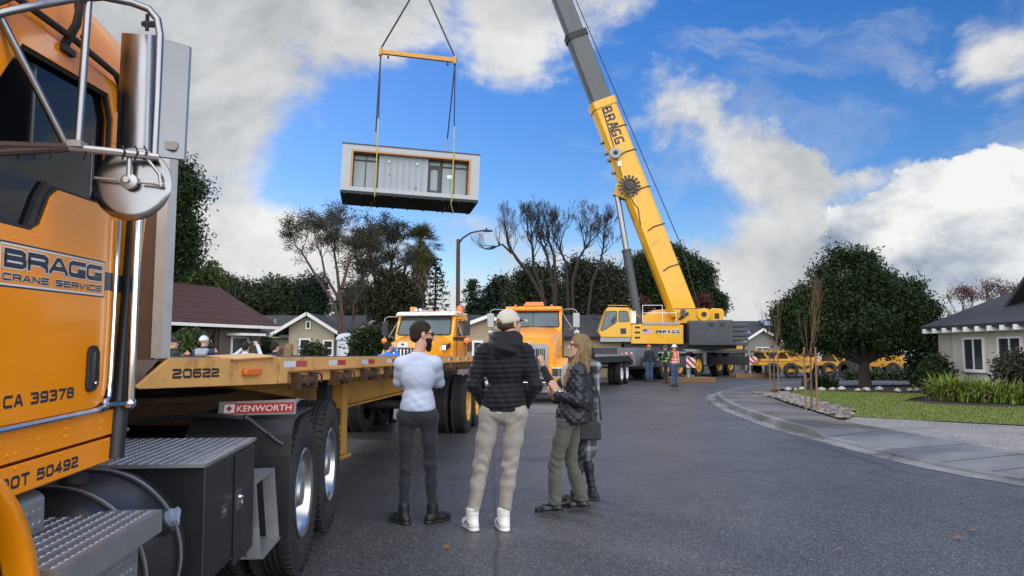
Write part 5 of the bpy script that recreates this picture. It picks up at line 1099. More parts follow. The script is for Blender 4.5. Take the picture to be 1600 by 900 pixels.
# ================================================================== FLATBED TRAILER
TRL = thing('flatbed_trailer', 'worn yellow flatbed trailer numbered 20622 behind the foreground tractor', 'trailer', (-2.85, 5.5, 0), R(-5.0), rx=R(-.3))
TRc = Loc(TRL); XT = 1.30
M_DECK = mat('deck_timber', (0.13, 0.10, 0.075), 0.85, var=0.3, nscale=3, stretch=(8, 1, 1), dirt=(.05, .04, .03), dirt_amt=.5)
mb = MB()
for i in range(12): mb.bx(-1.20 + i * .2 + .004, -1.20 + (i + 1) * .2 - .004, -1.7, 10.9, 1.43, 1.472 + .003 * (i % 3))
mb.build('deck', M_DECK, TRL)
for s in (1, -1):
    mb = MB()
    mb.prism([(-1.98, 1.345), (-1.95, 1.335), (-.36, 1.298), (-.345, 1.475), (-1.70, 1.478)], s * (XT - .02), s * XT, 'x')
    mb.bx(s * (XT - .30), s * (XT - .022), -1.70, -.4, 1.460, 1.476)
    rl = mb.build('front_rail', M_TRAIL, TRL, bevel=.004)
    mb = MB(); mb.prism([(-.34, 1.30), (-.342, 1.476), (10.95, 1.476), (10.95, 1.385), (-.20, 1.385), (-.20, 1.30)], s * (XT - .012), s * (XT + .006), 'x'); mb.bx(s * (XT - .1), s * (XT - .014), -.3, 10.95, 1.462, 1.475); mb.bx(s * (XT - .05), s * (XT + .018), -.20, 10.95, 1.377, 1.384); sr = mb.build('side_rail', M_TRAIL, TRL, bevel=.004)
    mb = MB(); mb.prism([(-.20, 1.292), (10.9, 1.292), (10.9, 1.376), (-.20, 1.376)], s * (XT - .06), s * (XT - .035), 'x'); mb.build('lower_rail', M_TRAIL, TRL)
    for i in range(12):
        yy = -.28 + i * .93; w = .22
        mb = MB(); x = s * (XT + .0068)
        for (a, b_, mi) in ((yy, yy + w, 1), (yy + w + .01, yy + 2 * w + .01, 0)): mb.add([(x, a, 1.408), (x, b_, 1.408), (x, b_, 1.452), (x, a, 1.452)], [(0, 1, 2, 3)], mi)
        mb.build('reflector_tape', [M_REDL, M_WHITER], sr, recalc=False)
    # stake pockets and ratchet winches
    for i in range(11):
        yy = .15 + i * .86
        mb = MB(); xx = s * (XT - .03)
        mb.cyl((xx - s * .02, yy, 1.305), (xx + s * .055, yy, 1.305), .042, n=14); mb.cyl((xx + s * .02, yy - .17, 1.30), (xx + s * .02, yy + .16, 1.30), .034, n=12); mb.box((xx + s * .02, yy - .18, 1.305), (.09, .02, .12)); mb.box((xx + s * .02, yy + .17, 1.305), (.09, .02, .12)); mb.cyl((xx + s * .055, yy, 1.305), (xx + s * .065, yy, 1.305), .018, n=10)
        mb.build('strap_winch', M_RUST, TRL)
        mb = MB(); mb.tube([(s * (XT - .03), yy + .33, 1.355), (s * (XT - .0), yy + .35, 1.345), (s * (XT - .0), yy + .37, 1.30), (s * (XT - .005), yy + .35, 1.28)], .008, 6); mb.build('tie_hook', M_RUST, TRL)
    # fish-belly beam
    p1 = TRc.plane(532, 634, .62); zb = p1.z
    mb = MB(); mb.prism([(-1.6, 1.30), (-.1, 1.30), (p1.y - .1, zb + .02), (p1.y + .1, zb), (6.2, zb + .03), (7.6, 1.18), (10.8, 1.18), (10.8, 1.46), (-1.6, 1.46)], s * .60, s * .62, 'x'); mb.prism([(p1.y - .1, zb), (6.3, zb + .03), (6.3, zb + .0), (p1.y - .1, zb - .02)], s * .52, s * .70, 'x'); mb.build('main_beam', M_TRAILB, TRL)
    mb = MB(); mb.box((s * .95, p1.y + 1.5, 1.2), (.05, .05, .75), 0, (R(62), 0, 0)); mb.box((s * .95, p1.y + 3.6, 1.22), (.05, .05, .6), 0, (R(62), 0, 0)); mb.build('brace', M_RUST, TRL)
    # landing gear
    q = TRc.plane(528, 690, .95)
    mb = MB(); mb.bx(s * .90, s * 1.02, q.y - .07, q.y + .07, .52, 1.30); lg = mb.build('landing_leg', M_TRAILB, TRL, bevel=.006)
    mb = MB(); mb.box((s * .96, q.y, .50), (.16, .3, .03)); mb.box((s * .99, q.y - .02, .62), (.03, .10, .14), 0, (R(15), 0, 0)); mb.build('landing_foot', M_TRAILB, lg)
    mb = MB(); mb.bx(s * .9, s * 1.0, q.y - .5, q.y - .34, .95, 1.32); mb.build('leg_gearbox', M_FRAME, lg)
    for yy in (8.8, 10.02): wheel(TRL, s * 1.27, yy, .53 + .005 * (yy - 4), .53, .27, s, 'yellow', dual=True)
mb = MB()
for i in range(20): mb.bx(-1.24, 1.24, -1.4 + i * .62, -1.32 + i * .62, 1.33, 1.43)
mb.cyl((-1, 8.8, .56), (1, 8.8, .56), .09, n=12); mb.cyl((-1, 10.02, .57), (1, 10.02, .57), .09, n=12); mb.bx(-.75, .75, 8.2, 10.6, .85, 1.18); mb.build('cross_members', M_FRAME, TRL)
mb = MB(); mb.prism([(-1.3, 1.30), (1.3, 1.30), (1.3, 1.476), (-1.3, 1.476)], 10.95, 10.98, 'y'); mb.build('tail_bar', M_TRAIL, TRL)
# amber lamp, number, headboard
p = TRc.plane(391, 581, XT)
mb = MB(); mb.prism(rounded([(p.y - .12, p.z - .022), (p.y + .12, p.z - .024), (p.y + .12, p.z + .024), (p.y - .12, p.z + .022)], .02, 4), XT + .001, XT + .03, 'x'); mb.build('marker_lamp', M_AMBER, TRL, bevel=.008)
a = TRc.plane(269, 592, XT); b_ = TRc.plane(342, 589, XT)
mb = MB(); stroke_text(mb, '20622', (XT + .0006, a.y, a.z), (0, b_.y - a.y, b_.z - a.z - .0), (0, 0, 1), b_.y - a.y, .05, .013, 0, gap=.014); mb.build('number', mat('number_black', (.02, .018, .016), .6), TRL, recalc=False)
mb = MB(); mb.bx(-1.28, 1.236, -1.76, -1.735, 1.40, 2.5); hb = mb.build('headboard', mat('brown_headboard', (.17, .115, .085), .35, .4, var=.15, nscale=2, dirt=(.1, .06, .04), dirt_amt=.4), TRL)
mb = MB(); mb.bx(1.238, 1.292, -1.77, -1.69, 1.478, 2.5); mb.bx(-1.292, -1.238, -1.77, -1.69, 1.478, 2.5); mb.bx(-1.236, 1.236, -1.734, -1.70, 2.44, 2.5); mb.build('headboard_post', mat('post_pale', (.55, .54, .50), .4, .3, dirt=(.3, .2, .1), dirt_amt=.4), hb)
mb = MB(); mb.prism([(-1.28, -1.98), (1.28, -1.98), (1.28, -1.76), (-1.28, -1.76)], 1.34, 1.40, 'z'); mb.add([(1.285, -1.985, 1.34), (1.285, -1.78, 1.47), (.6, -1.78, 1.47), (.6, -1.985, 1.34)], [(0, 1, 2, 3)]); mb.build('nose_plate', mat('nose_brown', (.14, .105, .08), .5, .3, dirt=(.3, .2, .08), dirt_amt=.5), TRL)
a = TRc.plane(356, 565, XT); 
mb = MB(); mb.box((1.24, -.75, 1.484), (.18, .62, .008), 0, (R(1.5), R(6), 0)); mb.build('bent_plate', M_TRAIL, TRL)
# ================================================================== ONCOMING TRUCKS
M_CHEV_R = mat('chevron_red', (0.40, 0.03, 0.03), .5); M_WIND = mat('windshield_dark', (0.035, 0.065, 0.078), 0.06, var=.5, nscale=1.5, spec=.7)
def arc_fender(mb, x0, x1, cy, cz, ro, th, a0, a1, n=16, mi=0):
    rings = []
    for i in range(n + 1):
        a = R(a0 + (a1 - a0) * i / n); c, s_ = math.cos(a), math.sin(a)
        rings.append([(x0, cy + c * (ro - th), cz + s_ * (ro - th)), (x0, cy + c * ro, cz + s_ * ro), ((x0 + x1) / 2, cy + c * (ro + .02), cz + s_ * (ro + .02)), (x1, cy + c * ro, cz + s_ * ro), (x1, cy + c * (ro - th), cz + s_ * (ro - th))])
    mb.loft(rings, mi=mi, closed=True, caps=True)
def conventional(label, loc, rz, paint, roof_m, style):
    t = thing('semi_truck', label, 'truck', loc, rz, 'big rig trucks in the street')
    hw = .94 if style == 'tall' else 1.0; zr = 3.02 if style == 'tall' else 2.78
    # hood
    mb = MB(); fz = 1.92 if style == 'tall' else 1.66; fw = .74 if style == 'tall' else .70
    def ring(y, w, zt, zb): return [(-w, y, zb), (-w, y, zt - .22), (-w + .09, y, zt - .06), (-w + .26, y, zt), (0, y, zt + .035), (w - .26, y, zt), (w - .09, y, zt - .06), (w, y, zt - .22), (w, y, zb)]
    mb.loft([ring(.34, fw, fz, .95), ring(.42, fw + .02, fz + .06, .95), ring(1.3, .83, fz + .22, 1.0), ring(2.15, .93, fz + .37, 1.05)], closed=False, caps=True); hood = mb.build('hood', paint, t, angle=30)
    zc = fz + .37
    # cab with raked windscreen
    mb = MB(); cr = [[(-hw, 2.12, 1.0), (-hw, 2.12, zc - .02), (hw, 2.12, zc - .02), (hw, 2.12, 1.0)]]
    prof = [(2.12, 1.0), (2.12, zc - .01), (2.42, zr - .12), (2.55, zr - .03), (2.9, zr), (3.72, zr - .02), (3.75, 1.0)]
    mb.prism(prof, -hw, hw, 'x'); cab = mb.build('cab', paint, t, bevel=.05, seg=3)
    mb = MB()
    if style == 'tall':   # visor and roof cap
        mb.prism([(2.30, zr - .18), (2.24, zr - .12), (2.42, zr - .02), (2.52, zr - .04)], -hw * .97, hw * .97, 'x'); mb.build('sun_visor', paint, cab, bevel=.01)
    else:
        mb.prism([(2.24, zr - .10), (2.20, zr - .07), (2.36, zr + .03), (2.6, zr + .055), (3.7, zr + .03), (3.72, zr - .03), (2.55, zr - .02), (2.44, zr - .10)], -hw * 1.01, hw * 1.01, 'x'); mb.build('roof_cap', roof_m, cab, bevel=.02)
    def wsl(x, f, o): return (x, 2.12 + .30 * f - o, (zc - .01) + (zr - .12 - zc + .01) * f)
    mb = MB(); top = .94 if style == 'tall' else .985
    w0, w1 = hw * .91, hw * .86; O = .012
    P = rounded([(-w0, .05), (w0, .05), (w1, top), (-w1, top)], .09, 4); mb.add([wsl(x, f, O) for x, f in P], [tuple(range(len(P)))]); ws = mb.build('windshield', M_WIND, cab, recalc=False)
    mb = MB(); mb.tube([wsl(x, f, O) for x, f in P] + [wsl(*P[0], O)], .022, 6)
    if style == 'tall': mb.tube([wsl(0, .05, O), wsl(0, top, O)], .012, 6)
    mb.tube([wsl(-.6, .03, .03), wsl(-.1, .10, .03)], .012, 5); mb.tube([wsl(.15, .03, .03), wsl(.6, .10, .03)], .012, 5); mb.build('windshield_seal', M_FRAME, ws)
    mb = MB(); mb.box((.25, 2.38, zc + .06), (.5, .16, .06)); mb.sph((.28, 2.42, zc + .12), (.16, .05, .09), 8); mb.build('dash_papers', M_WHITE, ws)
    for s in (1, -1):
        mb = MB(); P = rounded([(2.60, zc + .02), (3.35, zc + .02), (3.38, zr - .28), (2.72, zr - .26)], .08, 4); mb.prism(P, s * (hw + .001), s * (hw + .012), 'x'); sw = mb.build('side_window', M_WIND, cab)
        mb = MB(); Q = P + [P[0]]; mb.tube([(s * (hw + .012), a, b) for a, b in Q], .02, 5); mb.build('window_seal', M_FRAME, sw)
        mb = MB(); mb.tube([(s * (hw + .004), a, b) for a, b in [(2.5, 1.1), (2.5, zc - .1), (2.56, zr - .2), (3.5, zr - .2), (3.5, 1.1), (2.5, 1.1)]], .012, 4); mb.box((s * (hw + .02), 3.36, zc - .25), (.03, .14, .05)); mb.build('door', M_FRAME, cab)
        mb = MB(); mb.bx(s * (hw + .002), s * (hw + .007), 2.15, 3.72, zc - .16, zc - .05); mb.build('stripe', M_NAVY, cab)
        # fenders, headlights, wheels
        mb = MB(); arc_fender(mb, s * .62, s * 1.17, 1.15, .62, .70, .10, -5, 205); mb.bx(s * .62, s * 1.12, .30, .62, .62, 1.12); fe = mb.build('fender', paint, t, bevel=.02)
        mb = MB(); mb.bx(s * .70, s * 1.12, .255, .305, .74, 1.04); hl = mb.build('headlight', M_LENS, fe, bevel=.02)
        mb = MB(); mb.bx(s * .72, s * .90, .245, .256, .78, 1.0); mb.bx(s * .93, s * 1.09, .245, .256, .78, 1.0); mb.build('lamp_bowl', M_FRAME, hl)
        wheel(t, s * 1.16, 1.15, .52, .52, .28, s, 'alu', dual=False)
        for yy in (5.6, 6.95): wheel(t, s * 1.2, yy, .52, .52, .27, s, 'alu', dual=True)
        # mirrors on tubular arms
        mb = MB(); zt = zr - .12
        mb.tube([(s * hw, 2.5, zt), (s * 1.3, 2.3, zt), (s * 1.42, 2.28, zt - .06), (s * 1.42, 2.28, zc - .05), (s * hw, 2.45, zc - .05)], .018, 6); mb.tube([(s * hw, 2.5, zt - .1), (s * 1.28, 2.3, zc - .04)], .014, 6); ma = mb.build('mirror_arm', M_BRUSH, t)
        mb = MB(); mb.bx(s * 1.30, s * 1.52, 2.24, 2.31, zc + .0, zc + .48); mb.build('mirror', M_FRAME if style != 'tall' else M_BRUSH, ma, bevel=.02)
        mb = MB(); mb.lathe([(.10, 0), (.09, .03), (.001, .045)], c=(s * 1.42, 2.27, zc - .16), axis=(0, -1, 0), n=16); mb.build('round_mirror', M_AMBER if style != 'tall' else M_BRUSH, ma)
        mb = MB(); mb.lathe([(.32, 0), (.34, .04), (.34, 1.0), (.32, 1.04)], c=(s * .84, 2.7, .72), axis=(0, 1, 0), n=20); mb.lathe([(.001, -.02), (.32, 0)], c=(s * .84, 2.7, .72), axis=(0, 1, 0), n=20); mb.build('fuel_tank', M_ALU, t)
    # grille
    mb = MB()
    if style == 'tall':
        mb.prism(rounded([(-.58, .70), (.58, .70), (.60, 1.74), (-.60, 1.74)], .06, 3), .30, .34, 'y'); gr = mb.build('grille', M_BRUSH, t)
        mb = MB()
        for i in range(17): mb.bx(-.48 + i * .06 - .018, -.48 + i * .06 + .018, .288, .299, .80, 1.60)
        mb.build('grille_bars', M_FRAME, gr)
        mb = MB(); mb.prism(rounded([(-.08, 1.72), (.08, 1.72), (.10, 1.82), (-.10, 1.82)], .03, 3), .30, .335, 'y'); mb.build('hood_badge', M_ALU, gr)
    else:
        mb.prism(rounded([(-.52, .85), (.52, .85), (.60, 1.62), (-.60, 1.62)], .08, 3), .30, .34, 'y'); gr = mb.build('grille', M_FRAME, t)
        mb = MB()
        for i in range(10): mb.bx(-.50 + i * .111 - .02, -.50 + i * .111 + .02, .27, .299, .90, 1.58)
        mb.build('grille_bars', M_CHROME, gr)
        mb = MB(); mb.prism(rounded([(-.18, 1.64), (.18, 1.64), (.15, 1.80), (-.15, 1.80)], .04, 3), .29, .338, 'y'); bd = mb.build('hood_badge', M_WHITER, gr)
        mb = MB(); mb.prism([(-.06, 1.73), (0, 1.69), (.06, 1.73), (0, 1.77)], .286, .2895, 'y'); mb.build('badge_mark', M_NAVY, bd)
        for s in (1, -1):
            mb = MB(); mb.prism(rounded([(1.45, fz - .12), (2.0, fz - .02), (2.0, fz + .16), (1.5, fz + .07)], .05, 3), s * .80, s * (.965), 'x'); v_ = mb.build('hood_vent', M_CHROME, hood)
            mb = MB()
            for q in range(3): mb.prism([(1.52, fz - .085 + q * .05), (1.95, fz - .01 + q * .05), (1.95, fz + .02 + q * .05), (1.52, fz - .055 + q * .05)], s * .9, s * .972, 'x')
            mb.build('vent_slots', M_FRAME, v_)
    mb = MB(); mb.prism(rounded([(-1.2, .30), (1.2, .30), (1.2, .62), (-1.2, .62)], .06, 3), .0, .16, 'y'); bp = mb.build('bumper', M_CHROME, t, bevel=.02)
    mb = MB(); mb.prism([(-1.16, .16), (1.16, .16), (1.18, .29), (-1.18, .29)], .06, .14, 'y'); mb.build('air_dam', M_FRAME, bp)
    mb = MB()
    for s in (1, -1): mb.bx(s * .36, s * .45, .3, 7.6, .72, .98)
    mb.bx(-.44, .44, 7.4, 7.5, .74, .96); mb.cyl((-.9, 1.15, .52), (.9, 1.15, .52), .07); mb.cyl((-.9, 5.6, .52), (.9, 5.6, .52), .08); mb.cyl((-.9, 6.95, .52), (.9, 6.95, .52), .08); mb.bx(-.6, .6, .4, 2.1, .5, .94); mb.build('chassis', M_FRAME, t)
    # lights on the roof
    if style == 'tall':
        mb = MB(); mb.prism(rounded([(-.32, zr + .02), (.32, zr + .02), (.30, zr + .15), (-.30, zr + .15)], .03, 3), 2.75, 2.95, 'y'); mb.build('light_bar', M_AMBER, cab, bevel=.01)
        for i in range(5):
            mb = MB(); mb.sph((-.6 + i * .3, 2.46, zr + .01), (.05, .07, .035), 8); mb.build('clearance_lamp', M_AMBER, cab)
    else:
        mb = MB(); mb.bx(-.78, -.58, 2.9, 3.1, zr + .06, zr + .24); mb.build('amber_beacon', M_AMBER, cab, bevel=.02)
        mb = MB(); mb.cyl((.92, 3.1, zr + .02), (.92, 3.1, zr + .12), .13, n=14); mb.lathe([(.12, .12), (.11, .2), (.07, .26), (.001, .28)], c=(.92, 3.1, zr), n=14); mb.build('amber_beacon', M_AMBER, cab)
        mb = MB()
        for q in (-.15, .0): mb.cyl((q - .3, 2.6, zr + .12), (q - .3, 3.1, zr + .12), .045, n=8)
        mb.build('air_horn', M_CHROME, cab)
        for i in range(4):
            mb = MB(); mb.sph((-.2 + i * .16, 2.6, zr + .07), (.06, .07, .04), 8); mb.build('clearance_lamp', M_AMBER, cab)
    return t
conventional('orange big rig with chrome bumper and orange roof bar driving towards the camera', (.46, 22.0, 0), R(-6), M_ORANGE, M_ORANGE, 'tall')
conventional('yellow big rig with white roof cap and two amber beacons behind the flatbed', (-3.35, 22.0, 0), R(-13), mat('truck_yellow_paint', (0.80, 0.34, 0.008), .28, var=.05, coat=.5), M_WHITE, 'low')
# low trailer beyond the orange truck
t = thing('lowbed_trailer', 'dark lowbed trailer with sloping rear deck and twin axles left of the crane', 'trailer', (3.9, 34.6, 0), R(-20))
mb = MB(); mb.prism([(-8, 1.30), (1.6, 1.30), (2.6, 1.0), (2.6, .86), (1.4, 1.05), (-8, 1.05)], -1.25, 1.25, 'x'); mb.build('deck', M_FRAME, t)
mb = MB(); mb.prism([(-8, 1.31), (1.6, 1.31), (2.62, 1.01), (2.62, 1.09), (1.6, 1.40), (-8, 1.40)], 1.18, 1.27, 'x'); mb.build('deck_edge', M_LGREY, t)
for s in (1, -1):
    for yy in (-.1, 1.15): wheel(t, s * 1.25, yy, .5, .5, .26, s, 'white', dual=True)
    mb = MB(); mb.bx(s * .9, s * 1.1, 2.6, 2.64, .95, 1.05); mb.build('tail_lamp', M_WHITER, t)
# ================================================================== MOBILE CRANE
CR = thing('mobile_crane', 'large yellow mobile crane with grey outer boom sections standing on outriggers', 'crane', (0, 0, 0))
ca = R(38); CO = Vector((5.4, 38.9, 0)); CM = Matrix.Translation(CO) @ Matrix.Rotation(-ca, 4, 'Z')
def xf(mb, M): mb.v = [tuple(M @ Vector(p)) for p in mb.v]; return mb
mb = MB(); mb.bx(-1.0, 1.0, .3, 15.2, .75, 1.4); mb.bx(-1.38, 1.38, 2.4, 15.4, 1.42, 1.62)
for yy in (3.0, 4.7, 7.3, 10.4, 12.2): mb.cyl((-1.2, yy, .68), (1.2, yy, .68), .12, n=10)
mb.bx(-1.35, 1.35, 8.2, 9.6, .62, 1.25); mb.bx(-1.35, 1.35, -.1, .9, .62, 1.2); car = xf(mb, CM).build('carrier', M_GREYP, CR, bevel=.02)
mb = MB(); mb.bx(-1.38, 1.38, -.35, 2.3, .72, 1.72); xf(mb, CM).build('carrier_end_box', M_GREYP, CR, bevel=.03)
mb = MB(); mb.bx(.35, 1.42, -.38, -.352, .80, 1.70); mb.bx(1.383, 1.41, -.3, 1.2, .80, 1.70); xf(mb, CM).build('end_panel', mat('mid_grey_paint', (.15, .155, .16), .5), CR)
mb = MB(); mb.prism([(13.6, .9), (13.6, 1.6), (14.0, 2.75), (15.6, 2.75), (15.9, 1.6), (15.9, .9)], -1.35, .2, 'x'); xf(mb, CM).build('driver_cab', M_YELLOW, CR, bevel=.05)
def chevron(mb, o, ux, uz, w, h, n=4):
    """slanting red and white bars"""
    o = Vector(o); ux = Vector(ux).normalized(); uz = Vector(uz).normalized(); nn = ux.cross(uz) * .003
    mb.add([o + nn, o + ux * w + nn, o + ux * w + uz * h + nn, o + uz * h + nn], [(0, 1, 2, 3)], 0)
    for i in range(-n, n):
        a = (2 * i) * w / n; b = a + w / n
        P = [(a + h, 0), (b + h, 0), (b, h), (a, h)] if False else [(a, h), (b, h), (b + h, 0), (a + h, 0)]
        Q = []
        for (px_, pz_) in P: Q.append((px_, pz_))
        # clip to 0..w
        def clip(Q, lo, keep_gt):
            R_ = []
            for k in range(len(Q)):
                p, q = Q[k], Q[(k + 1) % len(Q)]; ip = (p[0] >= lo) if keep_gt else (p[0] <= lo); iq = (q[0] >= lo) if keep_gt else (q[0] <= lo)
                if ip: R_.append(p)
                if ip != iq: tt = (lo - p[0]) / (q[0] - p[0]); R_.append((lo, p[1] + (q[1] - p[1]) * tt))
            return R_
        Q = clip(Q, 0, True); Q = clip(Q, w, False) if len(Q) > 2 else Q
        if len(Q) > 2: mb.add([o + ux * a_ + uz * b_ + nn * 2 for a_, b_ in Q], [tuple(range(len(Q)))], 1)
mb = MB(); chevron(mb, CM @ Vector((.62, -.385, .85)), CM.to_3x3() @ Vector((1, 0, 0)), (0, 0, 1), .62, .62); mb.build('chevron_board', [M_WHITER, M_CHEV_R], CR, recalc=False)
for yy in (3.0, 4.7, 7.3, 10.4, 12.2):
    for s in (1, -1):
        w = wheel(CR, 0, 0, 0, .69, .42, s, 'craneyellow', dual=False, rimr=.38); w.location = CM @ Vector((s * 1.42, yy, .69)); w.rotation_euler = (0, 0, -ca)
for yy in (3.85, 7.3, 11.3):
    for s in (1, -1):
        mb = MB(); L = 1.7 if yy != 7.3 else .85; mb.prism([(yy - L, 1.42), (yy - L * .96, 1.50), (yy + L * .96, 1.50), (yy + L, 1.42)], s * .98, s * 1.45, 'x'); xf(mb, CM).build('mudguard', M_LGREY if yy < 8 else M_GREYP, CR)
for (yy, s, mm) in ((.4, 1, M_GREYP), (.4, -1, M_GREYP), (8.9, 1, M_BLACK), (8.9, -1, M_BLACK)):
    mb = MB(); mb.bx(s * 1.2, s * 4.15, yy - .22, yy + .22, .72, 1.22); xf(mb, CM); ob = mb.build('outrigger_beam', mm, CR, bevel=.02)
    e = Vector((s * 3.9, yy, 0))
    mb = MB(); mb.cyl(e + Vector((0, 0, .30)), e + Vector((0, 0, 1.30)), .13, n=14); mb.cyl(e + Vector((0, 0, .26)), e + Vector((0, 0, .36)), .32, n=18); mb.cyl(e + Vector((0, 0, .36)), e + Vector((0, 0, .8)), .07, n=12); xf(mb, CM).build('jack', M_BRUSH, ob)
    mb = MB()
    o = CM @ Vector((s * 4.15 - .02 if s > 0 else s * 4.15, yy + .0, .72)); ux = Vector((1, 0, 0)); chevron(mb, o + Vector((-.40, -.42, 0)), ux, (0, 0, 1), .46, .5, 3); mb.build('chevron_board', [M_WHITER, M_CHEV_R], ob, recalc=False)
mb = MB(); mb.bx(-1.3, 1.35, 9.8, 14.6, 1.63, 1.95); mb.bx(.4, 1.35, 9.2, 14.2, 1.95, 2.25); xf(mb, CM).build('deck_locker', M_YELLOW, CR, bevel=.04)
mb = MB(); mb.bx(1.30, 1.50, 8.0, 8.25, .70, 1.50); mb.bx(1.2, 1.5, 5.6, 8.3, 1.50, 1.64); xf(mb, CM).build('outrigger_housing', M_LGREY, CR, bevel=.02)
# superstructure, slewed so that its long axis lies across the view
YN = 43.4
def sp(px, v, Y=YN): p = at(px, v, Y); return (p.x, p.z)
mb = MB(); mb.bx(6.6, 13.2, 43.6, 46.2, 1.66, 1.98); mb.build('slew_platform', M_FRAME, CR)
mb = MB(); mb.cyl((10.1, 44.9, 1.5), (10.1, 44.9, 2.05), 1.15, n=32); mb.build('slew_ring', M_FRAME, CR)
mb = MB(); mb.prism([sp(986, 537), sp(1068, 538), sp(1068, 508), sp(1050, 505), sp(986, 507)], YN, YN + 2.9, 'y'); body = mb.build('machinery_body', M_YELLOW, CR, bevel=.03)
cabp = [sp(936, 523), sp(935, 518), sp(943, 494), sp(949, 481), sp(953, 480), sp(981, 481), sp(985, 484), sp(986, 527), sp(940, 527)]
mb = MB(); mb.prism(cabp, YN - .1, YN + .95, 'y'); ccab = mb.build('operator_cab', M_YELLOW, CR, bevel=.03)
def glass(poly, name):
    P = rounded([sp(*p, YN - .1) for p in poly], .06, 3); mb = MB(); mb.add([(a, YN - .106, b) for a, b in P], [tuple(range(len(P)))]); g_ = mb.build(name, M_WIND, ccab, recalc=False)
    mb = MB(); Q = P + [P[0]]; mb.tube([(a, YN - .106, b) for a, b in Q], .022, 5); mb.build('window_seal', M_FRAME, g_)
glass([(938.5, 515), (947, 487), (963.5, 486), (963.5, 503), (948, 513), (940, 517)], 'side_window'); glass([(967, 486), (980, 486), (983.5, 502), (967, 502.5)], 'door_window')
mb = MB(); P = rounded([sp(954, 501), sp(961, 492), sp(962, 500), sp(956, 508)], .05, 2); mb.add([(a, YN - .109, b) for a, b in P], [tuple(range(len(P)))]); a, c = sp(969, 513), sp(978, 522); mb.add([(a[0], YN - .104, c[1]), (c[0], YN - .104, c[1]), (c[0], YN - .104, a[1]), (a[0], YN - .104, a[1])], [(0, 1, 2, 3)]); mb.build('cab_emblem', M_NAVY, ccab, recalc=False)
mb = MB(); x0, zz = sp(938, 526.5); x1, z2 = sp(985, 534); mb.bx(x0, x1, YN - .05, YN + .9, z2, zz); mb.build('cab_base', M_LGREY, CR)
mb = MB(); x0, z0 = sp(935, 481); mb.tube([(sp(950, 479)[0], YN, sp(950, 479)[1]), (sp(951, 478)[0], YN, sp(951, 477)[1]), (sp(980, 478)[0], YN, sp(980, 477.5)[1])], .02, 5); mb.tube([(*[sp(1000, 480)[0]], YN, 3.5), (sp(985, 482)[0], YN, sp(985, 482)[1])], .02, 5); mb.build('cab_rail', M_YELLOW, CR)
mb = MB(); a = sp(983, 486); c = sp(994, 505); mb.bx(a[0], c[0], YN, YN + .2, c[1], a[1]); mb.build('rear_panel', M_WHITE, CR)
mb = MB()
for q in range(3): a = sp(992, 510 + q * 8); c = sp(1000, 513 + q * 8); mb.bx(a[0], c[0], YN - .012, YN - .002, c[1], a[1])
mb.build('side_steps', M_FRAME, CR)
a = sp(1004.5, 522); c = sp(1020.5, 514); fx0, fx1, fz0, fz1 = a[0], c[0], a[1], c[1]; mb = MB(); y = YN - .003
for i in range(13):
    h = (fz1 - fz0) / 13; mb.add([(fx0, y, fz0 + i * h), (fx1, y, fz0 + i * h), (fx1, y, fz0 + (i + 1) * h), (fx0, y, fz0 + (i + 1) * h)], [(0, 1, 2, 3)], 1 if i % 2 == 0 else 0)
zc_ = fz0 + (fz1 - fz0) * 6 / 13; xc_ = fx0 + (fx1 - fx0) * .42; mb.add([(fx0, y - .003, zc_), (xc_, y - .003, zc_), (xc_, y - .003, fz1), (fx0, y - .003, fz1)], [(0, 1, 2, 3)], 2)
for r_ in range(5):
    for c_ in range(6):
        cx = fx0 + (xc_ - fx0) * (c_ + .5) / 6; cz = zc_ + (fz1 - zc_) * (r_ + .5) / 5; q = .008; mb.add([(cx - q, y - .005, cz), (cx, y - .005, cz - q), (cx + q, y - .005, cz), (cx, y - .005, cz + q)], [(0, 1, 2, 3)], 0)
mb.build('flag_decal', [M_WHITER, M_REDL, mat('flag_blue', (.02, .03, .12), .5)], CR, recalc=False)
a = sp(1029, 521); c = sp(1062, 515.5); mb = MB()
stroke_text(mb, 'BRAGG', (a[0], YN - .001, a[1]), (1, 0, 0), (0, 0, 1), c[0] - a[0], c[1] - a[1], .055, 1, depth=.003, gap=.05, extra=.022); stroke_text(mb, 'BRAGG', (a[0], YN - .001, a[1]), (1, 0, 0), (0, 0, 1), c[0] - a[0], c[1] - a[1], .055, 0, depth=.007, gap=.05)
k = sp(1024, 521); mb.add([(k[0], YN - .004, k[1]), (k[0] + .10, YN - .004, k[1]), (k[0] + .16, YN - .004, c[1]), (k[0] + .10, YN - .004, c[1])], [(0, 1, 2, 3)], 0); mb.build('body_lettering', [M_NAVY, M_WHITE], CR, recalc=False)
mb = MB(); x0 = sp(1004, 505)[0]; x1 = sp(1062, 505)[0]; mb.bx(x0, x1, YN - .06, YN - .003, sp(1000, 507)[1], sp(1000, 503.5)[1]); mb.build('walkway_edge', M_LGREY, CR)
mb = MB(); a = sp(1004, 477); c = sp(1035, 489); e = sp(1035, 505)
mb.tube([(a[0], YN, e[1]), (a[0], YN, a[1]), (c[0], YN, a[1]), (c[0], YN, e[1])], .025, 5); mb.tube([(a[0], YN, c[1]), (c[0] + .8, YN, c[1])], .02, 5); mb.tube([(c[0] + .8, YN, c[1]), (c[0] + .8, YN, e[1])], .02, 5); mb.build('handrail', M_WHITE, CR)
mb = MB()
mb.prism([sp(1000, 507), sp(1000, 492), sp(1018, 489), sp(1030, 482), sp(1064, 480), sp(1064, 507)], YN + 1.6, YN + 2.9, 'y'); mb.prism([sp(1062, 505), sp(1062, 487), sp(1090, 482), sp(1110, 482), sp(1110, 505)], YN + .3, YN + 2.6, 'y'); fr = mb.build('boom_mount', M_YELLOW, CR, bevel=.04)
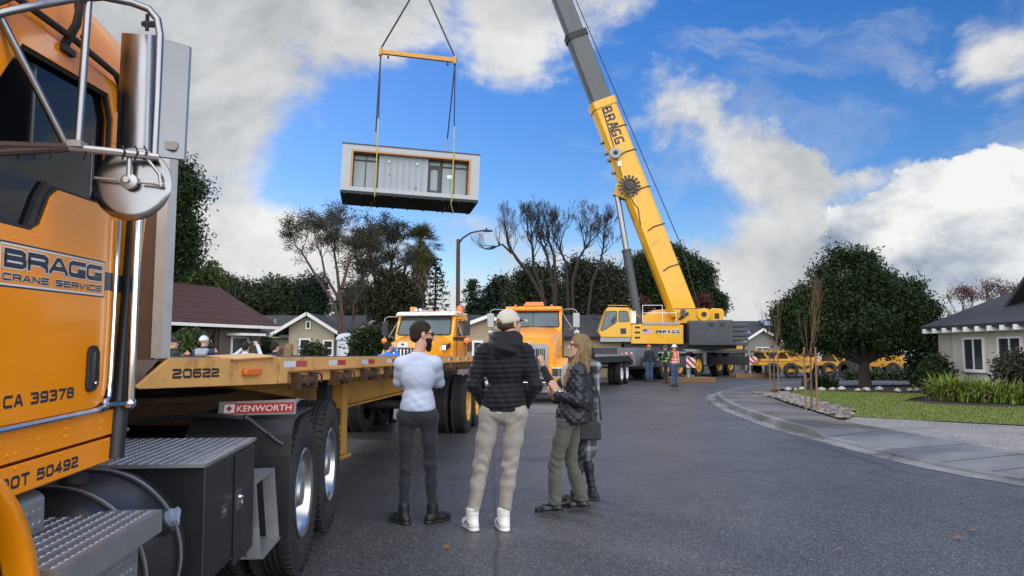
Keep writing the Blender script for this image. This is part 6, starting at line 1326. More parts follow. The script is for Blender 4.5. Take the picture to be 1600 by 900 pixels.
mb = MB(); mb.prism([sp(1110, 503), sp(1110, 485), sp(1116, 481), sp(1131, 482), sp(1134, 487), sp(1133, 503)], YN + .3, YN + .8, 'y'); mb.prism([sp(1110, 503), sp(1110, 485), sp(1116, 481), sp(1131, 482), sp(1134, 487), sp(1133, 503)], YN + 2.3, YN + 2.7, 'y'); mb.bx(sp(1110, 503)[0], sp(1133, 500)[0], YN + .3, YN + 2.7, sp(1, 503)[1], sp(1, 497)[1]); mb.build('winch_frame', M_YELLOW, CR, bevel=.04)
mb = MB(); c = sp(1101, 491); mb.cyl((c[0], YN + .2, c[1]), (c[0], YN + 2.6, c[1]), .34, n=20); mb.lathe([(.001, 0), (.38, 0), (.38, .06), (.001, .06)], c=(c[0], YN + .14, c[1]), axis=(0, 1, 0), n=20); mb.build('winch_drum', M_YELLOW, CR)
mb = MB(); a = sp(1119, 489); c = sp(1126, 498); mb.bx(a[0], c[0], YN + .285, YN + .298, c[1], a[1]); mb.build('frame_opening', M_FRAME, CR); mb = MB(); c = sp(1101, 491); mb.cyl((c[0], YN + .12, c[1]), (c[0], YN + .135, c[1]), .16, n=14); mb.build('drum_cap', M_FRAME, CR); mb = MB(); a = sp(1070, 494); mb.box((a[0], YN + .28, a[1]), (.7, .02, .16), 0, (0, R(-35), 0)); mb.build('hose_guard', M_FRAME, CR)
mb = MB(); a = sp(1068, 489); mb.box((a[0], YN + .1, a[1]), (.22, .3, .42)); mb.tube([(a[0] - .5, YN + .2, a[1] + .25), (a[0] + .9, YN + .2, a[1] + .28)], .03, 6); mb.build('valve_block', M_GREYP, CR)
# counterweight: main block and stacked slabs
mb = MB(); a = sp(1076, 540); c = sp(1121, 501); mb.bx(a[0], c[0], YN - .3, YN + 3.3, a[1], c[1]); mb.build('counterweight', M_GREYP, CR, bevel=.06)
mb = MB(); a = sp(1121.5, 540); c = sp(1143, 500); mb.bx(a[0], c[0], YN - .3, YN + 3.3, a[1], c[1]); mb.build('counterweight', M_GREYP, CR, bevel=.06)
for i in range(5):
    mb = MB(); a = sp(1144 - i * .4, 540 - i * 7.2); c = sp(1168, 533.6 - i * 7.2); mb.bx(a[0], c[0], YN - .2, YN + 3.2, a[1], c[1]); mb.build('counterweight_slab', M_GREYP, CR, bevel=.04)
mb = MB()
for (px, v) in ((1109, 505), (1127, 505)): a = sp(px - 3.5, v + 6); c = sp(px + 3.5, v); mb.bx(a[0], c[0], YN - .312, YN - .302, a[1], c[1])
mb.build('lifting_pocket', M_FRAME, CR)
# boom
YB = 44.9; A0 = at(1066, 490, YB); A1 = at(941, 163, YB); A2 = at(899.5, 55, YB); bd = (at(877.5, 0, YB) - A0).normalized(); e1 = Vector((bd.z, 0, -bd.x)); e2 = Vector((0, 1, 0))
def boom_sec(name, p, q, w, th, m, parent, hexa=True):
    mb = MB(); rings = []
    for c in (p, q):
        sec = [(-.5, -.28), (-.38, -.5), (.42, -.5), (.5, -.42), (.5, .42), (.42, .5), (-.38, .5), (-.5, .28)]
        rings.append([c + e1 * (a * w) + e2 * (b * th) for a, b in sec])
    mb.loft(rings, smooth=False, caps=True); return mb.build(name, m, parent, bevel=.015)
L1 = (A1 - A0).dot(bd); L2 = (A2 - A0).dot(bd); LT = 47.0
M_BOOMG = mat('boom_grey', (0.085, 0.092, 0.098), .45, var=.15, nscale=1, dirt=(.03, .03, .03), dirt_amt=.5, dirt_scale=1.0, stretch=(1, 1, .25))
b1 = boom_sec('boom_base_section', A0, A0 + bd * L1, 1.52, 1.3, M_YELLOW, CR)
b2 = boom_sec('boom_section', A0 + bd * (L1 - .2), A0 + bd * L2, 1.27, 1.08, M_BOOMG, CR); b3 = boom_sec('boom_section', A0 + bd * (L2 - .2), A0 + bd * (L2 + 10), 1.10, .94, M_BOOMG, CR); b4 = boom_sec('boom_section', A0 + bd * (L2 + 9.8), A0 + bd * (LT - 8), .95, .82, M_BOOMG, CR); b5 = boom_sec('boom_section', A0 + bd * (LT - 8.2), A0 + bd * LT, .82, .72, M_BOOMG, CR)
boom_sec('boom_collar', A0 + bd * (L1 - .35), A0 + bd * (L1 + .12), 1.64, 1.42, M_YELLOW, b1); boom_sec('boom_collar', A0 + bd * (L2 - .35), A0 + bd * (L2 + .05), 1.40, 1.2, M_FRAME, b2)
TIP = A0 + bd * LT
mb = MB(); mb.box(TIP + Vector((-.3, 0, .2)), (1.4, .8, 1.0)); mb.cyl(TIP + Vector((-.7, -.3, 0)), TIP + Vector((-.7, .3, 0)), .45, n=20); mb.build('boom_head', M_YELLOW, CR, bevel=.05)
def onb(px, v): # point on the near face of the boom
    p = at(px, v, YB - .66); return p
for v in (205, 243, 300, 358, 420):
    mb = MB()
    k = (at(941 + (v - 163) * .382, v, YB) - A0).dot(bd); c = A0 + bd * k
    mb.tube([c + e1 * -.3 - e2 * .67 + bd * -.12, c + e1 * .1 - e2 * .68, c + e1 * .70 - e2 * .67 - bd * .02, c + e1 * .88 - e2 * .5 - bd * .05], .035, 5)
    mb.build('hose_bracket', M_FRAME, b1)
p0 = onb(942, 169); p1 = onb(966, 225)
mb = MB(); dd = -bd; LL = (p1 - p0).dot(dd); o = A0 + bd * ((p0 - A0).dot(bd)) - e2 * .655 - e1 * .26
stroke_text(mb, 'BRAGG', o, dd, e1, LL, .62, .115, 0, depth=.004, gap=.10); mb.build('boom_lettering', M_NAVY, b1, recalc=False)
c = onb(961, 240); mb = MB(); mb.lathe([(.001, .0), (.34, .0), (.36, .05), (.36, .16), (.30, .22), (.001, .22)], c=c, axis=(0, -1, 0), n=24); mb.build('cable_drum', M_LGREY, b1)
mb = MB(); mb.lathe([(.001, .23), (.15, .23), (.001, .26)], c=c, axis=(0, -1, 0), n=14); mb.build('drum_hub', M_FRAME, b1)
c = onb(983, 291); mb = MB(); mb.cyl(c, c + Vector((0, -.14, 0)), .22, n=18); mb.lathe([(.40, 0), (.44, 0), (.44, .12), (.40, .12)], c=c, axis=(0, -1, 0), n=24)
for i in range(16):
    a = 2 * PI * i / 16; u = Vector((math.cos(a), 0, math.sin(a))); s_ = Vector((-u.z, 0, u.x)) * .055
    mb.add([c + u * .2 - s_ * .5 + Vector((0, -.05, 0)), c + u * .2 + s_ * .5 + Vector((0, -.05, 0)), c + u * .68 + s_ + Vector((0, -.10, 0)), c + u * .68 - s_ + Vector((0, -.10, 0)), c + u * .2 - s_ * .5, c + u * .2 + s_ * .5, c + u * .68 + s_, c + u * .68 - s_], [(0, 1, 2, 3), (7, 6, 5, 4), (0, 4, 5, 1), (1, 5, 6, 2), (2, 6, 7, 3), (3, 7, 4, 0)])
mb.build('hose_reel', M_BLACK, b1)
mb = MB(); mb.tube([onb(985, 305), onb(990, 318), onb(997, 325), onb(999, 340), onb(1001, 352)], .03, 5); mb.tube([onb(942, 172), onb(952, 205), onb(968, 262), onb(972, 275)], .03, 5); mb.build('boom_hose', M_FRAME, b1)
mb = MB(); mb.box(onb(968, 256), (.22, .1, .3)); mb.build('warning_label', M_WHITE, b1)
for v in (215, 232, 243, 262):
    k = (at(941 + (v - 163) * .382, v, YB) - A0).dot(bd); c = A0 + bd * k - e1 * .82
    mb = MB(); mb.box(c, (.26, .5, .18), 0, (0, R(-20), 0)); mb.build('boom_lug', M_LGREY, b1, bevel=.02)
mb = MB(); P0 = at(999, 512, YB); P1 = at(979, 393, YB); mb.cyl(P0, P1, .27, n=20); mb.cyl(P1, P1 + (P1 - P0).normalized() * .12, .30, n=20); lc = mb.build('lift_cylinder', M_GREYP, CR)
mb = MB(); P2 = at(963, 297, YB); mb.cyl(P1, P2, .175, n=18); mb.build('cylinder_rod', M_BRUSH, lc)
mb = MB(); mb.prism([(at(958, 305, YB).x, at(958, 305, YB).z), (at(963, 288, YB).x, at(963, 288, YB).z), (at(984, 290, YB).x, at(984, 290, YB).z), (at(990, 318, YB).x, at(990, 318, YB).z)], YB - .3, YB + .3, 'y'); mb.build('cylinder_bracket', M_YELLOW, CR)
mb = MB(); mb.tube([Vector((sp(1101, 491)[0] + .1, YB, sp(1101, 491)[1] + .3)), at(1065, 385, YB), at(900, 0, YB), A0 + bd * (LT - 1) + e1 * .75], .03, 5); mb.build('hoist_rope', M_FRAME, CR)
# timber mats under the outrigger pads
M_TIMB = mat('crane_mat_timber', (0.20, 0.115, 0.055), .8, var=.3, nscale=3, stretch=(1, 6, 6), dirt=(.05, .035, .02), dirt_amt=.5)
for i, (yy, lab) in enumerate(((.4, 'stack of brown timber mats under the nearest crane outrigger behind the hi-vis workers'), (8.9, 'timber mat under the far outrigger to the right of the crane'))):
    t = thing('timber_mat', lab, 'crane mat', tuple(CM @ Vector((3.9, yy, 0))), 0)
    for k in range(5):
        mb = MB(); mb.bx(-1.05 + (k % 2) * .1, 1.15 - (k % 3) * .12, -.72 + k * .29, -.45 + k * .29, 0.0, .25); mb.build('timber', M_TIMB, t, bevel=.012)
# ================================================================== LIFTED HOUSE MODULE AND RIGGING
mc = at(643, 269, 43.1)
MO = thing('modular_house', 'white prefabricated house module with timber lined glazed front hanging in the sky', 'house module', mc, R(11), ry=R(2.2))
W_, H_, D_ = 8.12, 2.74, 3.75; w2 = W_ / 2; zt, zb = H_ / 2, -H_ / 2
M_MOD = mat('module_cladding', (0.36, 0.375, 0.39), .6, var=.05, nscale=1.2); M_MODS = mat('module_siding', (0.29, 0.32, 0.345), .6, var=.05); M_CEDAR = mat('cedar_lining', (0.40, 0.20, 0.085), .55, var=.3, nscale=4, stretch=(2, 1, 8)); M_MFR = mat('module_frame_dark', (.03, .034, .04), .45); M_MGL = mat('module_glass', (.22, .26, .26), .12, var=.15, nscale=.8, spec=.6); M_UND = mat('module_underside', (.020, .021, .024), .7, var=.3)
ux0, ux1 = -w2 + .52, w2 - .52; uz0, uz1 = zb + .24, zt - .30; dp = .62
mb = MB()
mb.bx(-w2, ux0, 0, D_, zb, zt); mb.bx(ux1, w2, 0, D_, zb, zt); mb.bx(ux0, ux1, 0, D_, uz1, zt - .002); mb.bx(ux0, ux1, 0, D_, zb, uz0); mb.bx(ux0, ux1, dp + .12, D_ - .001, uz0, uz1); shell = mb.build('shell', M_MOD, MO)
mb = MB(); mb.bx(-w2 - .03, w2 + .03, -.03, D_ + .03, zt + .001, zt + .07); mb.build('roof_edge', M_MFR, MO)
mb = MB(); mb.bx(-w2 + .01, w2 - .01, .01, D_ - .01, zb - .16, zb - .002)
for i in range(9): mb.bx(-w2 + .2 + i * .96, -w2 + .3 + i * .96, .05, D_ - .05, zb - .22, zb - .161)
mb.build('underframe', M_UND, MO)
mb = MB(); mb.bx(ux0 + .001, ux0 + .12, .004, dp, uz0, uz1 - .09); mb.bx(ux1 - .12, ux1 - .001, .004, dp, uz0, uz1 - .09); mb.bx(ux0 + .001, ux1 - .001, .004, dp, uz1 - .09, uz1 - .001); mb.build('cedar_reveal', M_CEDAR, MO)
sx0, sx1 = ux0 + 1.62, ux1 - 2.55
mb = MB(); mb.bx(sx0, sx1, dp - .30, dp + .11, uz0 + .002, uz1 - .092)
k = 7
for i in range(k): mb.bx(sx0 + (i + 1) * (sx1 - sx0) / (k + 1) - .02, sx0 + (i + 1) * (sx1 - sx0) / (k + 1) + .02, dp - .345, dp - .301, uz0 + .01, uz1 - .10)
sd_ = mb.build('siding_panel', M_MODS, MO)
for (f, zz) in ((.2, uz1 - .5), (.77, uz1 - .5)):
    mb = MB(); mb.sph((sx0 + (sx1 - sx0) * f, dp - .36, zz), (.07, .06, .07), 10); mb.build('wall_lamp', M_WHITE, sd_)
mb = MB(); mb.bx(sx0 + .62, sx0 + .74, dp - .33, dp - .31, -.2, -.15); mb.bx(sx1 - .72, sx1 - .64, dp - .33, dp - .31, uz0 + .15, uz0 + .32); mb.build('outlet_box', M_MFR, sd_)
def glaz(x0, x1, parts, transom=.36, name='window', door=False):
    mb = MB(); z1 = uz1 - .095; zt_ = z1 - transom; b = .05
    y0, y1 = dp - .02, dp + .08
    mb.bx(x0, x1, y0, y1, z1 - b, z1); mb.bx(x0, x1, y0, y1, zt_ - .05, zt_ + .05); mb.bx(x0, x1, y0, y1, uz0 + .003, uz0 + .06)
    n = parts
    for i in range(n + 1): xx = x0 + (x1 - x0) * i / n; xx = min(max(xx, x0 + .03), x1 - .03); mb.bx(xx - .03, xx + .03, y0 + .002, y1 - .002, uz0 + .01, z1 - .01)
    if door:
        mb.bx(x0 + .06, x0 + .17, y0 - .02, y1, uz0 + .06, zt_ - .05); mb.bx(x1 - .17, x1 - .06, y0 - .02, y1, uz0 + .06, zt_ - .05); mb.bx(x0 + .17, x1 - .17, y0 - .02, y1, uz0 + .06, uz0 + .26); mb.bx(x0 + .17, x1 - .17, y0 - .02, y1, zt_ - .2, zt_ - .05)
    f = mb.build('door' if door else name, M_MFR, MO); mb = MB(); mb.bx(x0 + .01, x1 - .01, dp + .03, dp + .05, uz0 + .05, z1 - .02); pn = mb.build('pane', M_MGL, f); return f
glaz(ux0 + .13, sx0 - .02, 2); glaz(sx1 + .02, sx1 + .80, 1, door=True); f = glaz(sx1 + .83, ux1 - .13, 2)
mb = MB(); mb.bx(sx1 + 1.18, sx1 + 1.48, dp + .01, dp + .02, -.05, .16); mb.build('notice', M_WHITE, f); mb = MB(); mb.bx(sx1 + .37, sx1 + .47, dp + .01, dp + .02, .35, .43); mb.build('notice', M_WHITE, f)
MLoc = Loc(MO)
def mw(x, y, z): return MLoc.M @ Vector((x, y, z))
M_SLING = mat('dark_sling', (.03, .03, .045), .7); M_YST = mat('yellow_strap', (.40, .33, .03), .7, var=.2); M_BEAM = mat('tan_beam_paint', (.52, .26, .05), .5, var=.15)
bl = at(595, 81, 44.9); br_ = at(711, 94.5, 44.9); apex = at(657, -24, 44.9)
t = thing('spreader_beam', 'orange tan spreader beam between the slings above the hanging module', 'spreader beam', bl); ux = br_ - bl
mb = MB(); n_ = ux.normalized(); up = Vector((0, 0, 1)); mb.add([Vector((0, a * .11, 0)) + n_.cross(Vector((0, 1, 0))) * b * .13 + ux * k for k in (0, 1) for a, b in ((-1, -1), (1, -1), (1, 1), (-1, 1))], [(0, 1, 2, 3), (7, 6, 5, 4), (0, 4, 5, 1), (1, 5, 6, 2), (2, 6, 7, 3), (3, 7, 4, 0)]); mb.build('beam', M_BEAM, t)
for k in (0, 1):
    mb = MB(); c = ux * k; mb.box(c, (.18, .34, .5), 0, (0, R(7), 0)); mb.build('end_plate', M_BEAM, t, bevel=.02)
    mb = MB(); c = ux * (.1 + .8 * k) - Vector((0, 0, .22)); mb.cyl(c + Vector((0, 0, .1)), c, .025, n=6); mb.sph(c - Vector((0, 0, .08)), (.07, .07, .11), 8); mb.build('shackle', M_FRAME, t)
def sling(label, pts, r, m, name='lifting_sling', group='slings of the lift'):
    mb = MB(); mb.tube(pts, r, 6); return tag(mb.build(name, m), label, 'sling', group)
sling('upper left dark sling from the spreader beam to the crane hook', [bl + Vector((.02, 0, .24)), apex - Vector((.12, 0, 0))], .055, M_SLING); sling('upper right dark sling from the spreader beam to the crane hook', [br_ + Vector((-.02, 0, .24)), apex + Vector((.12, 0, 0))], .055, M_SLING)
xl, xr = -w2 + W_ * .238, -w2 + W_ * .795
for (x, e, side) in ((xl, bl, 'left'), (xr, br_, 'right')):
    for (y, wh) in ((-.02, 'front'), (D_ + .02, 'back')):
        topp = e - Vector((0, 0, .2)); edge = mw(x + (.06 if wh == 'front' else -.12), y, zt + .08); knee = topp.lerp(edge, .72)
        sling(f'dark {wh} sling on the {side} end of the spreader beam', [topp, knee], .045, M_SLING); 
        sling(f'yellow {wh} strap passing under the {side} part of the module', [knee, edge, mw(x + (.06 if wh == 'front' else -.12), y, zb - .24), mw(x + (.06 if wh == 'front' else -.12), D_ / 2, zb - .24)], .035, M_YST, 'yellow_strap')
t = thing('hook_block', 'crane hook block above the picture holding the slings', 'hook', apex); mb = MB(); mb.box((0, 0, .9), (.5, .4, 1.0)); mb.build('block', M_YELLOW, t, bevel=.08); mb = MB(); mb.tube([(0, 0, .4), (0, 0, .1), (.15, 0, -.05), (.05, 0, -.2), (-.12, 0, -.1)], .06, 8); mb.build('hook', M_FRAME, t)
for q in (-.2, .2):
    mb = MB(); mb.tube([apex + Vector((q, 0, 1.3)), Vector((TIP.x - .7 + q, YB, TIP.z - .3))], .025, 5); tag(mb.build('hoist_cable', M_FRAME), 'steel hoist cable from the boom head to the hook block', 'cable', 'hoist cables')
mb = MB(); mb.tube([mw(xr, -.03, zb - .24), at(711, 345, 42), at(712.5, 400, 40.5), at(713, 470, 39.5)], .014, 5); tag(mb.build('tag_line', mat('rope_pale', (.35, .34, .3), .8)), 'thin tag line hanging from the module past the street lamp', 'rope')
# ================================================================== STREET FURNITURE AND SMALL THINGS
pb = at(715, 549, 38); t = thing('street_lamp', 'dark red brown street lamp with curved arm in front of the tan house', 'street lamp', (pb.x, 38, 0)); M_POLE = mat('pole_brown', (.045, .022, .018), .6, var=.2)
ht = at(715, 374, 38).z
mb = MB(); mb.tube([(0, 0, 0), (0, 0, ht)], [.12, .095], 12); mb.lathe([(.2, 0), (.2, .12), (.13, .3)], n=16); mb.build('pole', M_POLE, t)
q = [at(716, 381, 38), at(723, 372, 38), at(735, 364, 38), at(748, 361, 38), at(762, 360, 38)]; mb = MB(); mb.tube([p - Vector((pb.x, 38, 0)) for p in q], [.06, .05, .045, .04, .04], 8); mb.build('arm', M_POLE, t)
p = at(757, 360.5, 38) - Vector((pb.x, 38, 0)); mb = MB(); mb.loft([[(p.x - .15, -.05, p.z + .03), (p.x - .15, .05, p.z + .03), (p.x - .15, .05, p.z - .03), (p.x - .15, -.05, p.z - .03)], [(p.x + .1, -.13, p.z + .06), (p.x + .1, .13, p.z + .06), (p.x + .1, .13, p.z - .06), (p.x + .1, -.13, p.z - .06)], [(p.x + .42, -.08, p.z + .02), (p.x + .42, .08, p.z + .02), (p.x + .42, .08, p.z - .05), (p.x + .42, -.08, p.z - .05)]], caps=True, smooth=False); hd = mb.build('lamp_head', M_FRAME, t, bevel=.01)
mb = MB(); mb.cyl((p.x + .1, 0, p.z + .06), (p.x + .1, 0, p.z + .15), .04, n=8); mb.build('photocell', M_FRAME, hd)
p = at(544, 549, 33); t = thing('portable_toilet', 'pale grey portable toilet half hidden by the dark bush and the reddish tree', 'portable toilet', (p.x + .1, 33, 0), R(8)); M_PT = mat('pale_plastic', (.42, .46, .50), .5, var=.05)
mb = MB(); mb.bx(-.55, .55, -.55, .55, .08, 2.0); bd_ = mb.build('cabin', M_PT, t, bevel=.04)
mb = MB(); mb.loft([[(x * k, y * k, z) for x, y in ((-.6, -.6), (.6, -.6), (.6, .6), (-.6, .6))] for k, z in ((1, 2.0), (.98, 2.12), (.8, 2.26), (.4, 2.33))], smooth=False, caps=True); mb.build('roof', M_PT, t, bevel=.03)
mb = MB(); mb.bx(-.42, .42, -.575, -.556, .15, 1.92); dd = mb.build('door', mat('paler_plastic', (.50, .53, .56), .5), t, bevel=.01); mb = MB(); mb.bx(.28, .36, -.60, -.578, 1.0, 1.2); mb.build('latch', M_FRAME, dd)
# yellow crane equipment parked along the side street
M_OLDY = mat('old_yellow_paint', (0.50, 0.25, 0.02), .55, var=.25, nscale=3, dirt=(.10, .06, .02), dirt_amt=.6)
def eq_trailer(label, px, Y, L, rz, seed):
    p = at(px, 549, Y); t = thing('equipment_trailer', label, 'trailer', (p.x, Y, 0), rz, 'equipment trailers on the side street'); rg = random.Random(seed)
    mb = MB(); mb.bx(-L / 2, L / 2, -1.2, 1.2, .72, .92); mb.build('deck', M_TRAILB, t); mb = MB(); mb.prism([(-L * .05, .34), (L * .46, .34), (L / 2, .62), (L / 2, .93), (-L / 2, .93), (-L / 2, .76), (-L * .12, .70)], -1.25, -1.205, 'y'); mb.build('side_rail', M_OLDY, t)
    for q in range(4): mb = MB(); mb.box((L * (.02 + .12 * q), -1.26, .62), (.34, .02, .14), 0, (0, R(25 * (-1) ** q), 0)); mb.build('slot', M_FRAME, t)
    for i in range(2):
        for s in (1, -1): w = wheel(t, 0, 0, 0, .42, .26, 1, 'dark', dual=False); w.location = (-L / 2 + .8 + i * 1.05, s * 1.15, .46); w.rotation_euler = (0, 0, R(-90 * s))
    return t
def rib_box(label, px, Y, z, L, h, d, rz, name='crane_jib_section'):
    p = at(px, 549, Y); t = thing(name, label, 'crane part', (p.x, Y, z), rz, 'yellow crane parts on trailers')
    mb = MB(); mb.bx(-L / 2, L / 2, -d / 2, d / 2, 0, h * .22); mb.bx(-L / 2, L / 2, -d / 2, d / 2, h * .82, h); mb.build('chords', M_OLDY, t, bevel=.03)
    n = max(3, int(L / .55))
    for i in range(n):
        mb = MB(); x = -L / 2 + L * (i + .5) / n; mb.box((x, -d / 2 + .06, h * .52), (.10, .1, h * .72), 0, (0, R(32 if i % 2 else -32), 0)); mb.box((x, d / 2 - .06, h * .52), (.10, .1, h * .72), 0, (0, R(-32 if i % 2 else 32), 0)); mb.build('lattice', M_OLDY, t)
    mb = MB(); mb.bx(-L * .45, L * .45, -d * .3, d * .3, h * .23, h * .8); mb.build('core', mat('crane_part_dark', (.06, .045, .02), .7), t)
    return t
eq_trailer('low yellow trailer with dark wheels beside the far outrigger mat', 1213, 43.5, 3.2, R(4), 1); rib_box('yellow crane part on the trailer just left of the young trees', 1205, 43.5, .95, 1.9, .62, 1.6, R(4))
eq_trailer('trailer carrying yellow crane parts behind the big tree', 1280, 45, 3.8, R(2), 2); rib_box('taller yellow box section behind the two young trees', 1248, 45, .95, 1.6, 1.15, 1.6, R(2)); rib_box('long yellow lattice section left of the big tree trunk', 1318, 45, .4, 2.4, 1.45, 1.6, R(2))
for i, (px, v) in enumerate(((1336, 583),)):
    p = gnd(px, v + 9); t = thing('stacked_tyre', ['big black tyre left of the big tree trunk'][i], 'tyre', (p.x, p.y, .5), R(20)); wheel(t, 0, 0, 0, .5, .34, 1, 'dark', dual=True)
# small yellow service truck and red car further along
p = at(1383, 549, 47); t = thing('service_truck', 'small yellow and white service truck right of the big tree trunk', 'truck', (p.x, 47, 0), R(70))
mb = MB(); mb.prism([(-1.0, .55), (-1.0, 1.2), (-.9, 1.25), (-.1, 1.35), (.25, 2.1), (1.2, 2.15), (1.25, .55)], -.95, .95, 'x'); mb.build('cab', M_OLDY, t, bevel=.05)
mb = MB(); mb.bx(-1, 1, 1.35, 4.2, .75, 1.5); mb.build('box_body', M_WHITE, t, bevel=.03); mb = MB(); mb.prism([(-.02, 1.42), (.24, 2.02), (1.1, 2.02), (1.1, 1.42)], -.97, .97, 'x'); mb.build('window', M_WIND, t)
for s in (1, -1):
    for yy in (-.3, 3.2): wheel(t, s * .98, yy, .42, .42, .25, s, 'dark', dual=False)
def car(label, px, Y, rz, m):
    p = at(px, 549, Y); t = thing('parked_car', label, 'car', (p.x, Y, 0), rz, 'cars parked on the side street')
    mb = MB(); mb.prism([(-2.2, .35), (-2.2, .75), (-1.3, .92), (1.6, .95), (2.2, .88), (2.2, .35)], -.88, .88, 'x'); mb.build('body', m, t, bevel=.08, seg=3); mb = MB(); mb.prism([(-1.2, .93), (-.5, 1.42), (.9, 1.44), (1.7, .96)], -.78, .78, 'x'); c = mb.build('cabin', M_WIND, t, bevel=.05); mb = MB(); mb.prism([(-.45, 1.43), (.85, 1.45), (.8, 1.48), (-.4, 1.47)], -.7, .7, 'x'); mb.build('roof', m, t)
    for s in (1, -1):
        for yy in (-1.35, 1.35): wheel(t, s * .89, yy, .32, .32, .2, s, 'alu', dual=False)
    for s in (1, -1): mb = MB(); mb.sph((s * .68, -2.19, .68), (.14, .05, .09), 8); mb.build('headlight', M_LENS, t)
car('red parked car beyond the big tree on the side street', 1402, 57, R(80), mat('car_red', (.30, .02, .03), .3, coat=.8)); car('silver parked car at the far end of the side street', 1432, 56, R(84), mat('car_silver', (.5, .51, .52), .3, .6))
p = gnd(1395, 580); t = thing('traffic_cone', 'small red traffic cone standing on the side street', 'cone', (p.x, p.y, 0)); M_CONE = mat('cone_red', (.75, .08, .05), .5)
mb = MB(); mb.bx(-.2, .2, -.2, .2, 0, .04); mb.build('base', M_CONE, t); mb = MB(); mb.lathe([(.15, .04), (.03, .72), (.001, .72)], n=16, mis=None); mb.build('cone_body', M_CONE, t); mb = MB(); mb.lathe([(.115, .30), (.085, .45)], n=16); mb.build('band', M_WHITE, t)
# ================================================================== PEOPLE: bodies and clothes grown from blended volumes
def surface_nets(D, org, h):
    nx, ny, nz = D.shape; S = D < 0; sh = (nx - 1, ny - 1, nz - 1)
    acc = np.zeros(sh + (3,), np.float32); cnt = np.zeros(sh, np.float32)
    for ax in range(3):
        o = [a for a in range(3) if a != ax]
        for u in (0, 1):
            for v in (0, 1):
                sl0 = [None] * 3; sl0[ax] = slice(0, D.shape[ax] - 1); sl0[o[0]] = slice(u, sh[o[0]] + u); sl0[o[1]] = slice(v, sh[o[1]] + v)
                sl1 = list(sl0); sl1[ax] = slice(1, D.shape[ax]); sl0 = tuple(sl0); sl1 = tuple(sl1)
                m = S[sl0] != S[sl1]; a = D[sl0][m]; b = D[sl1][m]; t = a / (a - b)
                p = np.zeros((len(t), 3), np.float32); p[:, ax] = t; p[:, o[0]] = u; p[:, o[1]] = v
                acc[m] += p; cnt[m] += 1
    act = cnt > 0; idx = np.full(sh, -1, np.int64); idx[act] = np.arange(act.sum())
    V = (np.argwhere(act) + acc[act] / cnt[act][:, None]) * h + np.asarray(org)
    F = []
    for ax in range(3):
        o = [a for a in range(3) if a != ax]
        sl0 = [slice(1, -1)] * 3; sl1 = [slice(1, -1)] * 3; sl0[ax] = slice(0, D.shape[ax] - 1); sl1[ax] = slice(1, D.shape[ax])
        A = S[tuple(sl0)]; B = S[tuple(sl1)]; m = A != B; ijk = np.argwhere(m)
        off = np.ones(3, int); off[ax] = 0; ijk = ijk + off; flip = A[m]
        q = []
        for (u, v) in ((-1, -1), (0, -1), (0, 0), (-1, 0)):
            c = ijk.copy(); c[:, o[0]] += u; c[:, o[1]] += v; q.append(idx[c[:, 0], c[:, 1], c[:, 2]])
        q = np.stack(q, 1); fl = flip if ax != 1 else ~flip
        q[~fl] = q[~fl][:, ::-1]; F.append(q)
    return V, np.concatenate(F)
def cap(p0, p1, r0, r1=None): return ('c', np.array(p0, float), np.array(p1, float), r0, r0 if r1 is None else r1)
def ell(c, r, rot=None): return ('e', np.array(c, float), np.array(r, float), rot)
def chain(pts, rs): return [cap(pts[i], pts[i + 1], rs[i], rs[i + 1]) for i in range(len(pts) - 1)]
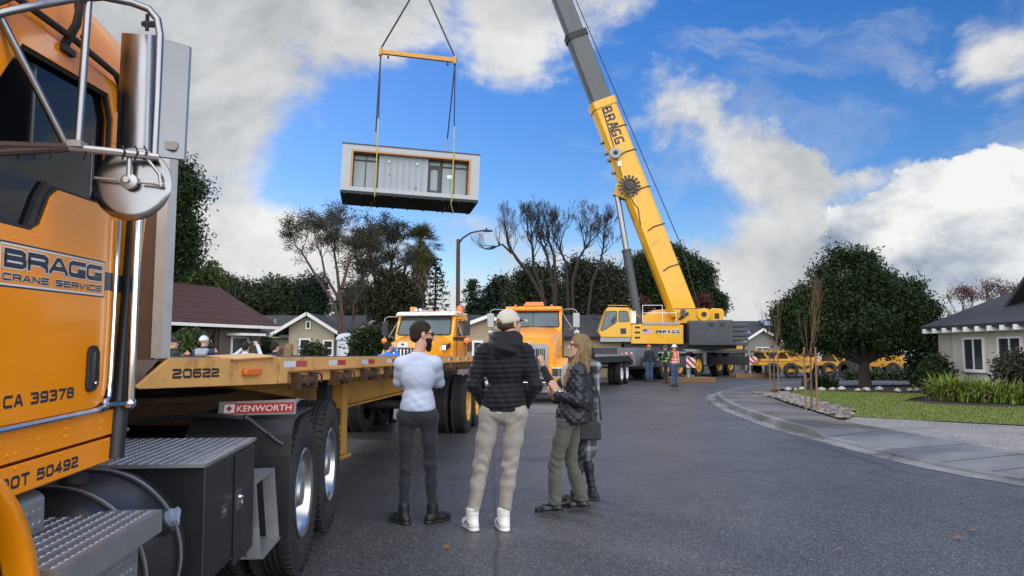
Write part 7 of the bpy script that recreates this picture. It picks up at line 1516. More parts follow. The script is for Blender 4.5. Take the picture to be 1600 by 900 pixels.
def sdf_obj(name, prims, vox, m, parent=None, k=0.025, cuts=(), disp=None, holes=()):
    lo = np.full(3, 1e9); hi = -lo
    for p in prims:
        if p[0] == 'c': a = np.minimum(p[1] - p[3], p[2] - p[4]); b = np.maximum(p[1] + p[3], p[2] + p[4])
        else: r = p[2].max() if p[3] is not None else p[2]; a = p[1] - r; b = p[1] + r
        lo = np.minimum(lo, a); hi = np.maximum(hi, b)
    mg = k + 3 * vox + .02; lo -= mg; hi += mg; n = np.ceil((hi - lo) / vox).astype(int) + 1
    ax = [(lo[i] + np.arange(n[i]) * vox).astype(np.float32) for i in range(3)]
    D = np.full(n, 0.3, np.float32)
    for p in prims + [('-',) + tuple(h) for h in holes]:
        sub = p[0] == '-'; p = p[1:] if sub else p
        if p[0] == 'c': a = np.minimum(p[1] - p[3], p[2] - p[4]); b = np.maximum(p[1] + p[3], p[2] + p[4])
        else: r = p[2].max() if p[3] is not None else p[2]; a = p[1] - r; b = p[1] + r
        i0 = np.clip(((a - mg - lo) / vox).astype(int), 0, n - 1); i1 = np.clip(np.ceil((b + mg - lo) / vox).astype(int) + 1, 1, n)
        sl = tuple(slice(i0[i], i1[i]) for i in range(3))
        X, Y, Z = np.meshgrid(ax[0][sl[0]], ax[1][sl[1]], ax[2][sl[2]], indexing='ij', sparse=True)
        if p[0] == 'c':
            d = p[2] - p[1]; L2 = max(1e-9, float(d @ d)); x, y, z = X - p[1][0], Y - p[1][1], Z - p[1][2]
            t = np.clip((x * d[0] + y * d[1] + z * d[2]) / L2, 0, 1)
            dd = np.sqrt((x - t * d[0]) ** 2 + (y - t * d[1]) ** 2 + (z - t * d[2]) ** 2) - (p[3] + (p[4] - p[3]) * t)
        else:
            x, y, z = X - p[1][0], Y - p[1][1], Z - p[1][2]
            if p[3] is not None:
                M = np.array(p[3]); x, y, z = x * M[0, 0] + y * M[1, 0] + z * M[2, 0], x * M[0, 1] + y * M[1, 1] + z * M[2, 1], x * M[0, 2] + y * M[1, 2] + z * M[2, 2]
            r = p[2]; k0 = np.sqrt((x / r[0]) ** 2 + (y / r[1]) ** 2 + (z / r[2]) ** 2); k1 = np.sqrt((x / r[0] ** 2) ** 2 + (y / r[1] ** 2) ** 2 + (z / r[2] ** 2) ** 2) + 1e-9
            dd = k0 * (k0 - 1) / k1
        if sub: D[sl] = np.maximum(D[sl], -dd); continue
        h = np.clip(.5 + .5 * (dd - D[sl]) / k, 0, 1); D[sl] = dd * (1 - h) + D[sl] * h - k * h * (1 - h)
    X, Y, Z = np.meshgrid(*ax, indexing='ij', sparse=True)
    if disp is not None: D = D + disp(X, Y, Z).astype(np.float32)
    for (pt, nn) in cuts:
        nn = np.array(nn, float); nn /= np.linalg.norm(nn); D = np.maximum(D, (X - pt[0]) * nn[0] + (Y - pt[1]) * nn[1] + (Z - pt[2]) * nn[2])
    V, F = surface_nets(D, lo, vox)
    me = bpy.data.meshes.new(name); me.from_pydata(V.tolist(), [], F.tolist()); me.materials.append(m); me.polygons.foreach_set('use_smooth', [True] * len(F)); me.update()
    o = bpy.data.objects.new(name, me); COL.objects.link(o)
    if parent is not None: o.parent = parent
    return o
def hand(w, d, palm_n, s=1.0, curl=.5, thumb=1):
    """palm and five fingers as capsules. w wrist, d pointing direction, palm_n palm normal (fingers curl towards it), thumb +1/-1 side"""
    w = Vector(w); d = Vector(d).normalized(); n = Vector(palm_n); n = (n - d * n.dot(d)).normalized(); x = d.cross(n) * thumb; P = []
    c = w + d * .045 * s; P += [cap(w, w + d * .03 * s, .026 * s, .028 * s)]
    for i in range(4): P.append(cap(w + d * .02 * s + x * (.012 - .008 * i) * s, w + d * .085 * s + x * (.030 - .020 * i) * s, .014 * s, .0125 * s))
    for i, L in enumerate((.072, .082, .076, .058)):
        b = w + d * .088 * s + x * (.030 - .020 * i) * s; dd = (d + x * (.10 - .07 * i)).normalized(); a0 = curl * (.55 + .1 * i); q = b; L *= s
        for j, f in enumerate((.45, .32, .25)):
            a = a0 * (j + .6); v = dd * math.cos(a) + n * math.sin(a); e = q + v * L * f; P.append(cap(q, e, (.0098 - .0008 * j) * s, (.0092 - .0009 * j) * s)); q = e
    b = w + d * .025 * s + x * .026 * s; v = (d * .65 + x * .65 + n * .35).normalized(); e = b + v * .045 * s; P.append(cap(b, e, .014 * s, .0115 * s)); v2 = (d * .8 + x * .15 + n * .5).normalized(); P.append(cap(e, e + v2 * .035 * s, .011 * s, .009 * s))
    return P
def rotm(yaw, pitch=0, roll=0): return np.array(Euler((pitch, roll, yaw)).to_matrix())
FACE = [ell((0, -.014, .03), (.073, .094, .088)), ell((0, .030, -.030), (.058, .060, .084)), cap((-.035, .02, -.075), (0, .064, -.098), .026, .022), cap((.035, .02, -.075), (0, .064, -.098), .026, .022),
        cap((0, .084, .012), (0, .106, -.022), .008, .012), ell((0, .094, -.030), (.017, .012, .009)), ell((.076, -.006, -.004), (.009, .018, .030)), ell((-.076, -.006, -.004), (.009, .018, .030)), ell((0, .080, .030), (.045, .012, .009)), ell((0, .084, -.055), (.022, .009, .006)), ell((0, .082, -.068), (.019, .009, .007)), ell((.034, .066, -.018), (.022, .018, .016)), ell((-.034, .066, -.018), (.022, .018, .016))]
def place(prims, c, M, s=1.0):
    out = []; c = np.array(c)
    for p in prims:
        if p[0] == 'c': out.append(('c', M @ p[1] * s + c, M @ p[2] * s + c, p[3] * s, p[4] * s))
        else: out.append(('e', M @ p[1] * s + c, p[2] * s, M if p[3] is None else M @ p[3]))
    return out
BASE = dict(ankle_l=(-.10, -.01, .09), ankle_r=(.10, -.01, .09), knee_l=(-.105, .015, .50), knee_r=(.105, .015, .50), hip_l=(-.095, 0, .93), hip_r=(.095, 0, .93), pelvis=(0, 0, .97), waist=(0, .005, 1.08), chest=(0, 0, 1.30), neck=(0, -.01, 1.49), head=(0, .02, 1.665),
            sh_l=(-.185, -.01, 1.43), sh_r=(.185, -.01, 1.43), el_l=(-.235, -.03, 1.14), el_r=(.235, -.03, 1.14), wr_l=(-.24, .06, .90), wr_r=(.24, .06, .90), toe_l=0.25, toe_r=-0.25)
def lerp(a, b, t): return tuple(np.array(a) * (1 - t) + np.array(b) * t)
def person(label, loc, rz, H=1.78, J=None, head_yaw=0, head_pitch=0, vox=.0075, top=None, legs=None, shoes=None, group=None, hair=None, hands=True, hs=1.0, hand_dir=None, hand_n=None, curl=(.5, .5), build=1.0, shirt_hem=.93, hem_w=0.0, sleeve=1.0, fold=1.0, female=False, leg_w=1.0, collar=True, disp_top=None, disp_leg=None, tops=1.0, flare=0, leg_cut=.10):
    s = H / 1.78; j = dict(BASE); j.update(J or {}); K = {k: (np.array(v) * s if isinstance(v, (tuple, list)) else v) for k, v in j.items()}
    b = build * s; M = rotm(head_yaw, head_pitch); hc = K['head']
    torso = [ell(K['pelvis'], np.array((.150, .105, .12)) * b), ell(K['waist'], np.array((.128, .092, .12)) * b), ell(K['chest'], np.array((.155, .108, .19)) * b), cap(lerp(K['sh_l'], K['neck'], .1), lerp(K['sh_r'], K['neck'], .1), .062 * b), cap(lerp(K['chest'], K['neck'], .55), K['neck'], .07 * s, .052 * s), cap(K['neck'], hc + np.array((0, -.02, -.05)) * s, .052 * s, .05 * s)]
    lw0 = min(1.0, leg_w) * .95
    body = list(torso) + place(FACE, hc, M, s * hs)
    for e in 'lr':
        body += chain([K['hip_' + e], K['knee_' + e], K['ankle_' + e]], [.078 * b * lw0, .048 * b * lw0, .034 * s * lw0]); sg = -1 if e == 'l' else 1
        td = np.array((math.sin(K['toe_' + e]) * -1, math.cos(K['toe_' + e]), 0)); body.append(cap(K['ankle_' + e] + np.array((0, -.02, -.045)) * s, K['ankle_' + e] + td * .14 * s + np.array((0, 0, -.05)) * s, .034 * s, .028 * s))
        body += chain([K['sh_' + e], K['el_' + e], K['wr_' + e]], [.046 * b, .036 * b, .025 * s])
        if hands:
            dv = (hand_dir or {}).get(e) or tuple(K['wr_' + e] - K['el_' + e]); nv = (hand_n or {}).get(e) or (-sg, 0.2, 0)
            body += hand(K['wr_' + e], dv, nv, s * .98, curl[0 if e == 'l' else 1], thumb=(1 if e == 'r' else -1))
    root = sdf_obj('person', body, vox, M_SKIN, k=.014 * s)
    root.location = loc; root.rotation_euler = (0, 0, rz); tag(root, label, 'person', group)
    cv = max(vox, .0085)
    # trousers
    g_ = .016 * s; lw = leg_w; tr = [ell(K['pelvis'], np.array((.160, .118, .13)) * b), cap(K['hip_l'], K['hip_r'], .100 * b * (.9 + .1 * lw))]
    for e in 'lr':
        pts = [K['hip_' + e], lerp(K['hip_' + e], K['knee_' + e], .5), K['knee_' + e], lerp(K['knee_' + e], K['ankle_' + e], .35), K['ankle_' + e] + np.array((0, 0, .0))]
        rs = np.array([.100, .084, .066, .062, .050]) * b * lw; rs[3:] += np.array([.006, .022]) * flare; tr += chain(pts, list(rs))
    zb = leg_cut * s
    def dl(X, Y, Z):
        w = np.exp(-((Z - .50 * s) / .12) ** 2) + np.exp(-((Z - .14 * s) / .07) ** 2) + .5 * np.exp(-((Z - .86 * s) / .07) ** 2)
        return (.0042 * np.sin(78 * Z / s + 5 * np.sin(14 * X) + 4 * np.sin(17 * Y)) + .003 * np.sin(41 * Z + 23 * X - 19 * Y)) * w + .0018 * np.sin(29 * Z + 31 * X)
    sdf_obj('trousers', tr, cv, legs, root, k=.03 * s, cuts=[((0, 0, zb), (0, 0, -1)), ((0, 0, shirt_hem * s + .06), (0, 0, 1))], disp=(lambda X, Y, Z: fold * dl(X, Y, Z)) if vox < .012 else None)
    # top garment
    u = tops; tp = [ell(K['pelvis'] + np.array((0, 0, .03)), np.array((.172, .128, .15)) * b * u), ell(K['waist'], np.array((.158, .118, .15)) * b * u), ell(K['chest'], np.array((.175, .125, .20)) * b * u), cap(lerp(K['sh_l'], K['neck'], .12), lerp(K['sh_r'], K['neck'], .12), .068 * b * u), cap(lerp(K['chest'], K['neck'], .6), K['neck'] + np.array((0, 0, -.015 if collar else -.042)), .086 * s * u, .066 * s if collar else .06 * s)]
    for e in 'lr': tp.append(cap(lerp(K['sh_' + e], K['neck'], .05), K['neck'] + np.array((0, -.005, -.035)), .056 * b * u, .058 * s))
    if collar: tp.append(cap(K['neck'] + np.array((0, 0, -.02)), K['neck'] + np.array((0, .008, .03)) * s, .070 * s, .068 * s))
    for e in 'lr': tp += chain([K['sh_' + e], lerp(K['sh_' + e], K['el_' + e], .5), K['el_' + e], K['wr_' + e]], list(np.array([.066, .058 * sleeve, .050 * sleeve, .040]) * b * u))
    if hem_w: tp.append(ell(K['pelvis'] + np.array((0, -.015, -.02)), np.array((.172 + hem_w, .135 + hem_w, .17)) * b)); tp.append(ell(K['waist'] + np.array((0, -.04, .02)), np.array((.165 + hem_w, .135 + hem_w * .8, .17)) * b))
    cuts = [((0, 0, shirt_hem * s), (0, 0, -1))]
    t_o = sdf_obj('jacket' if tops > 1.05 or disp_top else 'sweatshirt', tp, cv, top, root, k=.035 * s, cuts=cuts, disp=disp_top)
    # shoes
    for e in 'lr':
        a = K['ankle_' + e]; td = np.array((-math.sin(K['toe_' + e]), math.cos(K['toe_' + e]), 0)); z0 = a[2] - .09 * s
        sh = [cap(a + np.array((0, 0, .06)) * s * (1 if shoes[1] == 'boot' else .4), a - np.array((0, 0, .03)) * s, .05 * s, .05 * s), cap(a - td * .035 * s - np.array((0, 0, .05)) * s, a + td * .10 * s - np.array((0, 0, .052)) * s, .043 * s, .044 * s), cap(a + td * .10 * s - np.array((0, 0, .052)) * s, a + td * .165 * s - np.array((0, 0, .058)) * s, .044 * s, .034 * s)]
        so = sdf_obj('boot' if shoes[1] == 'boot' else 'shoe', sh, cv * .8, shoes[0], root, k=.02 * s, cuts=[((0, 0, z0 + .012), (0, 0, -1))])
        sl = [cap(a - td * .04 * s - np.array((0, 0, .09)) * s, a + td * .10 * s - np.array((0, 0, .09)) * s, .046 * s, .048 * s), cap(a + td * .10 * s - np.array((0, 0, .09)) * s, a + td * .165 * s - np.array((0, 0, .09)) * s, .048 * s, .037 * s)]
        sdf_obj('sole', sl, cv * .8, shoes[2], so, k=.01, cuts=[((0, 0, z0 + .002), (0, 0, -1)), ((0, 0, z0 + shoes[3]), (0, 0, 1))])
    return root, K, M, hc, s
def head_part(name, prims, root, hc, M, s, m, vox=.006, cuts=(), k=.012, disp=None, holes=()):
    cc = [(M @ np.array(p) * s + hc, M @ np.array(n)) for p, n in cuts]
    return sdf_obj(name, place(prims, hc, M, s), vox, m, root, k=k, cuts=cc, disp=disp, holes=place(list(holes), hc, M, s))
def head_mesh(name, mb, root, hc, M, s, m):
    o = mb.build(name, m, root); o.location = tuple(hc); o.rotation_euler = Matrix(M.tolist()).to_euler(); o.scale = (s, s, s); return o
def hair_mat(name, c): return mat(name, c, .68, var=.35, nscale=40, stretch=(1, 1, .12), bump=.6, bscale=180, spec=.2)
HAIR_D = hair_mat('hair_dark', (.022, .014, .010)); HAIR_B = hair_mat('hair_blonde', (.20, .128, .066)); HAIR_BR = hair_mat('hair_brown', (.07, .042, .025))
CAPH = [ell((0, -.016, .034), (.082, .104, .094))]
def glasses(root, hc, M, s):
    mb = MB()
    for x in (-.034, .034): mb.loft([[(x - .028, .094 - abs(x - .028) * .0, .028), (x + .028, .094, .030), (x + .026, .088, -.012), (x - .026, .088, -.012)], [(x - .028, .089, .028), (x + .028, .089, .030), (x + .026, .083, -.012), (x - .026, .083, -.012)]], smooth=False, caps=True)
    for sg in (-1, 1): mb.tube([(sg * .060, .088, .020), (sg * .074, .06, .018), (sg * .080, -.005, .012)], .0035, 5)
    mb.tube([(-.008, .094, .018), (.008, .094, .018)], .004, 5)
    return head_mesh('sunglasses', mb, root, hc, M, s, mat('sunglass_black', (.012, .012, .013), .12, coat=.5))
def ball_cap(root, hc, M, s, m, brim=True, hole=False):
    o = head_part('cap', CAPH + [ell((0, -.016, .03), (.085, .107, .05))], root, hc, M, s, m, cuts=[((0, 0, .018), (0, .10, -1))], holes=[ell((0, -.115, .022), (.034, .04, .03))] if hole else ())
    mb = MB(); top = []; bot = []
    for i in range(13):
        a = R(-62 + 124 * i / 12); top.append((.078 * math.sin(a), .068 + .02 * math.cos(a), .030)); bot.append((.080 * math.sin(a) * 1.02, .085 + .085 * math.cos(a), .022 - .018 * math.sin(a) ** 2))
    mb.loft([[(x, y, z + .004) for x, y, z in top], [(x, y, z + .004) for x, y, z in bot], [(x, y, z - .003) for x, y, z in bot], [(x, y, z - .003) for x, y, z in top]], closed=False); b = head_mesh('cap_brim', mb, root, hc, M, s, m)
    return o
def cloth(name, c, rough=.85, **kw): return mat(name, c, rough, var=kw.pop('var', .07), nscale=kw.pop('nscale', 9), bump=kw.pop('bump', .25), bscale=kw.pop('bscale', 260), sheen=.15, spec=.3, **kw)
C_WHITE = cloth('white_sweat', (.44, .49, .62)); C_DENIM = cloth('charcoal_denim', (.022, .025, .032)); C_BOOT = mat('black_boot', (.012, .012, .013), .5); C_KHAKI = cloth('khaki_cotton', (.30, .275, .24), var=.09); C_PUFF = mat('black_puffer', (.006, .0065, .0085), .6, spec=.22, var=.15, nscale=12, bump=.25, bscale=50, sheen=.1)
C_BEIGE = cloth('beige_cap', (.46, .42, .35)); C_SHOE = cloth('white_canvas', (.70, .70, .69)); C_OLIVE = cloth('olive_trouser', (.085, .092, .068)); C_QUILT = mat('black_quilt', (.016, .017, .021), .42, var=.2, nscale=14, bump=.2, bscale=80); C_SOLE = mat('white_rubber', (.66, .65, .62), .5)
# --- man in the white sweatshirt, arms folded, head turned right
g0 = gnd(651, 818)
J = dict(el_l=(-.185, .07, 1.235), el_r=(.188, .09, 1.225), wr_l=(.04, .21, 1.23), wr_r=(-.04, .17, 1.20), sh_l=(-.155, 0, 1.395), sh_r=(.155, 0, 1.395), ankle_l=(-.115, 0, .09), ankle_r=(.135, .03, .09), knee_l=(-.105, .02, .50), knee_r=(.115, .02, .50), toe_l=.75, toe_r=-.85, head=(.03, .02, 1.66))
def sw(X, Y, Z):
    w = np.exp(-((Z - 1.06) / .09) ** 2) + .35 * np.exp(-((Z - 1.25) / .12) ** 2)
    rib = np.where(Z < .99, .0065, 0.0)
    return w * (.0026 * np.sin(62 * Z + 14 * X + 3 * np.sin(20 * X)) + .0016 * np.sin(95 * Z - 30 * X)) + .0012 * np.sin(34 * Z + 26 * X) + rib
r, K, M, hc, s = person('man in white sweatshirt and black trousers with folded arms, head turned right', tuple(g0), R(2), 1.79, J, head_yaw=R(-72), head_pitch=R(-4), top=C_WHITE, legs=C_DENIM, shoes=(C_BOOT, 'boot', C_BOOT, .03), group='onlookers in the street', leg_w=.86, shirt_hem=.945, disp_top=sw, tops=.97, build=.95, sleeve=.86, collar=False, hand_n=dict(l=(0, -1, 0), r=(0, -1, 0)), leg_cut=.125)
head_part('hair', [ell((0, -.018, .036), (.079, .102, .094)), ell((0, -.055, -.02), (.068, .055, .055))], r, hc, M, s, HAIR_D, cuts=[((0, .058, .055), (0, .80, -.62))])
head_part('beard', [ell((0, .030, -.040), (.066, .066, .086)), cap((0, .064, -.10), (0, .07, -.125), .034, .024)], r, hc, M, s, HAIR_D, cuts=[((0, .028, -.028), (0, -.62, .80)), ((0, 0, -.026), (0, 0, 1))])
glasses(r, hc, M, s)
# --- tall man in the black puffer jacket and beige cap, hands in pockets
g0 = gnd(772, 828)
ox = .075
J = dict(pelvis=(ox, 0, .97), waist=(ox + .01, 0, 1.08), chest=(ox + .015, 0, 1.30), hip_l=(ox - .10, 0, .93), hip_r=(ox + .10, 0, .93), knee_l=(-.11, .02, .50), knee_r=(.125, .02, .50), ankle_l=(-.175, 0, .09), ankle_r=(.075, .01, .09), neck=(ox + .02, -.01, 1.49), head=(ox + .05, .02, 1.645), sh_l=(ox - .170, -.01, 1.41), sh_r=(ox + .18, -.01, 1.41), el_l=(ox - .245, -.05, 1.15), el_r=(ox + .265, -.05, 1.15), wr_l=(ox - .165, .09, .99), wr_r=(ox + .18, .09, .99), toe_l=.45, toe_r=.30)
def puff(X, Y, Z):
    return .0065 - .0090 * np.abs(np.sin(math.pi * (Z + .006 * np.sin(9 * X + 2)) / .0415)) ** .6 + .003 * np.sin(70 * X + 50 * Y + 30 * Z)
r, K, M, hc, s = person('tall man in black ribbed puffer jacket, khaki trousers and beige cap seen from behind', tuple(g0), R(-3), 1.90, J, head_yaw=R(-48), head_pitch=R(6), top=C_PUFF, legs=C_KHAKI, shoes=(C_SHOE, 'boot', C_SOLE, .03), group='onlookers in the street', leg_w=.98, fold=1.15, shirt_hem=.945, disp_top=puff, tops=1.08, build=.94, leg_cut=.15)
ball_cap(r, hc, M, s, C_BEIGE, hole=True)
head_part('hair', [ell((0, -.02, .01), (.079, .10, .07))], r, hc, M, s, HAIR_BR, cuts=[((0, .03, .0), (0, .9, -.3)), ((0, 0, .03), (0, 0, 1)), ((0, 0, -.055), (0, 0, -1))])
nk = K['neck']
sdf_obj('hood', [cap(nk + np.array((-.07, -.05, .0)), nk + np.array((.07, -.05, .0)), .075), cap(nk + np.array((-.10, .0, .015)), nk + np.array((-.05, .10, .02)), .05), cap(nk + np.array((.10, .0, .015)), nk + np.array((.05, .10, .02)), .05), cap(nk + np.array((-.05, -.10, -.05)), nk + np.array((.05, -.10, -.05)), .07), cap(nk + np.array((-.08, -.02, .06)), nk + np.array((.08, -.02, .06)), .045)], .009, C_PUFF, r, k=.05, disp=lambda X, Y, Z: .006 * np.sin(75 * Z + 25 * X) + .004 * np.sin(40 * X + 60 * Y))
sdf_obj('shirt_tail', [ell(K['pelvis'] + np.array((0, 0, .02)), (.172, .132, .14))], .01, cloth('pale_shirt', (.55, .58, .62)), r, cuts=[((0, 0, .915 * s), (0, 0, -1)), ((0, 0, .955 * s), (0, 0, 1)), ((ox, 0, 0), (1, 0.0, 0)), ((ox - .10, 0, 0), (-1, 0, 0))])
for e in 'lr':
    a = K['ankle_' + e]; mb = MB()
    for q in range(3): mb.lathe([(.0555, q * .018), (.0585, q * .018 + .006), (.0555, q * .018 + .012)], c=(a[0], a[1], a[2] + .035), n=20)
    mb.build('sock_cuff', C_SHOE, r)
    td = Vector((-math.sin(K['toe_' + e]), math.cos(K['toe_' + e]), 0)); sd_ = Vector((td.y, -td.x, 0)); mb = MB()
    for sg in (-1, 1): mb.tube([Vector(a) + sd_ * sg * .050 - td * .04 + Vector((0, 0, -.04)), Vector(a) + sd_ * sg * .052 + td * .02 + Vector((0, 0, -.02)), Vector(a) + sd_ * sg * .046 + td * .07 + Vector((0, 0, -.045))], .005, 5)
    mb.build('shoe_stripe', C_BOOT, r)
# --- blonde woman in the quilted jacket, facing left
g0 = gnd(893, 802)
J = dict(pelvis=(0, .0, .96), waist=(0, -.03, 1.08), chest=(0, -.06, 1.28), neck=(0, -.095, 1.475), head=(0, -.085, 1.635), hip_l=(-.085, .045, .92), hip_r=(.085, -.02, .92), knee_l=(-.09, .165, .50), knee_r=(.085, .0, .50), ankle_l=(-.10, .165, .115), ankle_r=(.09, -.105, .115), sh_l=(-.165, -.07, 1.40), sh_r=(.165, -.07, 1.40), el_l=(-.215, -.06, 1.11), el_r=(.20, -.04, 1.12), wr_l=(-.125, .135, 1.165), wr_r=(.03, .15, 1.11), toe_l=.1, toe_r=-.1)
def quilt(X, Y, Z):
    a = np.abs(np.sin(math.pi * (Z + Y * .9 + X * .3) / .075)); b = np.abs(np.sin(math.pi * (Z - Y * .9 - X * .3) / .075)); return .009 - .013 * np.minimum(a, b) ** .5
r, K, M, hc, s = person('blonde woman in black quilted jacket and olive trousers holding her hands up', tuple(g0), R(88), 1.70, J, head_yaw=R(4), head_pitch=R(8), top=C_QUILT, legs=C_OLIVE, shoes=(mat('black_patent', (.012, .012, .013), .25), 'shoe', C_BOOT, .045), group='onlookers in the street', leg_w=.98, flare=1.0, shirt_hem=.875, disp_top=quilt, tops=1.14, build=.93, hem_w=.045, hand_dir=dict(l=(.25, .35, .9), r=(-.25, .6, .55)), hand_n=dict(l=(.8, .3, -.3), r=(-.2, -.5, .6)), curl=(.35, .8), vox=.007, leg_cut=.11)
hw_ = lambda X, Y, Z: .006 * np.sin(120 * np.arctan2(X, Y + .2) * .35 + 3 * np.sin(6 * Z)) + .002 * np.sin(210 * X + 10 * Z)
head_part('hair', [ell((0, -.020, .034), (.084, .104, .096)), cap((-.068, -.025, .0), (-.085, -.05, -.19), .030, .034), cap((.068, -.025, .0), (.085, -.05, -.19), .030, .034), cap((0, -.085, -.02), (0, -.105, -.22), .045, .03), cap((-.05, -.08, -.02), (-.075, -.095, -.24), .040, .022), cap((.05, -.08, -.02), (.07, -.095, -.24), .040, .022), cap((-.085, -.01, -.06), (-.105, .055, -.22), .026, .030), cap((-.105, .055, -.22), (-.10, .10, -.40), .030, .016), cap((.085, -.01, -.06), (.10, .06, -.22), .026, .028), cap((.10, .06, -.22), (.09, .11, -.38), .028, .014)],
          r, hc, M, s, HAIR_B, k=.02, disp=hw_, holes=[ell((0, .115, -.015), (.066, .085, .10))])
glasses(r, hc, M, s)
mb = MB(); rg = random.Random(4)
for i in range(110):
    a = rg.uniform(R(-200), R(20)); x, y = .084 * math.cos(a), -.02 + .10 * math.sin(a); q = Vector((x * .5, y * .5, .115 - rg.uniform(0, .02))); L_ = rg.uniform(.18, .34)
    pts = [q, Vector((x * 1.02, y * 1.02, .045)), Vector((x * 1.06, y * 1.05, -.06)), Vector((x * (1.1 + rg.uniform(-.1, .2)), y * 1.05 + rg.uniform(-.02, .02), -.06 - L_ * .55)), Vector((x * (1.05 + rg.uniform(-.2, .3)), y + rg.uniform(-.03, .03), -.06 - L_))]
    mb.tube(pts, [.003, .003, .0028, .0022, .0012], 4)
head_mesh('loose_strands', mb, r, hc, M, s, hair_mat('hair_blonde_light', (.27, .185, .10)))
sdf_obj('shirt_front', [ell(K['chest'] + np.array((0, .10, .06)), (.05, .05, .14))], .009, cloth('cream_knit', (.42, .38, .30)), r)
mb = MB(); w = Vector(K['wr_l']); mb.cyl(w - Vector((.0, .03, .0)), w + Vector((.006, .006, .016)), .036, .033, n=14); w = Vector(K['wr_r']); mb.cyl(w - Vector((-.01, .02, .0)), w + Vector((-.004, .012, .012)), .036, .033, n=14); mb.build('shirt_cuffs', C_SHOE, r)
# --- second woman behind her with raised phone, plaid coat and bag
g0 = gnd(912, 783)
J = dict(el_l=(-.05, .33, 1.24), wr_l=(-.07, .44, 1.46), sh_l=(-.16, .04, 1.42), sh_r=(.16, .0, 1.42), el_r=(.24, -.04, 1.14), wr_r=(.2, .14, 1.02), ankle_l=(-.08, .10, .09), ankle_r=(.08, -.10, .09), knee_l=(-.085, .04, .5), knee_r=(.085, -.04, .5), head=(0, .0, 1.63), toe_l=0, toe_r=0)
r, K, M, hc, s = person('woman in dark coat with black bag, mostly hidden behind the blonde woman, raising a phone', tuple(g0), R(88), 1.64, J, head_yaw=R(5), top=cloth('dark_coat', (.02, .021, .025)), legs=C_BOOT, shoes=(C_BOOT, 'shoe', C_BOOT, .03), group='onlookers in the street', leg_w=.9, shirt_hem=.88, tops=1.08, build=.95, hand_dir=dict(l=(.05, .18, 1), r=(-.3, .5, .1)), hand_n=dict(l=(.6, .8, -.1), r=(-1, 0, 0)), curl=(.5, .6), vox=.008, disp_top=lambda X, Y, Z: .002 * np.sin(40 * Z + 10 * X))
head_part('hair', [ell((0, -.02, .036), (.082, .102, .094)), cap((0, -.07, -.02), (0, -.09, -.2), .07, .05)], r, hc, M, s, HAIR_D, cuts=[((0, .058, .055), (0, .85, -.5))])
def m_plaid():
    m = mat('plaid_cloth', (.07, .075, .085), .85, var=.1); g = G(m.node_tree); b = bsdf(m); P = g.n('ShaderNodeTexCoord').outputs['Object']; sp_ = g.n('ShaderNodeSeparateXYZ'); g.l(P, sp_.inputs[0])
    def bars(v, f, w): return g.ramp(g.math('ABSOLUTE', g.math('SINE', g.math('MULTIPLY', v, f))), w, w + .05)
    k = g.math('ADD', bars(sp_.outputs[2], 26, .85), bars(sp_.outputs[1], 30, .85)); old = b.inputs['Base Color'].links[0].from_socket
    c = g.mix(g.math('MULTIPLY', bars(sp_.outputs[2], 13, .55), .6), old, (.025, .027, .032)); g.l(g.mix(g.math('MULTIPLY', k, .45), c, (.30, .31, .33)), b.inputs['Base Color']); return m
M_PLAID = m_plaid()
sdf_obj('coat_skirt', [cap((0, .0, .95), (0, .01, .52), .125, .12), cap((0, -.03, .95), (0, -.03, .52), .115, .11)], .01, M_PLAID, r, k=.04, cuts=[((0, 0, .40), (0, 0, -1)), ((0, 0, .93), (0, 0, 1))], disp=lambda X, Y, Z: .006 * np.sin(30 * Y + 24 * X) * np.clip((1 - Z), 0, 1), holes=[ell((0, .16, .40), (.30, .13, .34))])
sdf_obj('scarf', [cap((-.06, -.12, 1.36), (-.08, -.13, .92), .05, .04), cap((-.10, -.02, 1.42), (-.08, -.14, 1.36), .05, .055)], .01, M_PLAID, r, k=.03)
w = Vector(K['wr_l']); t = thing('phone', 'phone held up in the hand of the half hidden woman', 'phone', tuple(Matrix.Translation(r.location) @ Matrix.Rotation(R(88), 4, 'Z') @ (w + Vector((.025, .065, .13)))), R(88)); mb = MB(); mb.prism(rounded([(-.036, -.075), (.036, -.075), (.036, .075), (-.036, .075)], .01, 3), -.004, .004, 'y'); mb.build('phone_body', M_BLACK, t); mb = MB(); mb.prism([(-.032, -.068), (.032, -.068), (.032, .068), (-.032, .068)], -.0052, -.0042, 'y'); mb.build('screen', mat('phone_screen', (.03, .04, .06), .1), t)
p = Matrix.Translation(r.location) @ Matrix.Rotation(R(88), 4, 'Z') @ Vector((-.19, -.06, .62)); t = thing('handbag', 'black handbag hanging at the hip of the half hidden woman', 'bag', tuple(p), R(88)); mb = MB(); mb.prism(rounded([(-.11, .02), (.11, .02), (.10, .20), (-.10, .20)], .03, 3), -.045, .045, 'x'); mb.build('bag_body', C_QUILT, t, bevel=.012); mb = MB(); mb.tube([(0, -.11, .21), (.03, -.09, .45), (.10, .0, .80), (.03, .09, .45), (0, .11, .21)], .010, 6); mb.build('strap', C_BOOT, t)
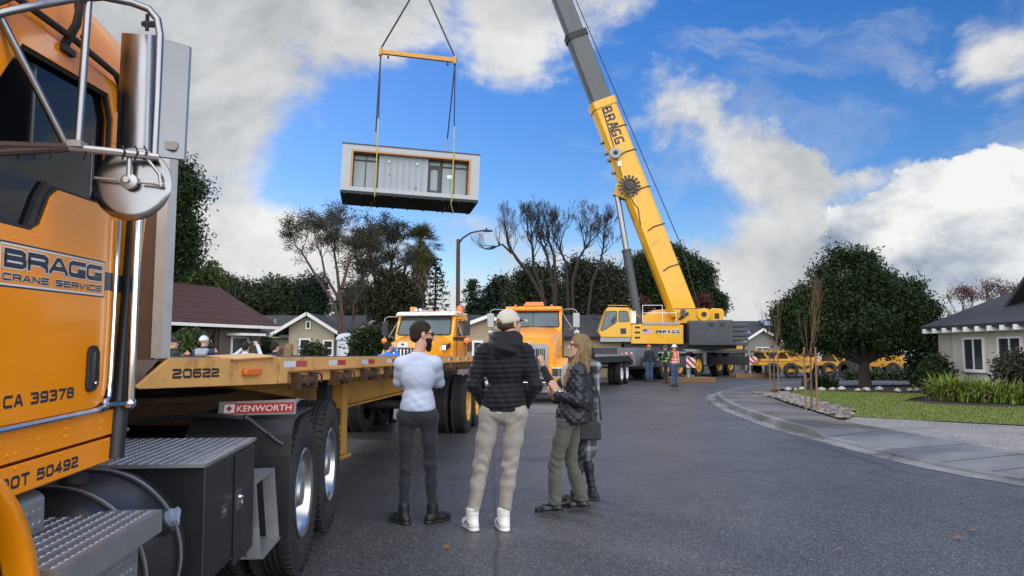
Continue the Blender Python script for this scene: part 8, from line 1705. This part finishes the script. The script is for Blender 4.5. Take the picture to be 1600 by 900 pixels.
# --- people standing beyond the trailer (only heads and shoulders show above the deck)
def onlooker(label, px, v_top, Y, top, J=None, yaw=0, rz=0, hair=HAIR_BR, H=None, cap_m=None, vox=.014, group='people watching beyond the trailer', long=False, **kw):
    p = at(px, v_top, Y); H = H or p.z * .985
    r, K, M, hc, s = person(label, (p.x, Y, 0), rz, H, J, head_yaw=yaw, vox=vox, top=top, legs=C_DENIM, shoes=(C_BOOT, 'shoe', C_BOOT, .03), group=group, **kw)
    if cap_m is not None: ball_cap(r, hc, M, s, cap_m)
    elif long: head_part('hair', [ell((0, -.022, .034), (.088, .108, .098)), cap((-.05, -.07, 0), (-.07, -.09, -.24), .055, .05), cap((.05, -.07, 0), (.07, -.09, -.24), .055, .05), cap((0, -.08, 0), (0, -.11, -.25), .06, .05)], r, hc, M, s, hair, vox=.01, cuts=[((0, .05, .05), (0, .95, -.3))])
    else: head_part('hair', [ell((0, -.018, .036), (.080, .103, .094)), ell((0, -.055, -.02), (.068, .055, .055))], r, hc, M, s, hair, vox=.01, cuts=[((0, .055, .055), (0, .80, -.62))])
    return r, K, M, hc, s
C_NAVY = cloth('navy_jacket', (.022, .032, .085)); C_BLUE = cloth('bright_blue', (.03, .16, .55)); C_DARKJ = cloth('dark_jacket', (.018, .02, .026)); C_PALE = cloth('pale_blue_shirt', (.50, .55, .64))
UP = dict(el_l=(-.30, .12, 1.46), el_r=(.33, .12, 1.44), wr_l=(-.10, .22, 1.66), wr_r=(.20, .22, 1.70), sh_l=(-.20, 0, 1.44), sh_r=(.20, 0, 1.44))
r, K, M, hc, s = onlooker('man in pale blue shirt raising a phone with both hands beyond the trailer', 384, 526, 16.2, C_PALE, UP, 0, 0, HAIR_D, 1.72, curl=(.9, .9), hand_dir=dict(l=(.5, .1, .8), r=(-.5, .1, .8)), hand_n=dict(l=(.6, .6, 0), r=(-.6, .6, 0)))
t = thing('phone', 'phone raised between the hands of the man in the pale blue shirt', 'phone', tuple(r.location + Vector((.05, .22, 1.70))), 0); mb = MB(); mb.bx(-.08, .08, -.005, .005, -.04, .04); mb.build('phone_body', M_BLACK, t, bevel=.003); mb = MB(); mb.bx(-.072, .072, -.0065, -.0055, -.035, .035); mb.build('screen', MATS['phone_screen'], t)
PH = dict(el_r=(.26, .08, 1.16), wr_r=(.16, .24, 1.40), el_l=(-.24, .06, 1.15), wr_l=(-.06, .25, 1.36))
r, K, M, hc, s = onlooker('man in navy jacket with grey hood and white cap beyond the trailer', 319, 523, 16.5, C_NAVY, PH, R(-15), R(-8), HAIR_BR, None, mat('cap_white', (.6, .6, .6), .8), curl=(.8, .8))
nk = K['neck']; sdf_obj('hood', [cap(nk + np.array((-.11, -.05, -.03)), nk + np.array((.11, -.05, -.03)), .06), cap(nk + np.array((-.09, -.10, -.10)), nk + np.array((.09, -.10, -.10)), .05)], .014, cloth('grey_hood', (.26, .27, .28)), r, k=.05)
onlooker('person in black hooded jacket at the edge of the headboard beyond the trailer', 269, 525, 15.0, C_DARKJ, PH, R(-40), R(-30), HAIR_D, None, C_DARKJ, curl=(.8, .8))
onlooker('dark haired person in dark jacket second from the house side beyond the trailer', 430, 534, 17.5, C_DARKJ, None, R(-30), R(-10), HAIR_D, curl=(.6, .6))
onlooker('person with long blonde hair and dark jacket beyond the trailer', 453, 535, 16.5, C_DARKJ, None, R(-20), R(-10), HAIR_B, long=True, curl=(.6, .6))
r, K, M, hc, s = onlooker('person in bright blue jacket with raised arm beside the white topped truck', 606, 540, 16.0, C_BLUE, dict(el_l=(-.26, .08, 1.30), wr_l=(-.08, .26, 1.52), el_r=(.26, .10, 1.36), wr_r=(.06, .22, 1.64), sh_r=(.19, 0, 1.45)), R(-30), R(-15), HAIR_D, 1.72, curl=(.7, .7))
# --- crane workers
def worker(label, px, v, H, top, helmet, vest=None, rz=0, legs=None, J=None):
    p = gnd(px, v); r, K, M, hc, s = person(label, tuple(p), rz, H, J, vox=.02, top=top, legs=legs or cloth('blue_jeans', (.05, .085, .16)), shoes=(mat('brown_boot', (.05, .035, .025), .7), 'boot', C_BOOT, .03), group='crew by the crane', tops=1.06, curl=(.6, .6), disp_top=lambda X, Y, Z: 0 * X, leg_w=1.08)
    head_part('hard_hat', [ell((0, -.01, .045), (.098, .118, .10))], r, hc, M, s, helmet, vox=.012, cuts=[((0, 0, .03), (0, 0, -1))]); mb = MB(); mb.lathe([(.10, .03), (.145, .026), (.145, .034), (.10, .045)], n=20); head_mesh('hat_brim', mb, r, hc, M, s, helmet)
    if vest is not None:
        v_, stripe = vest; o = sdf_obj('hi_vis_vest', [ell(K['pelvis'] + np.array((0, 0, .03)), np.array((.188, .142, .15)) * s), ell(K['waist'], np.array((.174, .132, .15)) * s), ell(K['chest'], np.array((.200, .146, .20)) * s), cap(lerp(K['sh_l'], K['neck'], .25), lerp(K['sh_r'], K['neck'], .25), .088 * s)], .02, v_, r, k=.035, cuts=[((0, 0, .95 * s), (0, 0, -1))])
        mb = MB()
        for z in (1.04, 1.16): mb.lathe([(.1, -.02), (.1, .02)], c=(0, 0, 0), n=20); 
        mb.v = []; mb.f = []; mb.m = []; mb.sm = []
        for z in (1.05, 1.17): mb.loft([[(math.cos(a) * .192 * s, math.sin(a) * .152 * s, z * s + dz) for a in np.linspace(0, 2 * PI, 25)[:-1]] for dz in (-.025, .025)], closed=True)
        for x in (-.09, .09): mb.tube([(x, .155 * s, 1.0 * s), (x, .15 * s, 1.3 * s), (x, .05 * s, 1.50 * s), (x, -.10 * s, 1.46 * s), (x, -.155 * s, 1.2 * s), (x, -.152 * s, 1.0 * s)], .022, 4)
        mb.build('reflective_bands', stripe, o)
    return r
BAND = mat('silver_band', (.55, .56, .5), .4); LIME = mat('lime_band', (.42, .62, .05), .5)
worker('crane worker in dark jacket, jeans and orange hard hat with back turned', 1015, 596.5, 1.83, C_DARKJ, mat('hat_orange', (.75, .11, .04), .4), rz=R(10))
worker('crane worker in black top with lime striped vest beside the orange vest', 1041, 599, 1.80, C_DARKJ, mat('hat_dark', (.06, .03, .03), .4), (C_DARKJ, LIME), R(70), C_DARKJ, dict(el_l=(-.26, .05, 1.18), wr_l=(-.18, .28, 1.12), el_r=(.26, .05, 1.18), wr_r=(.18, .28, 1.12)))
worker('crane worker in bright orange vest, jeans and white hard hat', 1055, 604, 1.80, cloth('green_shirt', (.03, .08, .05)), M_WHITE, (mat('vest_orange', (.85, .12, .03), .6), BAND), R(35), None, dict(el_l=(-.26, .05, 1.18), wr_l=(-.2, .22, 1.05)))
